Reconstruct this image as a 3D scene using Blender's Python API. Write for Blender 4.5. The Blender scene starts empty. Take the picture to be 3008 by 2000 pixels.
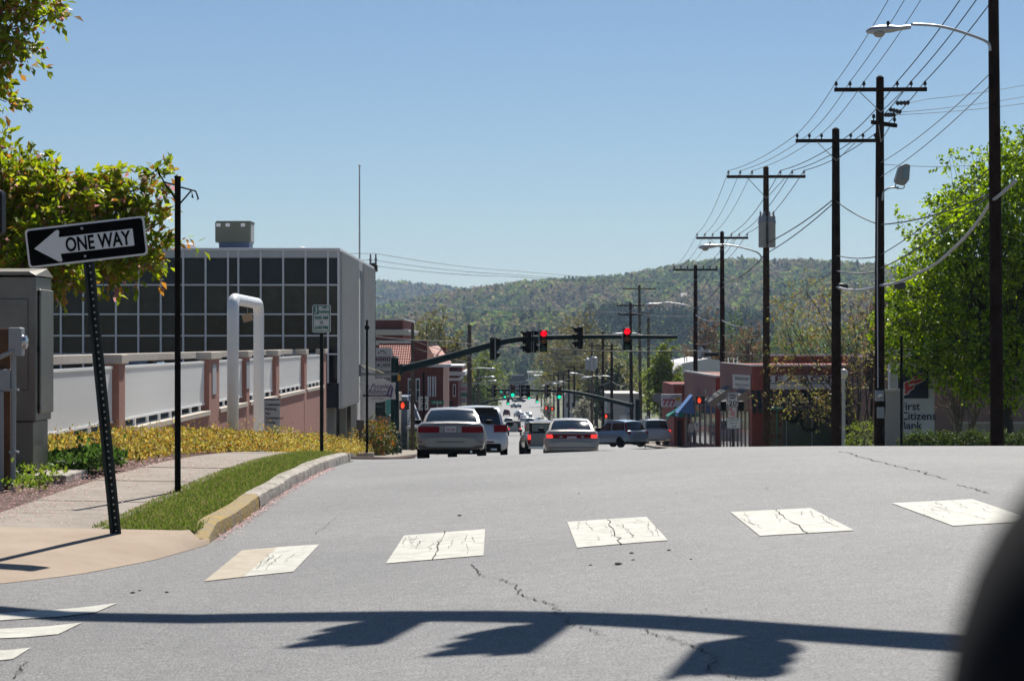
import bpy, bmesh, math, random
import numpy as np
from mathutils import Vector, Matrix
random.seed(7); RNG = np.random.default_rng(11)
R = math.radians
scene = bpy.context.scene
COL = scene.collection
# ------------------------------------------------------------------ camera, sky, sun
F, CX, HY, EYE = 7000.0, 1504.0, 1010.0, 1.35      # focal length and principal point in photo pixels, eye height in m
cam_d = bpy.data.cameras.new('camera'); cam = bpy.data.objects.new('camera', cam_d); COL.objects.link(cam)
cam.location = (0, 0, EYE); cam.rotation_euler = (R(90), 0, 0)
cam_d.sensor_width = 23.7; cam_d.lens = F / 3008 * 23.7; cam_d.shift_y = 10 / 3008
cam_d.clip_start = 0.05; cam_d.clip_end = 20000
cam_d.dof.use_dof = True; cam_d.dof.focus_distance = 32; cam_d.dof.aperture_fstop = 7.7
scene.camera = cam
HAZE = 8.5e-5
SUN_EL, SUN_AZ = 50.0, 12.0                          # azimuth: degrees to the right of +Y
world = bpy.data.worlds.new('World'); scene.world = world; world.use_nodes = True
wn = world.node_tree; bg = wn.nodes['Background']
sky = wn.nodes.new('ShaderNodeTexSky'); sky.sky_type = 'NISHITA'; sky.sun_disc = False
sky.sun_elevation = R(SUN_EL); sky.sun_rotation = R(SUN_AZ); sky.altitude = 1200
sky.air_density = 1.0; sky.dust_density = 0.0; sky.ozone_density = 4.6
wn.links.new(sky.outputs[0], bg.inputs[0]); bg.inputs[1].default_value = 0.055
sun_d = bpy.data.lights.new('sun', 'SUN'); sun = bpy.data.objects.new('sun', sun_d); COL.objects.link(sun)
sun_d.energy = 5.0; sun_d.angle = R(0.53); sun_d.color = (1.0, 0.95, 0.87)
sd = Vector((math.sin(R(SUN_AZ)) * math.cos(R(SUN_EL)), math.cos(R(SUN_AZ)) * math.cos(R(SUN_EL)), math.sin(R(SUN_EL))))
sun.rotation_euler = sd.to_track_quat('Z', 'Y').to_euler(); sun.location = sd * 60
scene.view_settings.view_transform = 'Standard'; scene.view_settings.look = 'None'
scene.view_settings.exposure = 0.45; scene.view_settings.gamma = 1.0
scene.render.engine = 'CYCLES'
scene.cycles.max_bounces = 6; scene.cycles.diffuse_bounces = 3; scene.cycles.glossy_bounces = 3
scene.cycles.transparent_max_bounces = 8; scene.cycles.transmission_bounces = 3; scene.cycles.volume_bounces = 0
scene.cycles.sample_clamp_indirect = 6; scene.cycles.use_denoising = True
scene.cycles.caustics_reflective = False; scene.cycles.caustics_refractive = False

# ------------------------------------------------------------------ helpers
def c(h):
    h = h.lstrip('#'); out = []
    for i in (0, 2, 4):
        v = int(h[i:i+2], 16) / 255; out.append(v / 12.92 if v <= .04045 else ((v + .055) / 1.055) ** 2.4)
    return tuple(out)
def W(px, py, D):                                   # photo pixel at a known distance -> point in the place
    return Vector(((px - CX) / F * D, D, EYE + (HY - py) / F * D))
MATS = {}
def mat(name, col, rough=.6, metal=0., var=.12, scale=4., bump=0., bscale=40., spec=.5, coat=0., emit=None, estr=0.):
    if name in MATS: return MATS[name]
    m = bpy.data.materials.new(name); m.use_nodes = True; t = m.node_tree; b = t.nodes['Principled BSDF']
    b.inputs['Roughness'].default_value = rough; b.inputs['Metallic'].default_value = metal
    b.inputs['Specular IOR Level'].default_value = spec; b.inputs['Coat Weight'].default_value = coat
    b.inputs['Coat Roughness'].default_value = .04
    b.inputs['Base Color'].default_value = (*col, 1)
    if emit: b.inputs['Emission Color'].default_value = (*emit, 1); b.inputs['Emission Strength'].default_value = estr
    if var or bump:
        tc = t.nodes.new('ShaderNodeTexCoord')
    if var:
        n = t.nodes.new('ShaderNodeTexNoise'); n.inputs['Scale'].default_value = scale; n.inputs['Detail'].default_value = 6; n.inputs['Roughness'].default_value = .65
        r = t.nodes.new('ShaderNodeValToRGB'); r.color_ramp.elements[0].position = .3; r.color_ramp.elements[1].position = .72
        r.color_ramp.elements[0].color = (*[max(0, x * (1 - var)) for x in col], 1); r.color_ramp.elements[1].color = (*[min(1, x * (1 + var)) for x in col], 1)
        t.links.new(tc.outputs['Object'], n.inputs['Vector']); t.links.new(n.outputs['Fac'], r.inputs['Fac']); t.links.new(r.outputs[0], b.inputs['Base Color'])
    if bump:
        n2 = t.nodes.new('ShaderNodeTexNoise'); n2.inputs['Scale'].default_value = bscale; n2.inputs['Detail'].default_value = 4
        bp = t.nodes.new('ShaderNodeBump'); bp.inputs['Strength'].default_value = bump; bp.inputs['Distance'].default_value = .02
        t.links.new(tc.outputs['Object'], n2.inputs['Vector']); t.links.new(n2.outputs['Fac'], bp.inputs['Height']); t.links.new(bp.outputs[0], b.inputs['Normal'])
    MATS[name] = m; return m
def brick_mat(name, c1, c2, mortar, bw=.21, bh=.07):
    if name in MATS: return MATS[name]
    m = bpy.data.materials.new(name); m.use_nodes = True; t = m.node_tree; b = t.nodes['Principled BSDF']; b.inputs['Roughness'].default_value = .85
    tc = t.nodes.new('ShaderNodeTexCoord'); sp = t.nodes.new('ShaderNodeSeparateXYZ'); ad = t.nodes.new('ShaderNodeMath'); cb = t.nodes.new('ShaderNodeCombineXYZ')
    br = t.nodes.new('ShaderNodeTexBrick'); br.inputs['Scale'].default_value = 1; br.inputs['Brick Width'].default_value = bw; br.inputs['Row Height'].default_value = bh
    br.inputs['Mortar Size'].default_value = .008; br.inputs['Color1'].default_value = (*c1, 1); br.inputs['Color2'].default_value = (*c2, 1); br.inputs['Mortar'].default_value = (*mortar, 1)
    t.links.new(tc.outputs['Object'], sp.inputs[0]); t.links.new(sp.outputs[0], ad.inputs[0]); t.links.new(sp.outputs[1], ad.inputs[1])
    t.links.new(ad.outputs[0], cb.inputs[0]); t.links.new(sp.outputs[2], cb.inputs[1]); t.links.new(cb.outputs[0], br.inputs[0])
    n = t.nodes.new('ShaderNodeTexNoise'); n.inputs['Scale'].default_value = 1.3; n.inputs['Detail'].default_value = 5
    mx = t.nodes.new('ShaderNodeMix'); mx.data_type = 'RGBA'; mx.blend_type = 'MULTIPLY'; mx.inputs[0].default_value = .5
    rp = t.nodes.new('ShaderNodeValToRGB'); rp.color_ramp.elements[0].color = (.55, .5, .5, 1); rp.color_ramp.elements[0].position = .3; rp.color_ramp.elements[1].position = .7
    t.links.new(tc.outputs['Object'], n.inputs['Vector']); t.links.new(n.outputs['Fac'], rp.inputs[0])
    t.links.new(br.outputs['Color'], mx.inputs[6]); t.links.new(rp.outputs[0], mx.inputs[7]); t.links.new(mx.outputs[2], b.inputs['Base Color'])
    MATS[name] = m; return m
def leaf_mat(name, trans=.45, rough=.5, spec=.25):
    if name in MATS: return MATS[name]
    m = bpy.data.materials.new(name); m.use_nodes = True; t = m.node_tree; b = t.nodes['Principled BSDF']; out = t.nodes['Material Output']
    b.inputs['Roughness'].default_value = rough; b.inputs['Specular IOR Level'].default_value = spec
    a = t.nodes.new('ShaderNodeAttribute'); a.attribute_name = 'lc'
    t.links.new(a.outputs['Color'], b.inputs['Base Color'])
    if trans:
        tr = t.nodes.new('ShaderNodeBsdfTranslucent'); mx = t.nodes.new('ShaderNodeMixShader'); mx.inputs[0].default_value = trans
        hs = t.nodes.new('ShaderNodeHueSaturation'); hs.inputs['Value'].default_value = 1.5; hs.inputs['Saturation'].default_value = 1.1; hs.inputs['Hue'].default_value = .49
        t.links.new(a.outputs['Color'], hs.inputs['Color']); t.links.new(hs.outputs[0], tr.inputs[0])
        t.links.new(b.outputs[0], mx.inputs[1]); t.links.new(tr.outputs[0], mx.inputs[2]); t.links.new(mx.outputs[0], out.inputs[0])
    MATS[name] = m; return m

class MB:
    def __init__(s): s.v = []; s.f = []; s.mi = []; s.k = 0
    def add(s, vs, fs):
        o = len(s.v); s.v.extend([tuple(p) for p in vs]); s.f.extend([tuple(i + o for i in f) for f in fs]); s.mi.extend([s.k] * len(fs)); return s
    def box(s, x0, x1, y0, y1, z0, z1):
        if x0 > x1: x0, x1 = x1, x0
        if y0 > y1: y0, y1 = y1, y0
        if z0 > z1: z0, z1 = z1, z0
        return s.add([(x0,y0,z0),(x1,y0,z0),(x1,y1,z0),(x0,y1,z0),(x0,y0,z1),(x1,y0,z1),(x1,y1,z1),(x0,y1,z1)],
                     [(0,3,2,1),(4,5,6,7),(0,1,5,4),(1,2,6,5),(2,3,7,6),(3,0,4,7)])
    def obox(s, ctr, size, M=None):
        M = M or Matrix.Identity(3); a, b, d = [x / 2 for x in size]
        vs = [Vector(ctr) + M @ Vector((x*a, y*b, z*d)) for z in (-1,1) for y in (-1,1) for x in (-1,1)]
        return s.add(vs, [(0,2,3,1),(4,5,7,6),(0,1,5,4),(1,3,7,5),(3,2,6,7),(2,0,4,6)])
    def tube(s, pts, r, n=10, caps=True):
        pts = [Vector(p) for p in pts]; m = len(pts)
        rs = r if isinstance(r, (list, tuple)) else [r] * m
        vs = []; fs = []; up = None
        for i, p in enumerate(pts):
            d = (pts[min(i+1, m-1)] - pts[max(i-1, 0)]).normalized()
            if up is None: up = d.orthogonal().normalized()
            up = (up - d * up.dot(d)); up = up.normalized() if up.length > 1e-6 else d.orthogonal().normalized()
            b = d.cross(up)
            for j in range(n):
                a = 2 * math.pi * (j + .5) / n; vs.append(p + (up * math.cos(a) + b * math.sin(a)) * rs[i])
        for i in range(m - 1):
            for j in range(n):
                k = (j + 1) % n; fs.append((i*n+j, i*n+k, (i+1)*n+k, (i+1)*n+j))
        if caps: fs.append(tuple(range(n))[::-1]); fs.append(tuple((m-1)*n + j for j in range(n)))
        return s.add(vs, fs)
    def cyl(s, p0, p1, r0, r1=None, n=12): return s.tube([p0, p1], [r0, r0 if r1 is None else r1], n)
    def lathe(s, ctr, prof, n=16, axis='z'):        # prof: (radius, height)
        vs = []; fs = []; ctr = Vector(ctr)
        for r, h in prof:
            for j in range(n):
                a = 2 * math.pi * j / n; x, y = r * math.cos(a), r * math.sin(a)
                vs.append(ctr + (Vector((x, y, h)) if axis == 'z' else Vector((x, -h, y)) if axis == 'y' else Vector((h, x, y))))
        m = len(prof)
        for i in range(m - 1):
            for j in range(n):
                k = (j + 1) % n; fs.append((i*n+j, i*n+k, (i+1)*n+k, (i+1)*n+j))
        fs.append(tuple(range(n))[::-1]); fs.append(tuple((m-1)*n + j for j in range(n)))
        return s.add(vs, fs)
    def prism(s, poly, fn, t0, t1):                 # poly of (u, v); fn(u, v, t) -> point
        n = len(poly); vs = [fn(u, v, t0) for u, v in poly] + [fn(u, v, t1) for u, v in poly]
        fs = [tuple(range(n)), tuple(range(2*n-1, n-1, -1))] + [(i, i+n, (i+1) % n + n, (i+1) % n) for i in range(n)]
        return s.add(vs, fs)
    def xz(s, poly, y0, y1): return s.prism(poly, lambda u, v, t: (u, t, v), y0, y1)
    def yz(s, poly, x0, x1): return s.prism(poly, lambda u, v, t: (t, u, v), x0, x1)
    def grid(s, P):                                 # P[i][j] points
        n = len(P); m = len(P[0]); vs = [p for row in P for p in row]
        return s.add(vs, [(i*m+j, i*m+j+1, (i+1)*m+j+1, (i+1)*m+j) for i in range(n-1) for j in range(m-1)])
    def build(s, name, m, parent=None, smooth=False, bevel=0., kind=None, sub=0, recalc=True, label=None):
        me = bpy.data.meshes.new(name); off = Vector((0,0,0)); p = parent
        while p is not None: off += p.location; p = p.parent
        me.from_pydata([tuple(Vector(v) - off) for v in s.v], [], s.f)
        for mm in (m if isinstance(m, (list, tuple)) else [m]): me.materials.append(mm)
        if any(s.mi): me.polygons.foreach_set('material_index', s.mi)
        if recalc:
            bm = bmesh.new(); bm.from_mesh(me); bmesh.ops.recalc_face_normals(bm, faces=bm.faces); bm.to_mesh(me); bm.free()
        if smooth:
            me.polygons.foreach_set('use_smooth', [True] * len(me.polygons))
            if smooth != 'all' and hasattr(me, 'set_sharp_from_angle'): me.set_sharp_from_angle(angle=R(40))
        me.update()
        o = bpy.data.objects.new(name, me); COL.objects.link(o); o.parent = parent
        if bevel:
            b = o.modifiers.new('bevel', 'BEVEL'); b.width = bevel; b.segments = 2; b.limit_method = 'ANGLE'; b.angle_limit = R(35)
        if sub:
            q = o.modifiers.new('sub', 'SUBSURF'); q.levels = sub; q.render_levels = sub
        if kind: o['kind'] = kind
        if label: o['label'] = label
        return o
def tag(o, label, cat, group=None):
    o['label'] = label; o['category'] = cat
    if group: o['group'] = group
    return o
def thing(name, label, cat, loc=(0,0,0), group=None):
    o = bpy.data.objects.new(name, None); COL.objects.link(o); o.location = loc; o.empty_display_size = .2
    return tag(o, label, cat, group)
def inst(src, parent, loc=(0,0,0), rz=0, scale=None):   # another piece that shares src's mesh
    o = bpy.data.objects.new(src.name.split('.')[0], src.data); COL.objects.link(o); o.parent = parent; o.location = loc; o.rotation_euler = (0,0,rz)
    if scale: o.scale = scale
    return o
def dup(root, loc, rz=0, label=None):
    def cp(o, par):
        q = o.copy(); COL.objects.link(q); q.parent = par
        for ch in KIDS.get(o.name, []): cp(ch, q)
        return q
    KIDS = {}
    st = [root]
    while st:
        o = st.pop(); KIDS[o.name] = list(o.children); st += KIDS[o.name]
    r = cp(root, None); r.location = loc; r.rotation_euler = (0,0,rz)
    if label: r['label'] = label
    return r
_tc = {}
def text(body, size, m, parent, at, bold=0., shear=0., align='CENTER', face='-y', depth=.004, name='lettering', width=None, spacing=1.):
    """flat lettering as a mesh; at = centre of the baseline (local to parent's world offset)."""
    cu = bpy.data.curves.new('t', 'FONT'); cu.body = body; cu.size = size; cu.align_x = align; cu.offset = bold; cu.shear = shear; cu.extrude = depth / 2; cu.space_character = spacing
    cu.resolution_u = 3
    ob = bpy.data.objects.new('t', cu); me = bpy.data.meshes.new_from_object(ob); bpy.data.objects.remove(ob); bpy.data.curves.remove(cu)
    n = len(me.vertices); co = np.zeros(n * 3); me.vertices.foreach_get('co', co); co = co.reshape(-1, 3)
    k = 1.0
    if width and n:
        w = co[:,0].max() - co[:,0].min(); k = width / w
    off = Vector((0,0,0)); p = parent
    while p is not None: off += p.location; p = p.parent
    o3 = np.zeros_like(co)
    if face == '-y': o3[:,0] = co[:,0]*k; o3[:,1] = -co[:,2]; o3[:,2] = co[:,1]
    elif face == '-x': o3[:,0] = -co[:,2]; o3[:,1] = -co[:,0]*k; o3[:,2] = co[:,1]
    elif face == '+x': o3[:,0] = co[:,2]; o3[:,1] = co[:,0]*k; o3[:,2] = co[:,1]
    o3 += np.array(Vector(at) - off)
    me.vertices.foreach_set('co', o3.ravel()); me.update(); me.name = name; me.materials.clear(); me.materials.append(m)
    o = bpy.data.objects.new(name, me); COL.objects.link(o); o.parent = parent
    return o
def np_mesh(name, verts, faces, m, parent=None, cols=None, kind=None, smooth=False):
    verts = np.asarray(verts, dtype=np.float32); faces = np.asarray(faces, dtype=np.int32); k = faces.shape[1]
    off = Vector((0,0,0)); p = parent
    while p is not None: off += p.location; p = p.parent
    verts = verts - np.array(off, dtype=np.float32)
    me = bpy.data.meshes.new(name); me.vertices.add(len(verts)); me.vertices.foreach_set('co', verts.ravel())
    me.loops.add(faces.size); me.loops.foreach_set('vertex_index', faces.ravel())
    me.polygons.add(len(faces)); me.polygons.foreach_set('loop_start', np.arange(0, faces.size, k, dtype=np.int32))
    if smooth: me.polygons.foreach_set('use_smooth', np.ones(len(faces), dtype=bool))
    me.update(calc_edges=True)
    if cols is not None:
        a = me.attributes.new('lc', 'FLOAT_COLOR', 'POINT'); cc = np.ones((len(verts), 4), dtype=np.float32); cc[:, :3] = cols; a.data.foreach_set('color', cc.ravel())
    me.materials.append(m); me.validate()
    o = bpy.data.objects.new(name, me); COL.objects.link(o); o.parent = parent
    if kind: o['kind'] = kind
    return o

# ------------------------------------------------------------------ the lie of the land
_D = np.arange(-200, 6000, .5)
def _e0(D):
    kx = [38, 45, 63, 80, 115, 150, 200, 288, 400, 500, 625, 740, 900, 1200, 1400, 6000]
    ky = [1.734, 2.09, 3.08, 3.92, 5.40, 6.70, 8.40, 11.1, 14.0, 16.2, 18.5, 19.9, 21.2, 22.4, 22.8, 23.0]
    e = np.where(D < 22.5, 1.35, 1.35 + .0016 * (D - 22.5) ** 2)
    return np.where(D > 38, np.interp(D, kx, ky), e)
_E = _e0(_D)
for _w, _lo in ((13, 43), (61, 90)):
    sm = np.convolve(np.pad(_E, _w // 2, mode='edge'), np.ones(_w) / _w, 'valid'); a = np.clip((_D - _lo) / 12, 0, 1); _E = _E * (1 - a) + sm * a
def gz(x, y):
    x = np.asarray(x, dtype=float); y = np.asarray(y, dtype=float)
    e = np.interp(y, _D, _E)
    cr = np.interp(x, [-40, -4.5, -2.6, -1.8, .72, 2.8, 4.5, 8, 40], [.16, .19, .225, .19, 0., -.135, -.16, -.165, -.165])
    w = np.interp(y, [-100, 21, 40, 66], [1, 1, .5, 0])
    return EYE - e - cr * w
def g(x, y): return float(gz(x, y))
def G(px, py, up=0., far=60.):                      # where the sight line of a photo pixel meets the ground (nearest hit)
    a = (px - CX) / F; b = (py - HY) / F
    d = np.arange(5, far, .01); z = EYE - b * d; h = z - (gz(a * d, d) + up)
    i = np.argmax(h < 0); return Vector((a * d[i], d[i], g(a * d[i], d[i]) + up))
# roads: left and right edge as functions of the distance
def xl(y): return float(np.interp(y, [36.5, 39, 120, 700, 950], [-2.45, -3.7, -4.3, -6.4, -7.5]))
def xr(y): return float(np.interp(y, [14, 50, 60, 120, 700, 950], [30, 30, 9.6, 9.8, 9.9, 9.9]))
# ------------------------------------------------------------------ ground materials
def asphalt():
    m = bpy.data.materials.new('asphalt'); m.use_nodes = True; t = m.node_tree; b = t.nodes['Principled BSDF']; b.inputs['Roughness'].default_value = .62; b.inputs['Specular IOR Level'].default_value = .35
    tc = t.nodes.new('ShaderNodeTexCoord'); N = t.nodes.new; L = t.links.new
    def noise(s, d=4, r=.6):
        n = N('ShaderNodeTexNoise'); n.inputs['Scale'].default_value = s; n.inputs['Detail'].default_value = d; n.inputs['Roughness'].default_value = r; L(tc.outputs['Object'], n.inputs['Vector']); return n
    big = noise(.35, 5); mid = noise(9, 3); fine = noise(75, 3, .7)
    r1 = N('ShaderNodeValToRGB'); r1.color_ramp.elements[0].position = .32; r1.color_ramp.elements[0].color = (.145, .145, .148, 1); r1.color_ramp.elements[1].position = .7; r1.color_ramp.elements[1].color = (.20, .198, .196, 1); L(big.outputs[0], r1.inputs[0])
    r2 = N('ShaderNodeValToRGB'); r2.color_ramp.elements[0].position = .33; r2.color_ramp.elements[0].color = (.25, .25, .26, 1); r2.color_ramp.elements[1].position = .68; r2.color_ramp.elements[1].color = (1.65, 1.64, 1.61, 1); L(fine.outputs[0], r2.inputs[0])
    r3 = N('ShaderNodeValToRGB'); r3.color_ramp.elements[0].position = .3; r3.color_ramp.elements[0].color = (.82, .82, .83, 1); r3.color_ramp.elements[1].position = .65; r3.color_ramp.elements[1].color = (1.05, 1.05, 1.04, 1); L(mid.outputs[0], r3.inputs[0])
    m1 = N('ShaderNodeMix'); m1.data_type = 'RGBA'; m1.blend_type = 'MULTIPLY'; m1.inputs[0].default_value = 1; L(r1.outputs[0], m1.inputs[6]); L(r2.outputs[0], m1.inputs[7])
    m2 = N('ShaderNodeMix'); m2.data_type = 'RGBA'; m2.blend_type = 'MULTIPLY'; m2.inputs[0].default_value = 1; L(m1.outputs[2], m2.inputs[6]); L(r3.outputs[0], m2.inputs[7])
    L(m2.outputs[2], b.inputs['Base Color'])
    bp = N('ShaderNodeBump'); bp.inputs['Strength'].default_value = .8; bp.inputs['Distance'].default_value = .012; L(fine.outputs[0], bp.inputs['Height']); L(bp.outputs[0], b.inputs['Normal'])
    return m
ASPH = asphalt()
def blend_mat(name, ca, cb, scale, rough=.9, bump=.3, bscale=60, lo=.4, hi=.6):
    m = bpy.data.materials.new(name); m.use_nodes = True; t = m.node_tree; b = t.nodes['Principled BSDF']; b.inputs['Roughness'].default_value = rough; b.inputs['Specular IOR Level'].default_value = .2
    N = t.nodes.new; L = t.links.new; tc = N('ShaderNodeTexCoord')
    n = N('ShaderNodeTexNoise'); n.inputs['Scale'].default_value = scale; n.inputs['Detail'].default_value = 8; n.inputs['Roughness'].default_value = .7; L(tc.outputs['Object'], n.inputs['Vector'])
    r = N('ShaderNodeValToRGB'); r.color_ramp.elements[0].position = lo; r.color_ramp.elements[0].color = (*ca, 1); r.color_ramp.elements[1].position = hi; r.color_ramp.elements[1].color = (*cb, 1)
    L(n.outputs[0], r.inputs[0]); L(r.outputs[0], b.inputs['Base Color'])
    n2 = N('ShaderNodeTexNoise'); n2.inputs['Scale'].default_value = bscale; n2.inputs['Detail'].default_value = 3; bp = N('ShaderNodeBump'); bp.inputs['Strength'].default_value = bump; bp.inputs['Distance'].default_value = .02
    L(tc.outputs['Object'], n2.inputs['Vector']); L(n2.outputs[0], bp.inputs['Height']); L(bp.outputs[0], b.inputs['Normal'])
    return m
CONC = blend_mat('concrete_paving', (.25, .215, .18), (.36, .315, .27), 2.2, bump=.25, bscale=90, lo=.3, hi=.7)
SAND = blend_mat('sandy_concrete', (.33, .255, .19), (.43, .345, .265), 1.2, bump=.25, bscale=90, lo=.3, hi=.7)
KERB = blend_mat('weathered_kerb', (.24, .21, .18), (.46, .42, .37), 3.5, bump=.6, bscale=22, lo=.35, hi=.6)
KERBY = blend_mat('yellow_kerb_paint', (.26, .23, .18), (.40, .27, .08), 6.5, bump=.8, bscale=30, lo=.36, hi=.62)
MULCH = blend_mat('mulch', (.05, .03, .025), (.20, .13, .11), 14, bump=1., bscale=40)
TURF = blend_mat('turf', (.035, .055, .015), (.09, .11, .03), 3, bump=.6, bscale=60)
LAND = blend_mat('town_ground', (.10, .12, .05), (.20, .19, .15), .02, bump=.2, bscale=4)
WOODS = blend_mat('woodland_floor', (.03, .045, .02), (.06, .07, .03), .05, bump=.3, bscale=2)

# ------------------------------------------------------------------ terrain with the wooded hills behind the town
def ridge(x):                                       # height of the main ridge above the eye at 3 km
    a = np.asarray(x) / 3000 * F + CX
    y = np.interp(a, [300, 1000, 1100, 1250, 1330, 1400, 1470, 1540, 1640, 1750, 1850, 1930, 2000, 2100, 2160, 2220, 2300, 2400, 2500, 2600, 2800, 3300, 4200],
                     [960, 950, 940, 912, 895, 884, 874, 862, 852, 848, 838, 822, 808, 799, 795, 802, 798, 803, 818, 828, 848, 858, 910])
    return (HY - y) / F * 3000
def ridge2(x):
    a = np.asarray(x) / 4600 * F + CX
    y = np.interp(a, [0, 700, 1000, 1107, 1180, 1300, 1380, 1460, 1700, 2300, 3600], [875, 863, 853, 846, 850, 860, 872, 882, 892, 872, 882])
    return (HY - y) / F * 4600
def smooth(t): t = np.clip(t, 0, 1); return t * t * (3 - 2 * t)
def land(x, y):
    x = np.asarray(x, float); y = np.asarray(y, float)
    base = gz(x, np.minimum(y, 1400))
    wob = 14 * np.sin(x / 170 + 1.3) * np.cos(y / 260 + .4) + 9 * np.sin(x / 71 + y / 130)
    t = np.clip((y - 1350) / 1650, 0, 1.); up = .55 * t + .45 * smooth(t)
    h1 = (ridge(x) + EYE - base) * up + wob * np.sin(np.pi * t)
    back = np.clip((y - 3000) / 700, 0, 1); h1 = h1 * (1 - .75 * smooth(back))
    t2 = np.clip((y - 3600) / 1000, 0, 1); h2 = (ridge2(x) + EYE - base) * smooth(t2) * (1 - .8 * smooth((y - 4600) / 900))
    return base + np.maximum(h1, h2)
xs = np.unique(np.concatenate([-np.geomspace(2600, 40, 40), np.arange(-40, 40.1, 1.0), np.geomspace(40, 2600, 40)]))
ys = np.unique(np.concatenate([np.arange(-60, 120, 1.0), np.arange(120, 600, 8.), np.arange(600, 1400, 25.), np.arange(1400, 5600, 45.)]))
X, Y = np.meshgrid(xs, ys)
Z = land(X, Y) - .06
def grid_mesh(name, X, Y, Z, m, kind='structure', smooth_=True):
    n, k = X.shape; idx = np.arange(n * k).reshape(n, k)
    fs = np.stack([idx[:-1, :-1], idx[:-1, 1:], idx[1:, 1:], idx[1:, :-1]], -1).reshape(-1, 4)
    o = np_mesh(name, np.stack([X, Y, Z], -1).reshape(-1, 3), fs, m, kind=kind, smooth=smooth_); return o
terrain = grid_mesh('terrain', X, Y, Z, LAND)
terrain.data.materials.append(WOODS)
cy = ys[:-1]; mi = np.repeat((cy > 1350).astype(np.int32), len(xs) - 1); terrain.data.polygons.foreach_set('material_index', mi)
# ------------------------------------------------------------------ road
ry = np.unique(np.concatenate([np.arange(-40, 80, .5), np.arange(80, 300, 3.), np.arange(300, 960, 12.)]))
def edges(y):
    if y < 14.8: return -60, 60
    if y < 18.7: return -30, 30
    if y < 36.5: return -2.38, 30
    return xl(y), xr(y)
rx = np.unique(np.concatenate([[-60, -45, -40, -30, -22, -16], np.arange(-12, 12.01, .4), [-4.5, -2.6, -1.8, .72, 2.8, 4.5, 8.], [16, 22, 30, 40, 45, 60]]).round(3))
Xr = np.array([np.clip(rx, *edges(y)) for y in ry]); Yr = np.repeat(ry[:, None], len(rx), 1)
road = grid_mesh('road', Xr, Yr, gz(Xr, Yr), ASPH)
bm = bmesh.new(); bm.from_mesh(road.data); bmesh.ops.dissolve_degenerate(bm, dist=1e-5, edges=bm.edges); bm.to_mesh(road.data); bm.free()
# painted crosswalk stripes: flat sheets 4 mm above the asphalt
WHITE = blend_mat('worn_white_paint', (.36, .35, .30), (.56, .55, .485), 7, rough=.6, bump=.2, bscale=90, lo=.3, hi=.6)
CREAM = blend_mat('faded_cream_paint', (.34, .29, .22), (.45, .39, .30), 7, rough=.7, bump=.2, bscale=90, lo=.3, hi=.6)
CRACK = mat('crack_filler', (.06, .058, .055), .95, var=0, spec=.05)
def ground_quad(name, pts, m, parent, up=.005, n=18):
    P = [G(*p) for p in pts]; rows = []
    for i in range(n + 1):
        a = P[0].lerp(P[3], i / n); b = P[1].lerp(P[2], i / n); rows.append([(q.x, q.y, g(q.x, q.y) + up) for q in [a.lerp(b, j / n) for j in range(n + 1)]])
    mb = MB(); mb.grid(rows); return mb.build(name, m, parent, recalc=False)
def crack(px_pts, width, parent, name='crack', up=.006, jag=.014, sub=9):
    P = [G(*p) for p in px_pts]; pts = []
    for a, b in zip(P, P[1:]):
        for i in range(sub): pts.append(a.lerp(b, i / sub) + Vector((random.gauss(0, jag), random.gauss(0, jag), 0)))
    pts.append(P[-1]); mb = MB(); A = []; B = []
    for i, p in enumerate(pts):
        d = (pts[min(i+1, len(pts)-1)] - pts[max(i-1, 0)]); d.z = 0; d.normalize(); nrm = Vector((-d.y, d.x, 0)); w = width * .5 * random.uniform(.25, 1.1)
        for lst, sg in ((A, 1), (B, -1)):
            q = p + nrm * w * sg * .5; lst.append((q.x, q.y, g(q.x, q.y) + up))
    mb.grid([A, B]); return mb.build(name, CRACK, parent, recalc=False)
stripes = [([(711,1617),(815,1608),(716,1695),(599,1709)], CREAM), ([(815,1608),(938,1600),(862,1680),(716,1695)], WHITE),
           ([(1187,1574),(1425,1555),(1420,1632),(1134,1656)], WHITE), ([(1666,1534),(1899,1519),(1962,1588),(1695,1610)], WHITE),
           ([(2146,1505),(2380,1493),(2510,1559),(2232,1575)], WHITE), ([(2620,1479),(2856,1467),(3045,1530),(2800,1546)], WHITE),
           ([(-400,1831),(344,1773),(280,1800),(-400,1849)], WHITE), ([(-400,1870),(242,1830),(172,1864),(-400,1893)], WHITE), ([(-400,1931),(92,1904),(38,1937),(-400,1966)], WHITE)]
for pts, m in stripes: ground_quad('crosswalk_stripe', pts, m, road)
# wear cracks that cross the stripes, and the open cracks in the asphalt
for i in range(0, 60):
    k = random.choice(stripes[1:6])[0]; a, b, cc, d = [Vector((p[0], p[1])) for p in k]
    u, v = random.random(), random.random() * .6
    p0 = a.lerp(b, u).lerp(d.lerp(cc, u), v); p1 = a.lerp(b, min(1, max(0, u + random.uniform(-.25, .25)))).lerp(d.lerp(cc, u), min(1, v + random.uniform(.1, .4)))
    if p0.x < 2900: crack([tuple(p0), tuple(p1)], .007, road, up=.008, jag=.010, sub=6)
for (x0, y0, x1, y1) in [(1310,1562,1270,1645), (1787,1527,1825,1600), (2275,1498,2372,1567)]: crack([(x0,y0),(x1,y1)], .018, road, up=.008, jag=.010, sub=14)
crack([(1390,1658),(1410,1690),(1480,1705),(1515,1728),(1540,1755),(1610,1770),(1640,1800),(1670,1815),(1660,1830),(1740,1852),(1757,1870)], .018, road)
crack([(1895,1850),(1930,1870),(2005,1890),(2060,1910),(2110,1935),(2075,1970),(2150,1990),(2250,1998)], .018, road)
crack([(2470,1326),(2560,1350),(2690,1383),(2780,1408)], .03, road, jag=.03); crack([(2815,1425),(2860,1436),(2905,1450)], .03, road)
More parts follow.
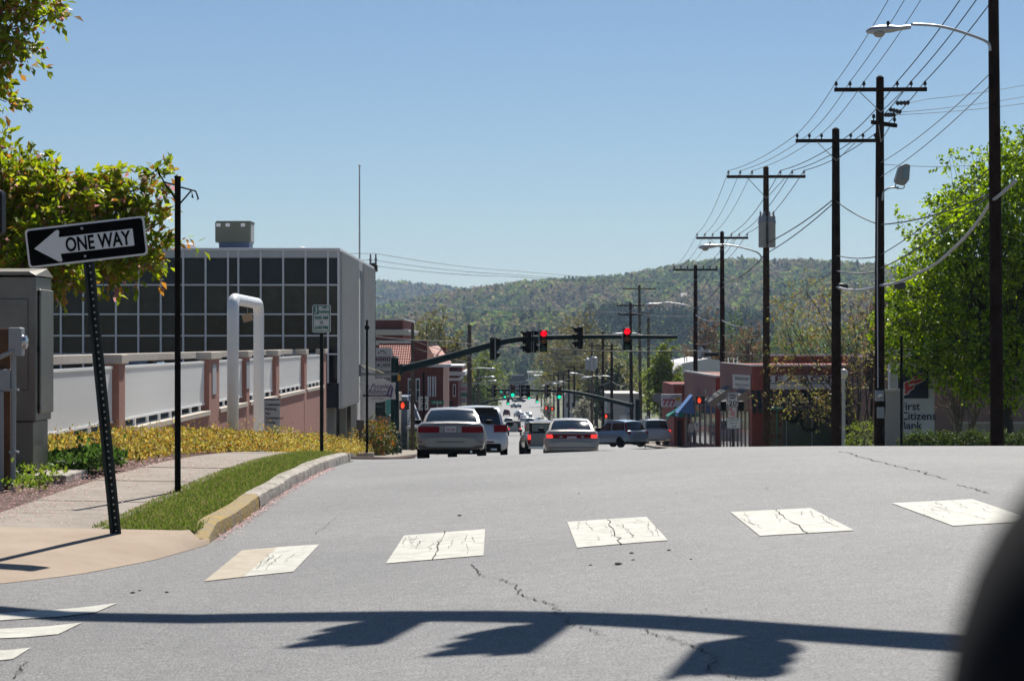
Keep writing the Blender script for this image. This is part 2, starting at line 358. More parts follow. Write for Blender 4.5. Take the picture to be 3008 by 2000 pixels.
crack([(2070,1790),(2020,1815),(1960,1830),(1900,1862),(1700,1895),(1560,1900)], .008, road); crack([(2250,1432),(2262,1440),(2300,1432)], .014, road)
crack([(950,1505),(1010,1496),(1030,1490)], .012, road); crack([(985,1520),(960,1545),(925,1570)], .012, road); crack([(50,1990),(60,1960),(80,1945)], .02, road)
STONE = mat('loose_stone', (.03, .027, .025), .8)
mb = MB()
for (px, py, s) in [(1816,1658,.026),(1855,1625,.016),(1860,1645,.012),(1350,1515,.02),(1965,1617,.015),(1735,1660,.012),(390,1742,.018),(410,1735,.012),(1700,1450,.01),(2030,1643,.01),(490,1740,.015)]:
    p = G(px, py); mb.lathe(p, [(s*.6, 0), (s, s*.25), (s*.7, s*.5), (s*.2, s*.6)], 7)
o = mb.build('gravel', STONE, kind='stuff'); tag(o, 'scattered small dark stones lying on the grey road', 'stones')
# ------------------------------------------------------------------ sidewalk, apron, kerb, verge
def lift_strip(name, x0, x1, y0, y1, up, m, parent=None, n=6, k=3, thick=.16, bev=0.):
    mb = MB(); top = [[(x0(y) + (x1(y) - x0(y)) * j / k, y, 0) for j in range(k + 1)] for y in np.linspace(y0, y1, n + 1)]
    T = [[(p[0], p[1], g(p[0], p[1]) + up) for p in r] for r in top]; mb.grid(T)
    ring = T[0][:] + [r[-1] for r in T[1:]] + T[-1][::-1][1:] + [r[0] for r in T[::-1][1:-1]]
    q = len(ring); mb.add(ring + [(a, b, z - thick) for a, b, z in ring], [(i, (i+1) % q, (i+1) % q + q, i + q) for i in range(q)])
    return mb.build(name, m, parent, bevel=bev, smooth=False)
side = lift_strip('sidewalk', lambda y: -4.36, lambda y: -3.18, 18.6, 46, .10, MULCH, n=40); side['kind'] = 'structure'
y = 18.62
while y < 46:
    L_ = 1.52; lift_strip('paving_slab', lambda t: -4.34 + .004 * (t - 18), lambda t: -3.22 + .003 * (t - 18), y, y + L_ - .02, .122 + random.uniform(-.003, .004), CONC, side, n=4, k=3, thick=.05); y += L_
# corner apron that ramps down to the road
mb = MB(); rows = []
ex = [-30, -9, -5.2, -3.9, -3.3, -2.95, -2.62, -2.36]; ey = [14.5, 14.55, 14.75, 15.2, 15.55, 16.2, 17.3, 18.6]
for x in np.concatenate([np.linspace(-30, -4.4, 24), np.linspace(-4.2, -2.36, 24)]):
    f = float(np.interp(x, ex, ey)); bk = 18.61 if x > -4.36 else 20.4; col_ = []
    for j in range(7):
        t = j / 6; yy = f + (bk - f) * t; col_.append((x, yy, g(x, yy) + .003 + .118 * min(1, t * 1.25) * (.35 if x > -2.5 else 1)))
    rows.append(col_)
mb.grid(rows); apron = mb.build('pavement_corner', SAND, smooth=True, recalc=False); apron['kind'] = 'structure'
kerb = thing('kerb', '', ''); del kerb['label'], kerb['category']; kerb['kind'] = 'structure'
def kerb_piece(path, m, up=.135, w=.15):
    mb = MB(); A = []
    for i, (x, yy) in enumerate(path):
        d = Vector(path[min(i+1, len(path)-1)]) - Vector(path[max(i-1, 0)]); d.normalize(); nx, ny = -d.y, d.x
        jit = random.uniform(-.006, .006)
        k_ = min(1, .35 + max(0, yy - 18.6) / 1.3); z = g(x, yy); prof = [(0, -.1), (0, .055 * k_), (.010, (up - .022) * k_ + jit), (.045, up * k_ + jit * .6), (w, up * k_ + .004), (w, -.1)]
        A.append([(x + nx * a + jit * nx, yy + ny * a, z + b) for a, b in prof])
    mb.grid(A); n = len(prof); mb.add(A[0], [tuple(range(n))]); mb.add(A[-1], [tuple(range(n))[::-1]])
    return mb.build('kerb_stone', m, kerb, smooth=True)
cuts = [18.6, 22.6, 25.4, 27.7, 30.2, 32.6, 34.9]
for i, (a, b) in enumerate(zip(cuts, cuts[1:])):
    n = 16; kerb_piece([(-2.38 - .015 * math.sin(t * 2.), t) for t in np.linspace(a + .012, b - .012, n)], KERBY if i == 0 else KERB)
arc = [(-2.38 - 1.25 * (1 - math.cos(t)), 34.95 + 2.6 * math.sin(t)) for t in np.linspace(0, 1.45, 12)]
kerb_piece(arc, KERB)
# verge
verge = lift_strip('verge', lambda t: -3.24, lambda t: -2.50, 18.72, 35.2, .105, TURF, n=40, k=4); verge['kind'] = 'structure'
verge2 = lift_strip('verge', lambda t: -3.24, lambda t: -2.56 - .16 * max(0, t - 35), 35.2, 39.0, .10, TURF, n=8, k=4); verge2['kind'] = 'structure'
def blades(n, xf, y0, y1, h, up, cols, wid=.006, dens=None):
    yy = RNG.uniform(y0, y1, n); u = RNG.random(n); a = np.array([xf(t) for t in yy]); xx = a[:, 0] + (a[:, 1] - a[:, 0]) * u
    if dens is not None: keep = dens(xx, yy); xx, yy = xx[keep], yy[keep]; n = len(xx)
    zz = gz(xx, yy) + up; hh = h * RNG.uniform(.5, 1.3, n); th = RNG.uniform(0, 6.28, n); ln = RNG.uniform(0, .8, n) * hh; ph = RNG.uniform(0, 6.28, n)
    w = wid * RNG.uniform(.7, 1.6, n); V = np.zeros((n, 4, 3)); ct, st = np.cos(th) * w, np.sin(th) * w
    V[:, 0] = np.stack([xx - ct, yy - st, zz], -1); V[:, 1] = np.stack([xx + ct, yy + st, zz], -1)
    V[:, 2] = np.stack([xx + ct * .6 + np.cos(ph) * ln * .4, yy + st * .6 + np.sin(ph) * ln * .4, zz + hh * .6], -1); V[:, 3] = np.stack([xx + np.cos(ph) * ln, yy + np.sin(ph) * ln, zz + hh], -1)
    Fc = np.arange(n)[:, None] * 4 + np.array([0, 1, 2, 3]); ci = RNG.integers(0, len(cols), n); C = np.array(cols)[ci] * RNG.uniform(.7, 1.25, (n, 1))
    return V.reshape(-1, 3), Fc, np.repeat(C, 4, 0)
GRASSM = leaf_mat('grass_blade', .35)
gc = [(.11, .17, .03), (.16, .24, .045), (.21, .27, .065), (.30, .27, .11)]
v1, f1, c1 = blades(60000, lambda t: (-3.3, -2.47 if t < 35 else -2.52 - .16 * (t - 35)), 18.68, 39, .042, .10, gc, wid=.0042)
o = np_mesh('grass', v1, f1, GRASSM, cols=c1, kind='stuff'); tag(o, 'short bright green grass on the verge beside the kerb', 'grass')
# planting bed
bed = lift_strip('planting_bed', lambda t: -16., lambda t: -4.37, 20.2, 46.5, .09, MULCH, n=30, k=8); bed['kind'] = 'structure'
bed2 = lift_strip('planting_bed', lambda t: -16., lambda t: -3.9, 51.5, 96, .09, MULCH, n=40, k=8); bed2['kind'] = 'structure'
path = lift_strip('footpath', lambda t: -16., lambda t: -3.7, 46.02, 51.4, .11, CONC, n=6, k=8); path['kind'] = 'structure'
path2 = lift_strip('sidewalk', lambda t: xl(t) - 2.6, lambda t: xl(t) - .1, 51.5, 400, .12, CONC, n=120, k=3); path2['kind'] = 'structure'
path3 = lift_strip('sidewalk', lambda t: xr(t) + .05, lambda t: xr(t) + 2.4, 60, 400, .12, CONC, n=120, k=3); path3['kind'] = 'structure'
# fallen cherry petals
n = 4400; px_ = np.concatenate([RNG.normal(-4.5, .35, n // 2), RNG.uniform(-4.9, -3.25, n // 4), RNG.normal(-2.33, .03, n - n // 2 - n // 4)]); py_ = RNG.uniform(18.8, 31, n)
pz = gz(px_, py_) + np.where(px_ < -2.5, .135, .012); s = RNG.uniform(.006, .014, n); th = RNG.uniform(0, 6.28, n); V = np.zeros((n, 4, 3))
for j in range(4):
    a = th + j * math.pi / 2; V[:, j] = np.stack([px_ + np.cos(a) * s, py_ + np.sin(a) * s, pz + RNG.uniform(0, .008, n)], -1)
o = np_mesh('fallen_petals', V.reshape(-1, 3), np.arange(n * 4).reshape(-1, 4), leaf_mat('petal', .2), cols=np.repeat(np.array([(.55, .28, .28), (.42, .2, .2), (.6, .4, .36)])[RNG.integers(0, 3, n)], 4, 0), kind='stuff')
tag(o, 'pink cherry petals fallen on the sidewalk and along the gutter', 'petals')
# ------------------------------------------------------------------ foliage
def unit(v): return v / np.maximum(np.linalg.norm(v, axis=1, keepdims=True), 1e-9)
def leaves(P, d, L, Wd, cols, up_bias=.6):
    n = len(P); L = np.broadcast_to(L, (n,))[:, None] * RNG.uniform(.65, 1.25, (n, 1)); Wd = L * Wd
    d = unit(d); upv = unit(RNG.normal(0, 1, (n, 3)) + np.array([0, 0, up_bias * 2])); s = unit(np.cross(d, upv)); nn = np.cross(s, d)
    fold = RNG.uniform(.05, .3, (n, 1)) * Wd
    V = np.zeros((n, 4, 3)); V[:, 0] = P; V[:, 1] = P + d * L * .5 + s * Wd * .5 + nn * fold; V[:, 2] = P + d * L - nn * fold; V[:, 3] = P + d * L * .5 - s * Wd * .5 + nn * fold
    return V.reshape(-1, 3), np.arange(n * 4).reshape(-1, 4), np.repeat(cols, 4, 0)
def spray_points(ctr, rad, nspray, per, slen, shell=.55, droop=.3):
    ctr = np.array(ctr); rad = np.array(rad); u = unit(RNG.normal(0, 1, (nspray, 3))); r = (shell + (1 - shell) * RNG.random((nspray, 1)) ** .6) * RNG.uniform(.75, 1.08, (nspray, 1))
    b = ctr + u * r * rad; d = unit(u * np.array([1, 1, .7]) + RNG.normal(0, .45, (nspray, 3)) + np.array([0, 0, .15]))
    t = RNG.random((nspray, per, 1)); P = b[:, None] + d[:, None] * t * slen * RNG.uniform(.6, 1.3, (nspray, 1, 1)) + np.array([0, 0, -droop * slen]) * t * t
    P = P + RNG.normal(0, slen * .10, P.shape); D_ = unit((d[:, None] + RNG.normal(0, .7, P.shape) + np.array([0, 0, -droop])).reshape(-1, 3))
    return b, d, P.reshape(-1, 3), D_
def pick(cols, n, v=.25):
    cc = np.array([x[:3] for x in cols]); return cc[RNG.integers(0, len(cc), n)] * RNG.uniform(1 - v, 1 + v, (n, 1))
BARK = mat('bark', (.05, .04, .033), .9, var=.4, scale=9, bump=.6, bscale=30)
BARKG = mat('grey_bark', (.10, .085, .07), .9, var=.4, scale=9, bump=.6, bscale=30)
def bend(a, b, k=.15, n=5):
    a, b = Vector(a), Vector(b); l = (b - a).length; o = Vector((random.uniform(-1,1), random.uniform(-1,1), random.uniform(-.2,1))) * l * k
    return [a.lerp(b, t) + o * math.sin(math.pi * t) for t in [i / n for i in range(n + 1)]]
def tree(name, label, base, trunk_top, r, blobs, nspray, per, slen, leaf, wd, cols, m, bark=None, twigs=.25, shell=.5, droop=.3, blossom=None, group=None, fork=None, twr=.012, via=None):
    """tapered trunk, one limb per blob of crown, twigs, and leaf-sized faces in sprays."""
    root = thing(name, label, 'tree', base, group); bark = bark or BARK; base = Vector(base); top = Vector(trunk_top)
    mb = MB(); mb.tube([base - Vector((0,0,.2)), base + Vector((0,0,.25)), base.lerp(top, .5) + Vector((random.uniform(-.05,.05), 0, 0)), top], [r * 1.5, r * 1.1, r * .9, r * .7], 9)
    mb.build('trunk', bark, root, smooth=True)
    lb = MB(); VV = []; FF = []; CC = []; k0 = 0
    if via is not None: lb.tube(bend(top, via, .1), [r * .6, r * .5, r * .42, r * .36, r * .3, r * .25], 8)
    tot = sum((b[1][0] * b[1][2] if isinstance(b[1], tuple) else b[1] ** 2) for b in blobs)
    for ctr, rad in blobs:
        rad = rad if isinstance(rad, tuple) else (rad, rad, rad); ns = max(3, int(nspray * rad[0] * rad[2] / tot))
        start = base.lerp(top, random.uniform(.65, 1.0)) if fork is None else base.lerp(top, random.uniform(fork, 1.0))
        if via is not None and ctr[2] > via.z - .9: start = via
        pts = bend(start, ctr, .12); lr = max(twr * 2.6 if twr < .01 else twr * 1.6, r * .42 * min(1, max(rad) / max(max(b[1]) if isinstance(b[1], tuple) else b[1] for b in blobs)))
        lb.tube(pts, [lr * (1 - .75 * i / (len(pts) - 1)) for i in range(len(pts))], 6)
        b, d, P, Dd = spray_points(ctr, rad, ns, per, slen, shell, droop)
        for i in range(len(b)):
            if random.random() < twigs: lb.tube(bend(pts[random.choice((2, 3, 4, 5))], b[i] + d[i] * slen * .6, .10, 3), [twr, twr * .8, twr * .6, twr * .35], 4, caps=False)
        v, f, cc = leaves(P, Dd, leaf, wd, pick(cols, len(P))); VV.append(v); FF.append(f + k0); CC.append(cc); k0 += len(v)
        if blossom:
            nb = int(len(P) * blossom[0]); q = P[RNG.integers(0, len(P), nb)] + RNG.normal(0, slen * .12, (nb, 3)) - np.array([0, 0, slen * .25])
            v, f, cc = leaves(q, RNG.normal(0, 1, (nb, 3)), leaf * .6, 1., pick(blossom[1], nb)); VV.append(v); FF.append(f + k0); CC.append(cc); k0 += len(v)
    lb.build('limbs', bark, root, smooth=True, recalc=False)
    cr = np_mesh('crown', np.concatenate(VV), np.concatenate(FF), m, root, np.concatenate(CC)); cr['kind'] = 'stuff'
    return root
LEAF = leaf_mat('tree_leaf', .45); LEAFB = leaf_mat('bright_leaf', .55, .4, .3); LEAFD = leaf_mat('dark_leaf', .2)
# flowering cherry behind the cabinet
ch = []
for px, py, rp, D in [(60,560,150,29),(190,590,120,28.5),(20,700,150,29),(150,720,130,28),(290,640,110,29),(330,740,90,28.5),(90,800,70,27.6),(200,815,48,27.4),(390,560,70,29),(430,640,90,29),(470,520,46,29),(480,480,24,29),
                      (455,720,70,29),(400,755,60,28.6),(520,690,28,29),(300,560,60,29.2),(345,510,30,29.2),(0,480,60,29.5),(-150,600,240,30),(-180,300,170,30),(-330,450,260,31),(-110,800,150,29.6)]:
    ch.append((W(px, py, D), rp * (.78 if px < 360 else .48) / F * D))
for px, py, rp, D in [(60,5,60,27.5),(125,12,38,27.2),(165,30,14,27.2),(15,45,50,27.5),(5,120,48,27.5),(45,135,34,27.2),(85,160,16,27.2),(-10,195,36,27.4),(15,212,14,27.4),(-5,285,26,27.5),(18,300,12,27.5),(-5,398,16,27.6),(-170,150,110,28.5),(-130,-130,180,28),(30,-120,110,28)]:
    ch.append((W(px, py, D), rp * .8 / F * D))
tree('cherry_tree', 'flowering cherry tree with green and bronze leaves hanging over the metal cabinet', (-7.4, 31.5, g(-7.4, 31.5) + .09), (-7.2, 31.2, 1.9), .17, ch, 4000, 9, .25, .120, .52,
     [(.17, .25, .025), (.25, .32, .035), (.32, .36, .05), (.11, .17, .02), (.34, .19, .05), (.24, .28, .03), (.15, .21, .025)], LEAFB, twigs=.06, shell=.30, droop=.5, blossom=(.12, [(.42, .22, .22), (.50, .30, .28)]), fork=.5, twr=.007, via=W(-260, 170, 28.6))
# maple on the right, behind the poles
ml = []
for px, py, rp in [(2960,520,80),(2880,560,75),(2830,620,95),(2930,650,120),(2790,700,100),(2870,770,130),(2730,790,90),(2690,880,90),(2790,880,130),(2920,880,150),(2640,950,70),(2730,970,110),(2850,1000,140),(2970,1010,130),(2650,1040,60),(2720,1060,60),
                   (2800,1090,60),(2890,1110,70),(3040,700,160),(3060,900,180),(3050,520,110),(3150,780,220),(2980,430,50),(2790,470,24),(2760,600,26),(2670,700,20),(2630,640,12),(2610,860,18),(2905,470,40),(2585,920,22),(2600,1000,30),(2980,1140,60)]:
    D = 84 + random.uniform(-2.5, 2.5); ml.append((W(px, py, D), (rp / F * D, rp / F * D * 1.1, rp / F * D * .8)))
tree('maple_tree', 'large leafy bright green maple tree behind the poles by the bank sign', (17.7, 85, g(17.7, 85)), (17.6, 85, .2), .26, ml, 5600, 10, .55, .15, .75,
     [(.16, .27, .02), (.24, .37, .03), (.30, .42, .04), (.11, .19, .02), (.08, .13, .018), (.26, .36, .035)], LEAFB, twigs=.25, shell=.3, droop=.25, fork=.55, twr=.014)
# thin-leaved tree before the florist
sl = []
for px, py, rp in [(2300,900,50),(2370,860,55),(2440,850,50),(2330,970,65),(2420,960,70),(2500,900,60),(2500,1010,70),(2280,1040,50),(2350,1065,36),(2440,1080,36),(2310,1150,50),(2380,1180,60),(2450,1190,50),(2540,960,55),(2560,1060,60),(2520,1140,50),(2270,1170,26),(2235,1190,18)]:
    D = 104 + random.uniform(-3, 3); sl.append((W(px, py, D), rp / F * D))
tree('young_tree', 'thinly leafed tree with bare olive branches in front of the florist shop', (15.2, 104, g(15.2, 104)), (15.0, 104, -2.2), .12, sl, 560, 7, .55, .13, .55,
     [(.20, .20, .05), (.25, .24, .06), (.26, .18, .07), (.17, .19, .045), (.22, .16, .07)], LEAF, twigs=.35, shell=.2, fork=.25, twr=.011)
rl = []
for px, py, rp in [(2560,920,40),(2590,860,35),(2570,1000,40),(2600,940,40),(2555,1080,40),(2600,1060,40)]:
    D = 112; rl.append((W(px, py, D), rp / F * D))
tree('young_tree', 'reddish budding tree between the two tall poles beside the maple', (16.9, 112, g(16.9, 112)), (16.9, 112, -1.8), .12, rl, 300, 7, .6, .10, .5, [(.24, .11, .07), (.20, .10, .06), (.16, .12, .05)], LEAF, twigs=.8, shell=.2, fork=.3, twr=.014)
# many-stemmed bare shrub-tree behind the hedge
bl = [(W(px, py, 90), 34 / F * 90) for px, py in [(2770,1130),(2800,1110),(2850,1120),(2890,1150),(2780,1170),(2870,1180),(2830,1140)]]
tree('ornamental_tree', 'many stemmed leafless ornamental tree rising behind the clipped hedge', (16.9, 90, g(16.9, 90)), (16.9, 90, -2.6), .16, bl, 90, 3, .4, .08, .5, [(.20, .12, .06), (.16, .10, .04)], LEAF, bark=BARKG, twigs=1., shell=.3, fork=.1, twr=.02)
# ---- low shrubs: yellow spirea in the bed
def shrub_mass(n, x0, x1, y0, y1, h, leaf, cols, mask=None, up=.1):
    xx = RNG.uniform(x0, x1, n); yy = RNG.uniform(y0, y1, n)
    if mask is not None: k = mask(xx, yy); xx, yy = xx[k], yy[k]
    n = len(xx); hh = h * np.interp(yy, [22, 26, 36, 46, 47], [1., .42, .66, 1.1, 1.] if h == .42 else [1.] * 5) * (.66 + .30 * np.sin(xx * 2.3 + 1) * np.cos(yy * 1.3) + .22 * np.sin(yy * 3.1 + xx)) ; zz = gz(xx, yy) + up + hh * (1 - RNG.random(n) ** 2.2 * .75) + np.where(RNG.random(n) < .02, RNG.uniform(0, .25, n), 0)
    P = np.stack([xx, yy, zz], -1); d = RNG.normal(0, .6, (n, 3)) + np.array([0, 0, .7]); return leaves(P, d, leaf, .55, pick(cols, n, .3))
YEL = [(.36, .29, .06), (.46, .38, .10), (.40, .24, .055), (.26, .25, .05), (.22, .12, .035), (.52, .45, .14), (.18, .20, .04)]
edge_r = lambda y: np.interp(y, [26, 28.5, 32, 38, 46], [-4.75, -4.55, -4.45, -4.3, -4.2])
shr = []
v, f, cc = shrub_mass(64000, -7.4, -4.2, 26.3, 46.3, .42, .052, YEL, lambda x, y: (x < edge_r(y) + .06 * np.sin(y * 5)) & (x > -7.35))
o = np_mesh('spirea_bushes', v, f, LEAF, cols=cc, kind='stuff'); tag(o, 'bed of low golden yellow leafed bushes in front of the white railing', 'bushes')
v, f, cc = shrub_mass(26000, -7.3, -4.0, 51.8, 80, .55, .06, YEL + [(.2, .22, .04)], lambda x, y: x < -4.2 - .02 * (y - 51) + .15 * np.sin(y * 2))
o = np_mesh('spirea_bushes', v, f, LEAF, cols=cc, kind='stuff'); tag(o, 'golden yellow bushes beyond the white pipe arch beside the parking sign', 'bushes')
v, f, cc = shrub_mass(5000, -5.4, -4.45, 25.6, 27.6, .34, .07, [(.04, .09, .02), (.06, .12, .025), (.09, .15, .04)])
o = np_mesh('lilyturf', v, f, LEAF, cols=cc, kind='stuff'); tag(o, 'dark green grassy clump at the foot of the metal cabinet', 'plants')
v, f, cc = shrub_mass(700, -5.6, -4.55, 22.9, 24.6, .16, .06, [(.12, .20, .03), (.20, .26, .05)])
o = np_mesh('groundcover', v, f, LEAF, cols=cc, kind='stuff'); tag(o, 'small light green leafy plants under the electric meter post', 'plants')
def bush(name, label, ctr, rad, n, leaf, cols, m=LEAF, group=None, cat='shrub', sl=None):
    ctr = Vector(ctr); root = thing(name, label, cat, (ctr.x, ctr.y, ctr.z - rad[2]), group)
    b, d, P, Dd = spray_points(ctr, rad, n // 8, 8, sl or max(rad) * .35, .55, .2); v, f, cc = leaves(P, Dd, leaf, .5, pick(cols, len(P)))
    o = np_mesh('foliage', v, f, m, root, cc); o['kind'] = 'stuff'
    mb = MB()
    for i in range(7): mb.tube(bend((ctr.x + random.uniform(-.2,.2) * rad[0], ctr.y, ctr.z - rad[2] - .05), b[random.randrange(len(b))], .1, 3), [.03, .022, .015, .008], 5)
    mb.build('stems', BARK, root); return root
def at(px, D, up=0.): x = (px - CX) / F * D; return Vector((x, D, g(x, D) + up))
p = at(1098, 92); bush('nandina_bush', 'orange and green leafed bush at the corner of the grey building', (p.x, p.y, p.z + .75), (.75, .8, .72), 3600, .10, [(.08, .12, .02), (.16, .18, .03), (.30, .12, .03), (.05, .07, .02)])
p = at(1130, 100); bush('evergreen_bush', 'dark evergreen bush beside the base of the signal mast', (p.x, p.y, p.z + .65), (.55, .6, .65), 2400, .08, [(.03, .05, .015), (.05, .075, .02)], LEAFD)
p = at(1218, 140); bush('leafy_bush', 'bright green bush near the front wheel of the tan sedan', (p.x, p.y, p.z + .6), (.6, .6, .6), 1500, .10, [(.10, .18, .03), (.14, .2, .04)])
for i, (px, D) in enumerate([(2700,72),(2770,72.5),(2850,72),(2930,72.5),(3010,72)]):
    p = at(px, D); bush('hedge_bush', ['rounded left end bush of the clipped hedge before the bank sign', 'clipped hedge bush under the many stemmed tree', 'hedge bush left of the thick dark pole', 'hedge bush right behind the thick dark pole', 'last hedge bush at the right edge'][i], (p.x, p.y, p.z + .28), (.68, .55, .62), 11000, .06, [(.035, .06, .014), (.05, .085, .018), (.075, .11, .025)], sl=.12, group='clipped hedge along the road', cat='hedge')
p = at(2545, 82); bush('leafy_bush', 'low bright lime green bush at the foot of the pole with the meter', (p.x, p.y, p.z + .85), (.7, .6, .5), 1800, .06, [(.16, .24, .03), (.22, .28, .05)])
# ------------------------------------------------------------------ left side: signs, cabinet, wall, office building
ALU = mat('brushed_aluminium', (.17, .16, .145), .42, .8, var=.25, scale=1.3)
STEEL = mat('galvanised_steel', (.30, .31, .32), .55, .5, var=.15, scale=12)
DARKG = mat('dark_green_channel', (.030, .037, .036), .6, .0, var=.2, scale=10, spec=.12)
BLACK = mat('black_paint', (.004, .004, .0045), .5, var=.2, scale=8, spec=.10)
SIGNW = mat('sign_white', (.62, .63, .64), .45, var=.04); SIGNK = mat('sign_black', (.003, .003, .004), .6, var=0, spec=.06)
GREEN = mat('sign_green', (.0, .16, .10), .4, var=.05); REDP = mat('sign_red', (.50, .02, .03), .45, var=.05)
def rot2(u, v, a): return (u * math.cos(a) - v * math.sin(a), u * math.sin(a) + v * math.cos(a))
def rrect(w, h, r, n=4):
    out = []
    for cx_, cz_, a0 in ((w/2-r, h/2-r, 0), (-w/2+r, h/2-r, 90), (-w/2+r, -h/2+r, 180), (w/2-r, -h/2+r, 270)):
        for i in range(n + 1): a = R(a0 + 90 * i / n); out.append((cx_ + r * math.cos(a), cz_ + r * math.sin(a)))
    return out
# one way sign
D0 = 18.2; b0 = G(318, 1578, .12); topc = W(256, 712, D0); ang = R(6.6); base = Vector((b0.x, D0, g(b0.x, D0) + .11))
t = thing('one_way_sign', 'leaning black and white ONE WAY arrow sign on a perforated post', 'road sign', base)
ax = (topc - base).normalized(); sx = Vector((1, 0, 0)) - ax * ax.x; sx.normalize(); ay = ax.cross(sx) * -1
M3 = Matrix((sx, Vector((0, 1, 0)), ax)).transposed()
h = (W(240, 655, D0) - base).length
mb = MB()
for cx_, wx, cy_, wy in ((-.022, .005, .0, .04), (.022, .005, 0, .04), (-.032, .022, -.02, .005), (.032, .022, -.02, .005), (0, .04, .018, .005)):
    mb.obox(base + M3 @ Vector((cx_, cy_, h / 2 - .1)), (wx, wy, h + .2), M3)
pst = mb.build('post', DARKG, t)
hb = MB(); hb.lathe(base, [(.0075, -.001), (.0075, .0015)], 8, 'y'); hole = None
for i in range(int(h / .0508)):
    q = base + M3 @ Vector((0, .0165, .03 + i * .0508))
    if hole is None: hole = hb.build('punched_hole', mat('punched_hole_light', (.75, .74, .70), .6, var=0), pst); hole.location = q - base
    else: inst(hole, pst, q - base)
fn = lambda yy: (lambda u, v, tt: topc + Vector((rot2(u, v, ang)[0], yy + tt, rot2(u, v, ang)[1])))
pn = MB().prism(rrect(.914, .300, .03), fn(-.035), 0, .004).build('sign_panel', SIGNW, t)
MB().prism(rrect(.884, .270, .022), fn(-.038), 0, .002).build('black_field', SIGNK, t)
arrow = [(-.40,-.005),(-.225,.112),(-.205,.118),(-.195,.105),(-.205,.060),(.362,.062),(.362,-.068),(-.205,-.066),(-.195,-.118),(-.208,-.128),(-.23,-.12)]
MB().prism(arrow, fn(-.0405), 0, .002).build('arrow', SIGNW, t)
o = text('ONE WAY', .150, SIGNK, t, base, bold=.0035, width=.50, depth=.002); o.location = topc - base + Vector((.088 * math.cos(ang) + .055 * math.sin(ang), -.0425, .088 * math.sin(ang) - .055 * math.cos(ang))) ; o.rotation_euler = (0, -ang, 0)
for v in (.108, -.104): MB().lathe(topc + Vector((rot2(-.02, v, ang)[0], -.042, rot2(-.02, v, ang)[1])), [(.011, -.003), (.011, .003), (.006, .006)], 10, 'y').build('bolt', STEEL, t)
# black banner post with scroll brackets
p = G(522, 1445, .12); h = 927 / F * p.y
t = thing('banner_post', 'slim black post with small hooked arms standing in the grass', 'post', p)
MB().lathe(p, [(.030, -.1), (.030, h - .02), (.034, h - .015), (.034, h), (.01, h + .015)], 14).build('post', BLACK, t, smooth=True)
def PD(px, py): return W(px, py, p.y)
for pts in ([(520,545),(483,536),(470,515),(462,492),(458,505)], [(522,598),(500,560),(484,540)], [(530,550),(575,562),(583,585),(578,586)], [(530,597),(562,560),(567,582),(563,576)]):
    MB().tube([PD(*q) for q in pts], .0085, 8).build('scroll_bracket', BLACK, t, smooth=True)
# parking sign
def usign_post(t, base, h, m=DARKG, w=.05):
    mb = MB(); mb.box(base.x - w/2, base.x + w/2, base.y, base.y + .005, base.z - .2, base.z + h); mb.box(base.x - w/2 - .004, base.x - w/2 + .004, base.y - .03, base.y + .006, base.z - .2, base.z + h); mb.box(base.x + w/2 - .004, base.x + w/2 + .004, base.y - .03, base.y + .006, base.z - .2, base.z + h)
    return mb.build('post', m, t)
def sign(t, ctr, w, h, m, border=None, bm_=None, r=.03, yoff=-.04, name='sign_panel'):
    ctr = Vector(ctr); f = lambda u, v, tt: (ctr.x + u, ctr.y + yoff + tt, ctr.z + v)
    o = MB().prism(rrect(w, h, r), f, 0, .006).build(name, m, t)
    if border:
        f2 = lambda u, v, tt: (ctr.x + u, ctr.y + yoff - .003 + tt, ctr.z + v); mb = MB(); a = rrect(w - .03, h - .03, r * .8); b = rrect(w - .03 - 2 * border, h - .03 - 2 * border, r * .7); n = len(a)
        mb.add([f2(*q, 0) for q in a] + [f2(*q, 0) for q in b], [(i, (i+1) % n, (i+1) % n + n, i + n) for i in range(n)]); mb.build('border', bm_, t, recalc=False)
    return o
D1 = 39.5; ctr = W(945, 936, D1); base = Vector((ctr.x, D1, g(ctr.x, D1) + .1))
t = thing('parking_sign', 'green and white three hour parking sign on a post by the sidewalk', 'road sign', base)
usign_post(t, base, ctr.z + .2 - base.z); sign(t, ctr, .305, .46, SIGNW, .012, GREEN)
q = Vector((ctr.x, ctr.y - .046, ctr.z)); MB().box(ctr.x - .138, ctr.x - .048, q.y, q.y + .004, ctr.z + .075, ctr.z + .215).build('green_field', GREEN, t)
for s_, x, z, sz, w, m in (('3', -.093, .095, .15, .05, SIGNW), ('HR', .05, .165, .06, .075, GREEN), ('PARKING', .045, .092, .055, .165, GREEN), ('8:00 AM', 0, -.01, .075, .215, GREEN), ('TO', 0, -.09, .07, .055, GREEN), ('6:00 PM', 0, -.175, .075, .215, GREEN)):
    text(s_, sz, m, t, (ctr.x + x, q.y - .005, ctr.z + z), bold=.002, width=w, depth=.002)
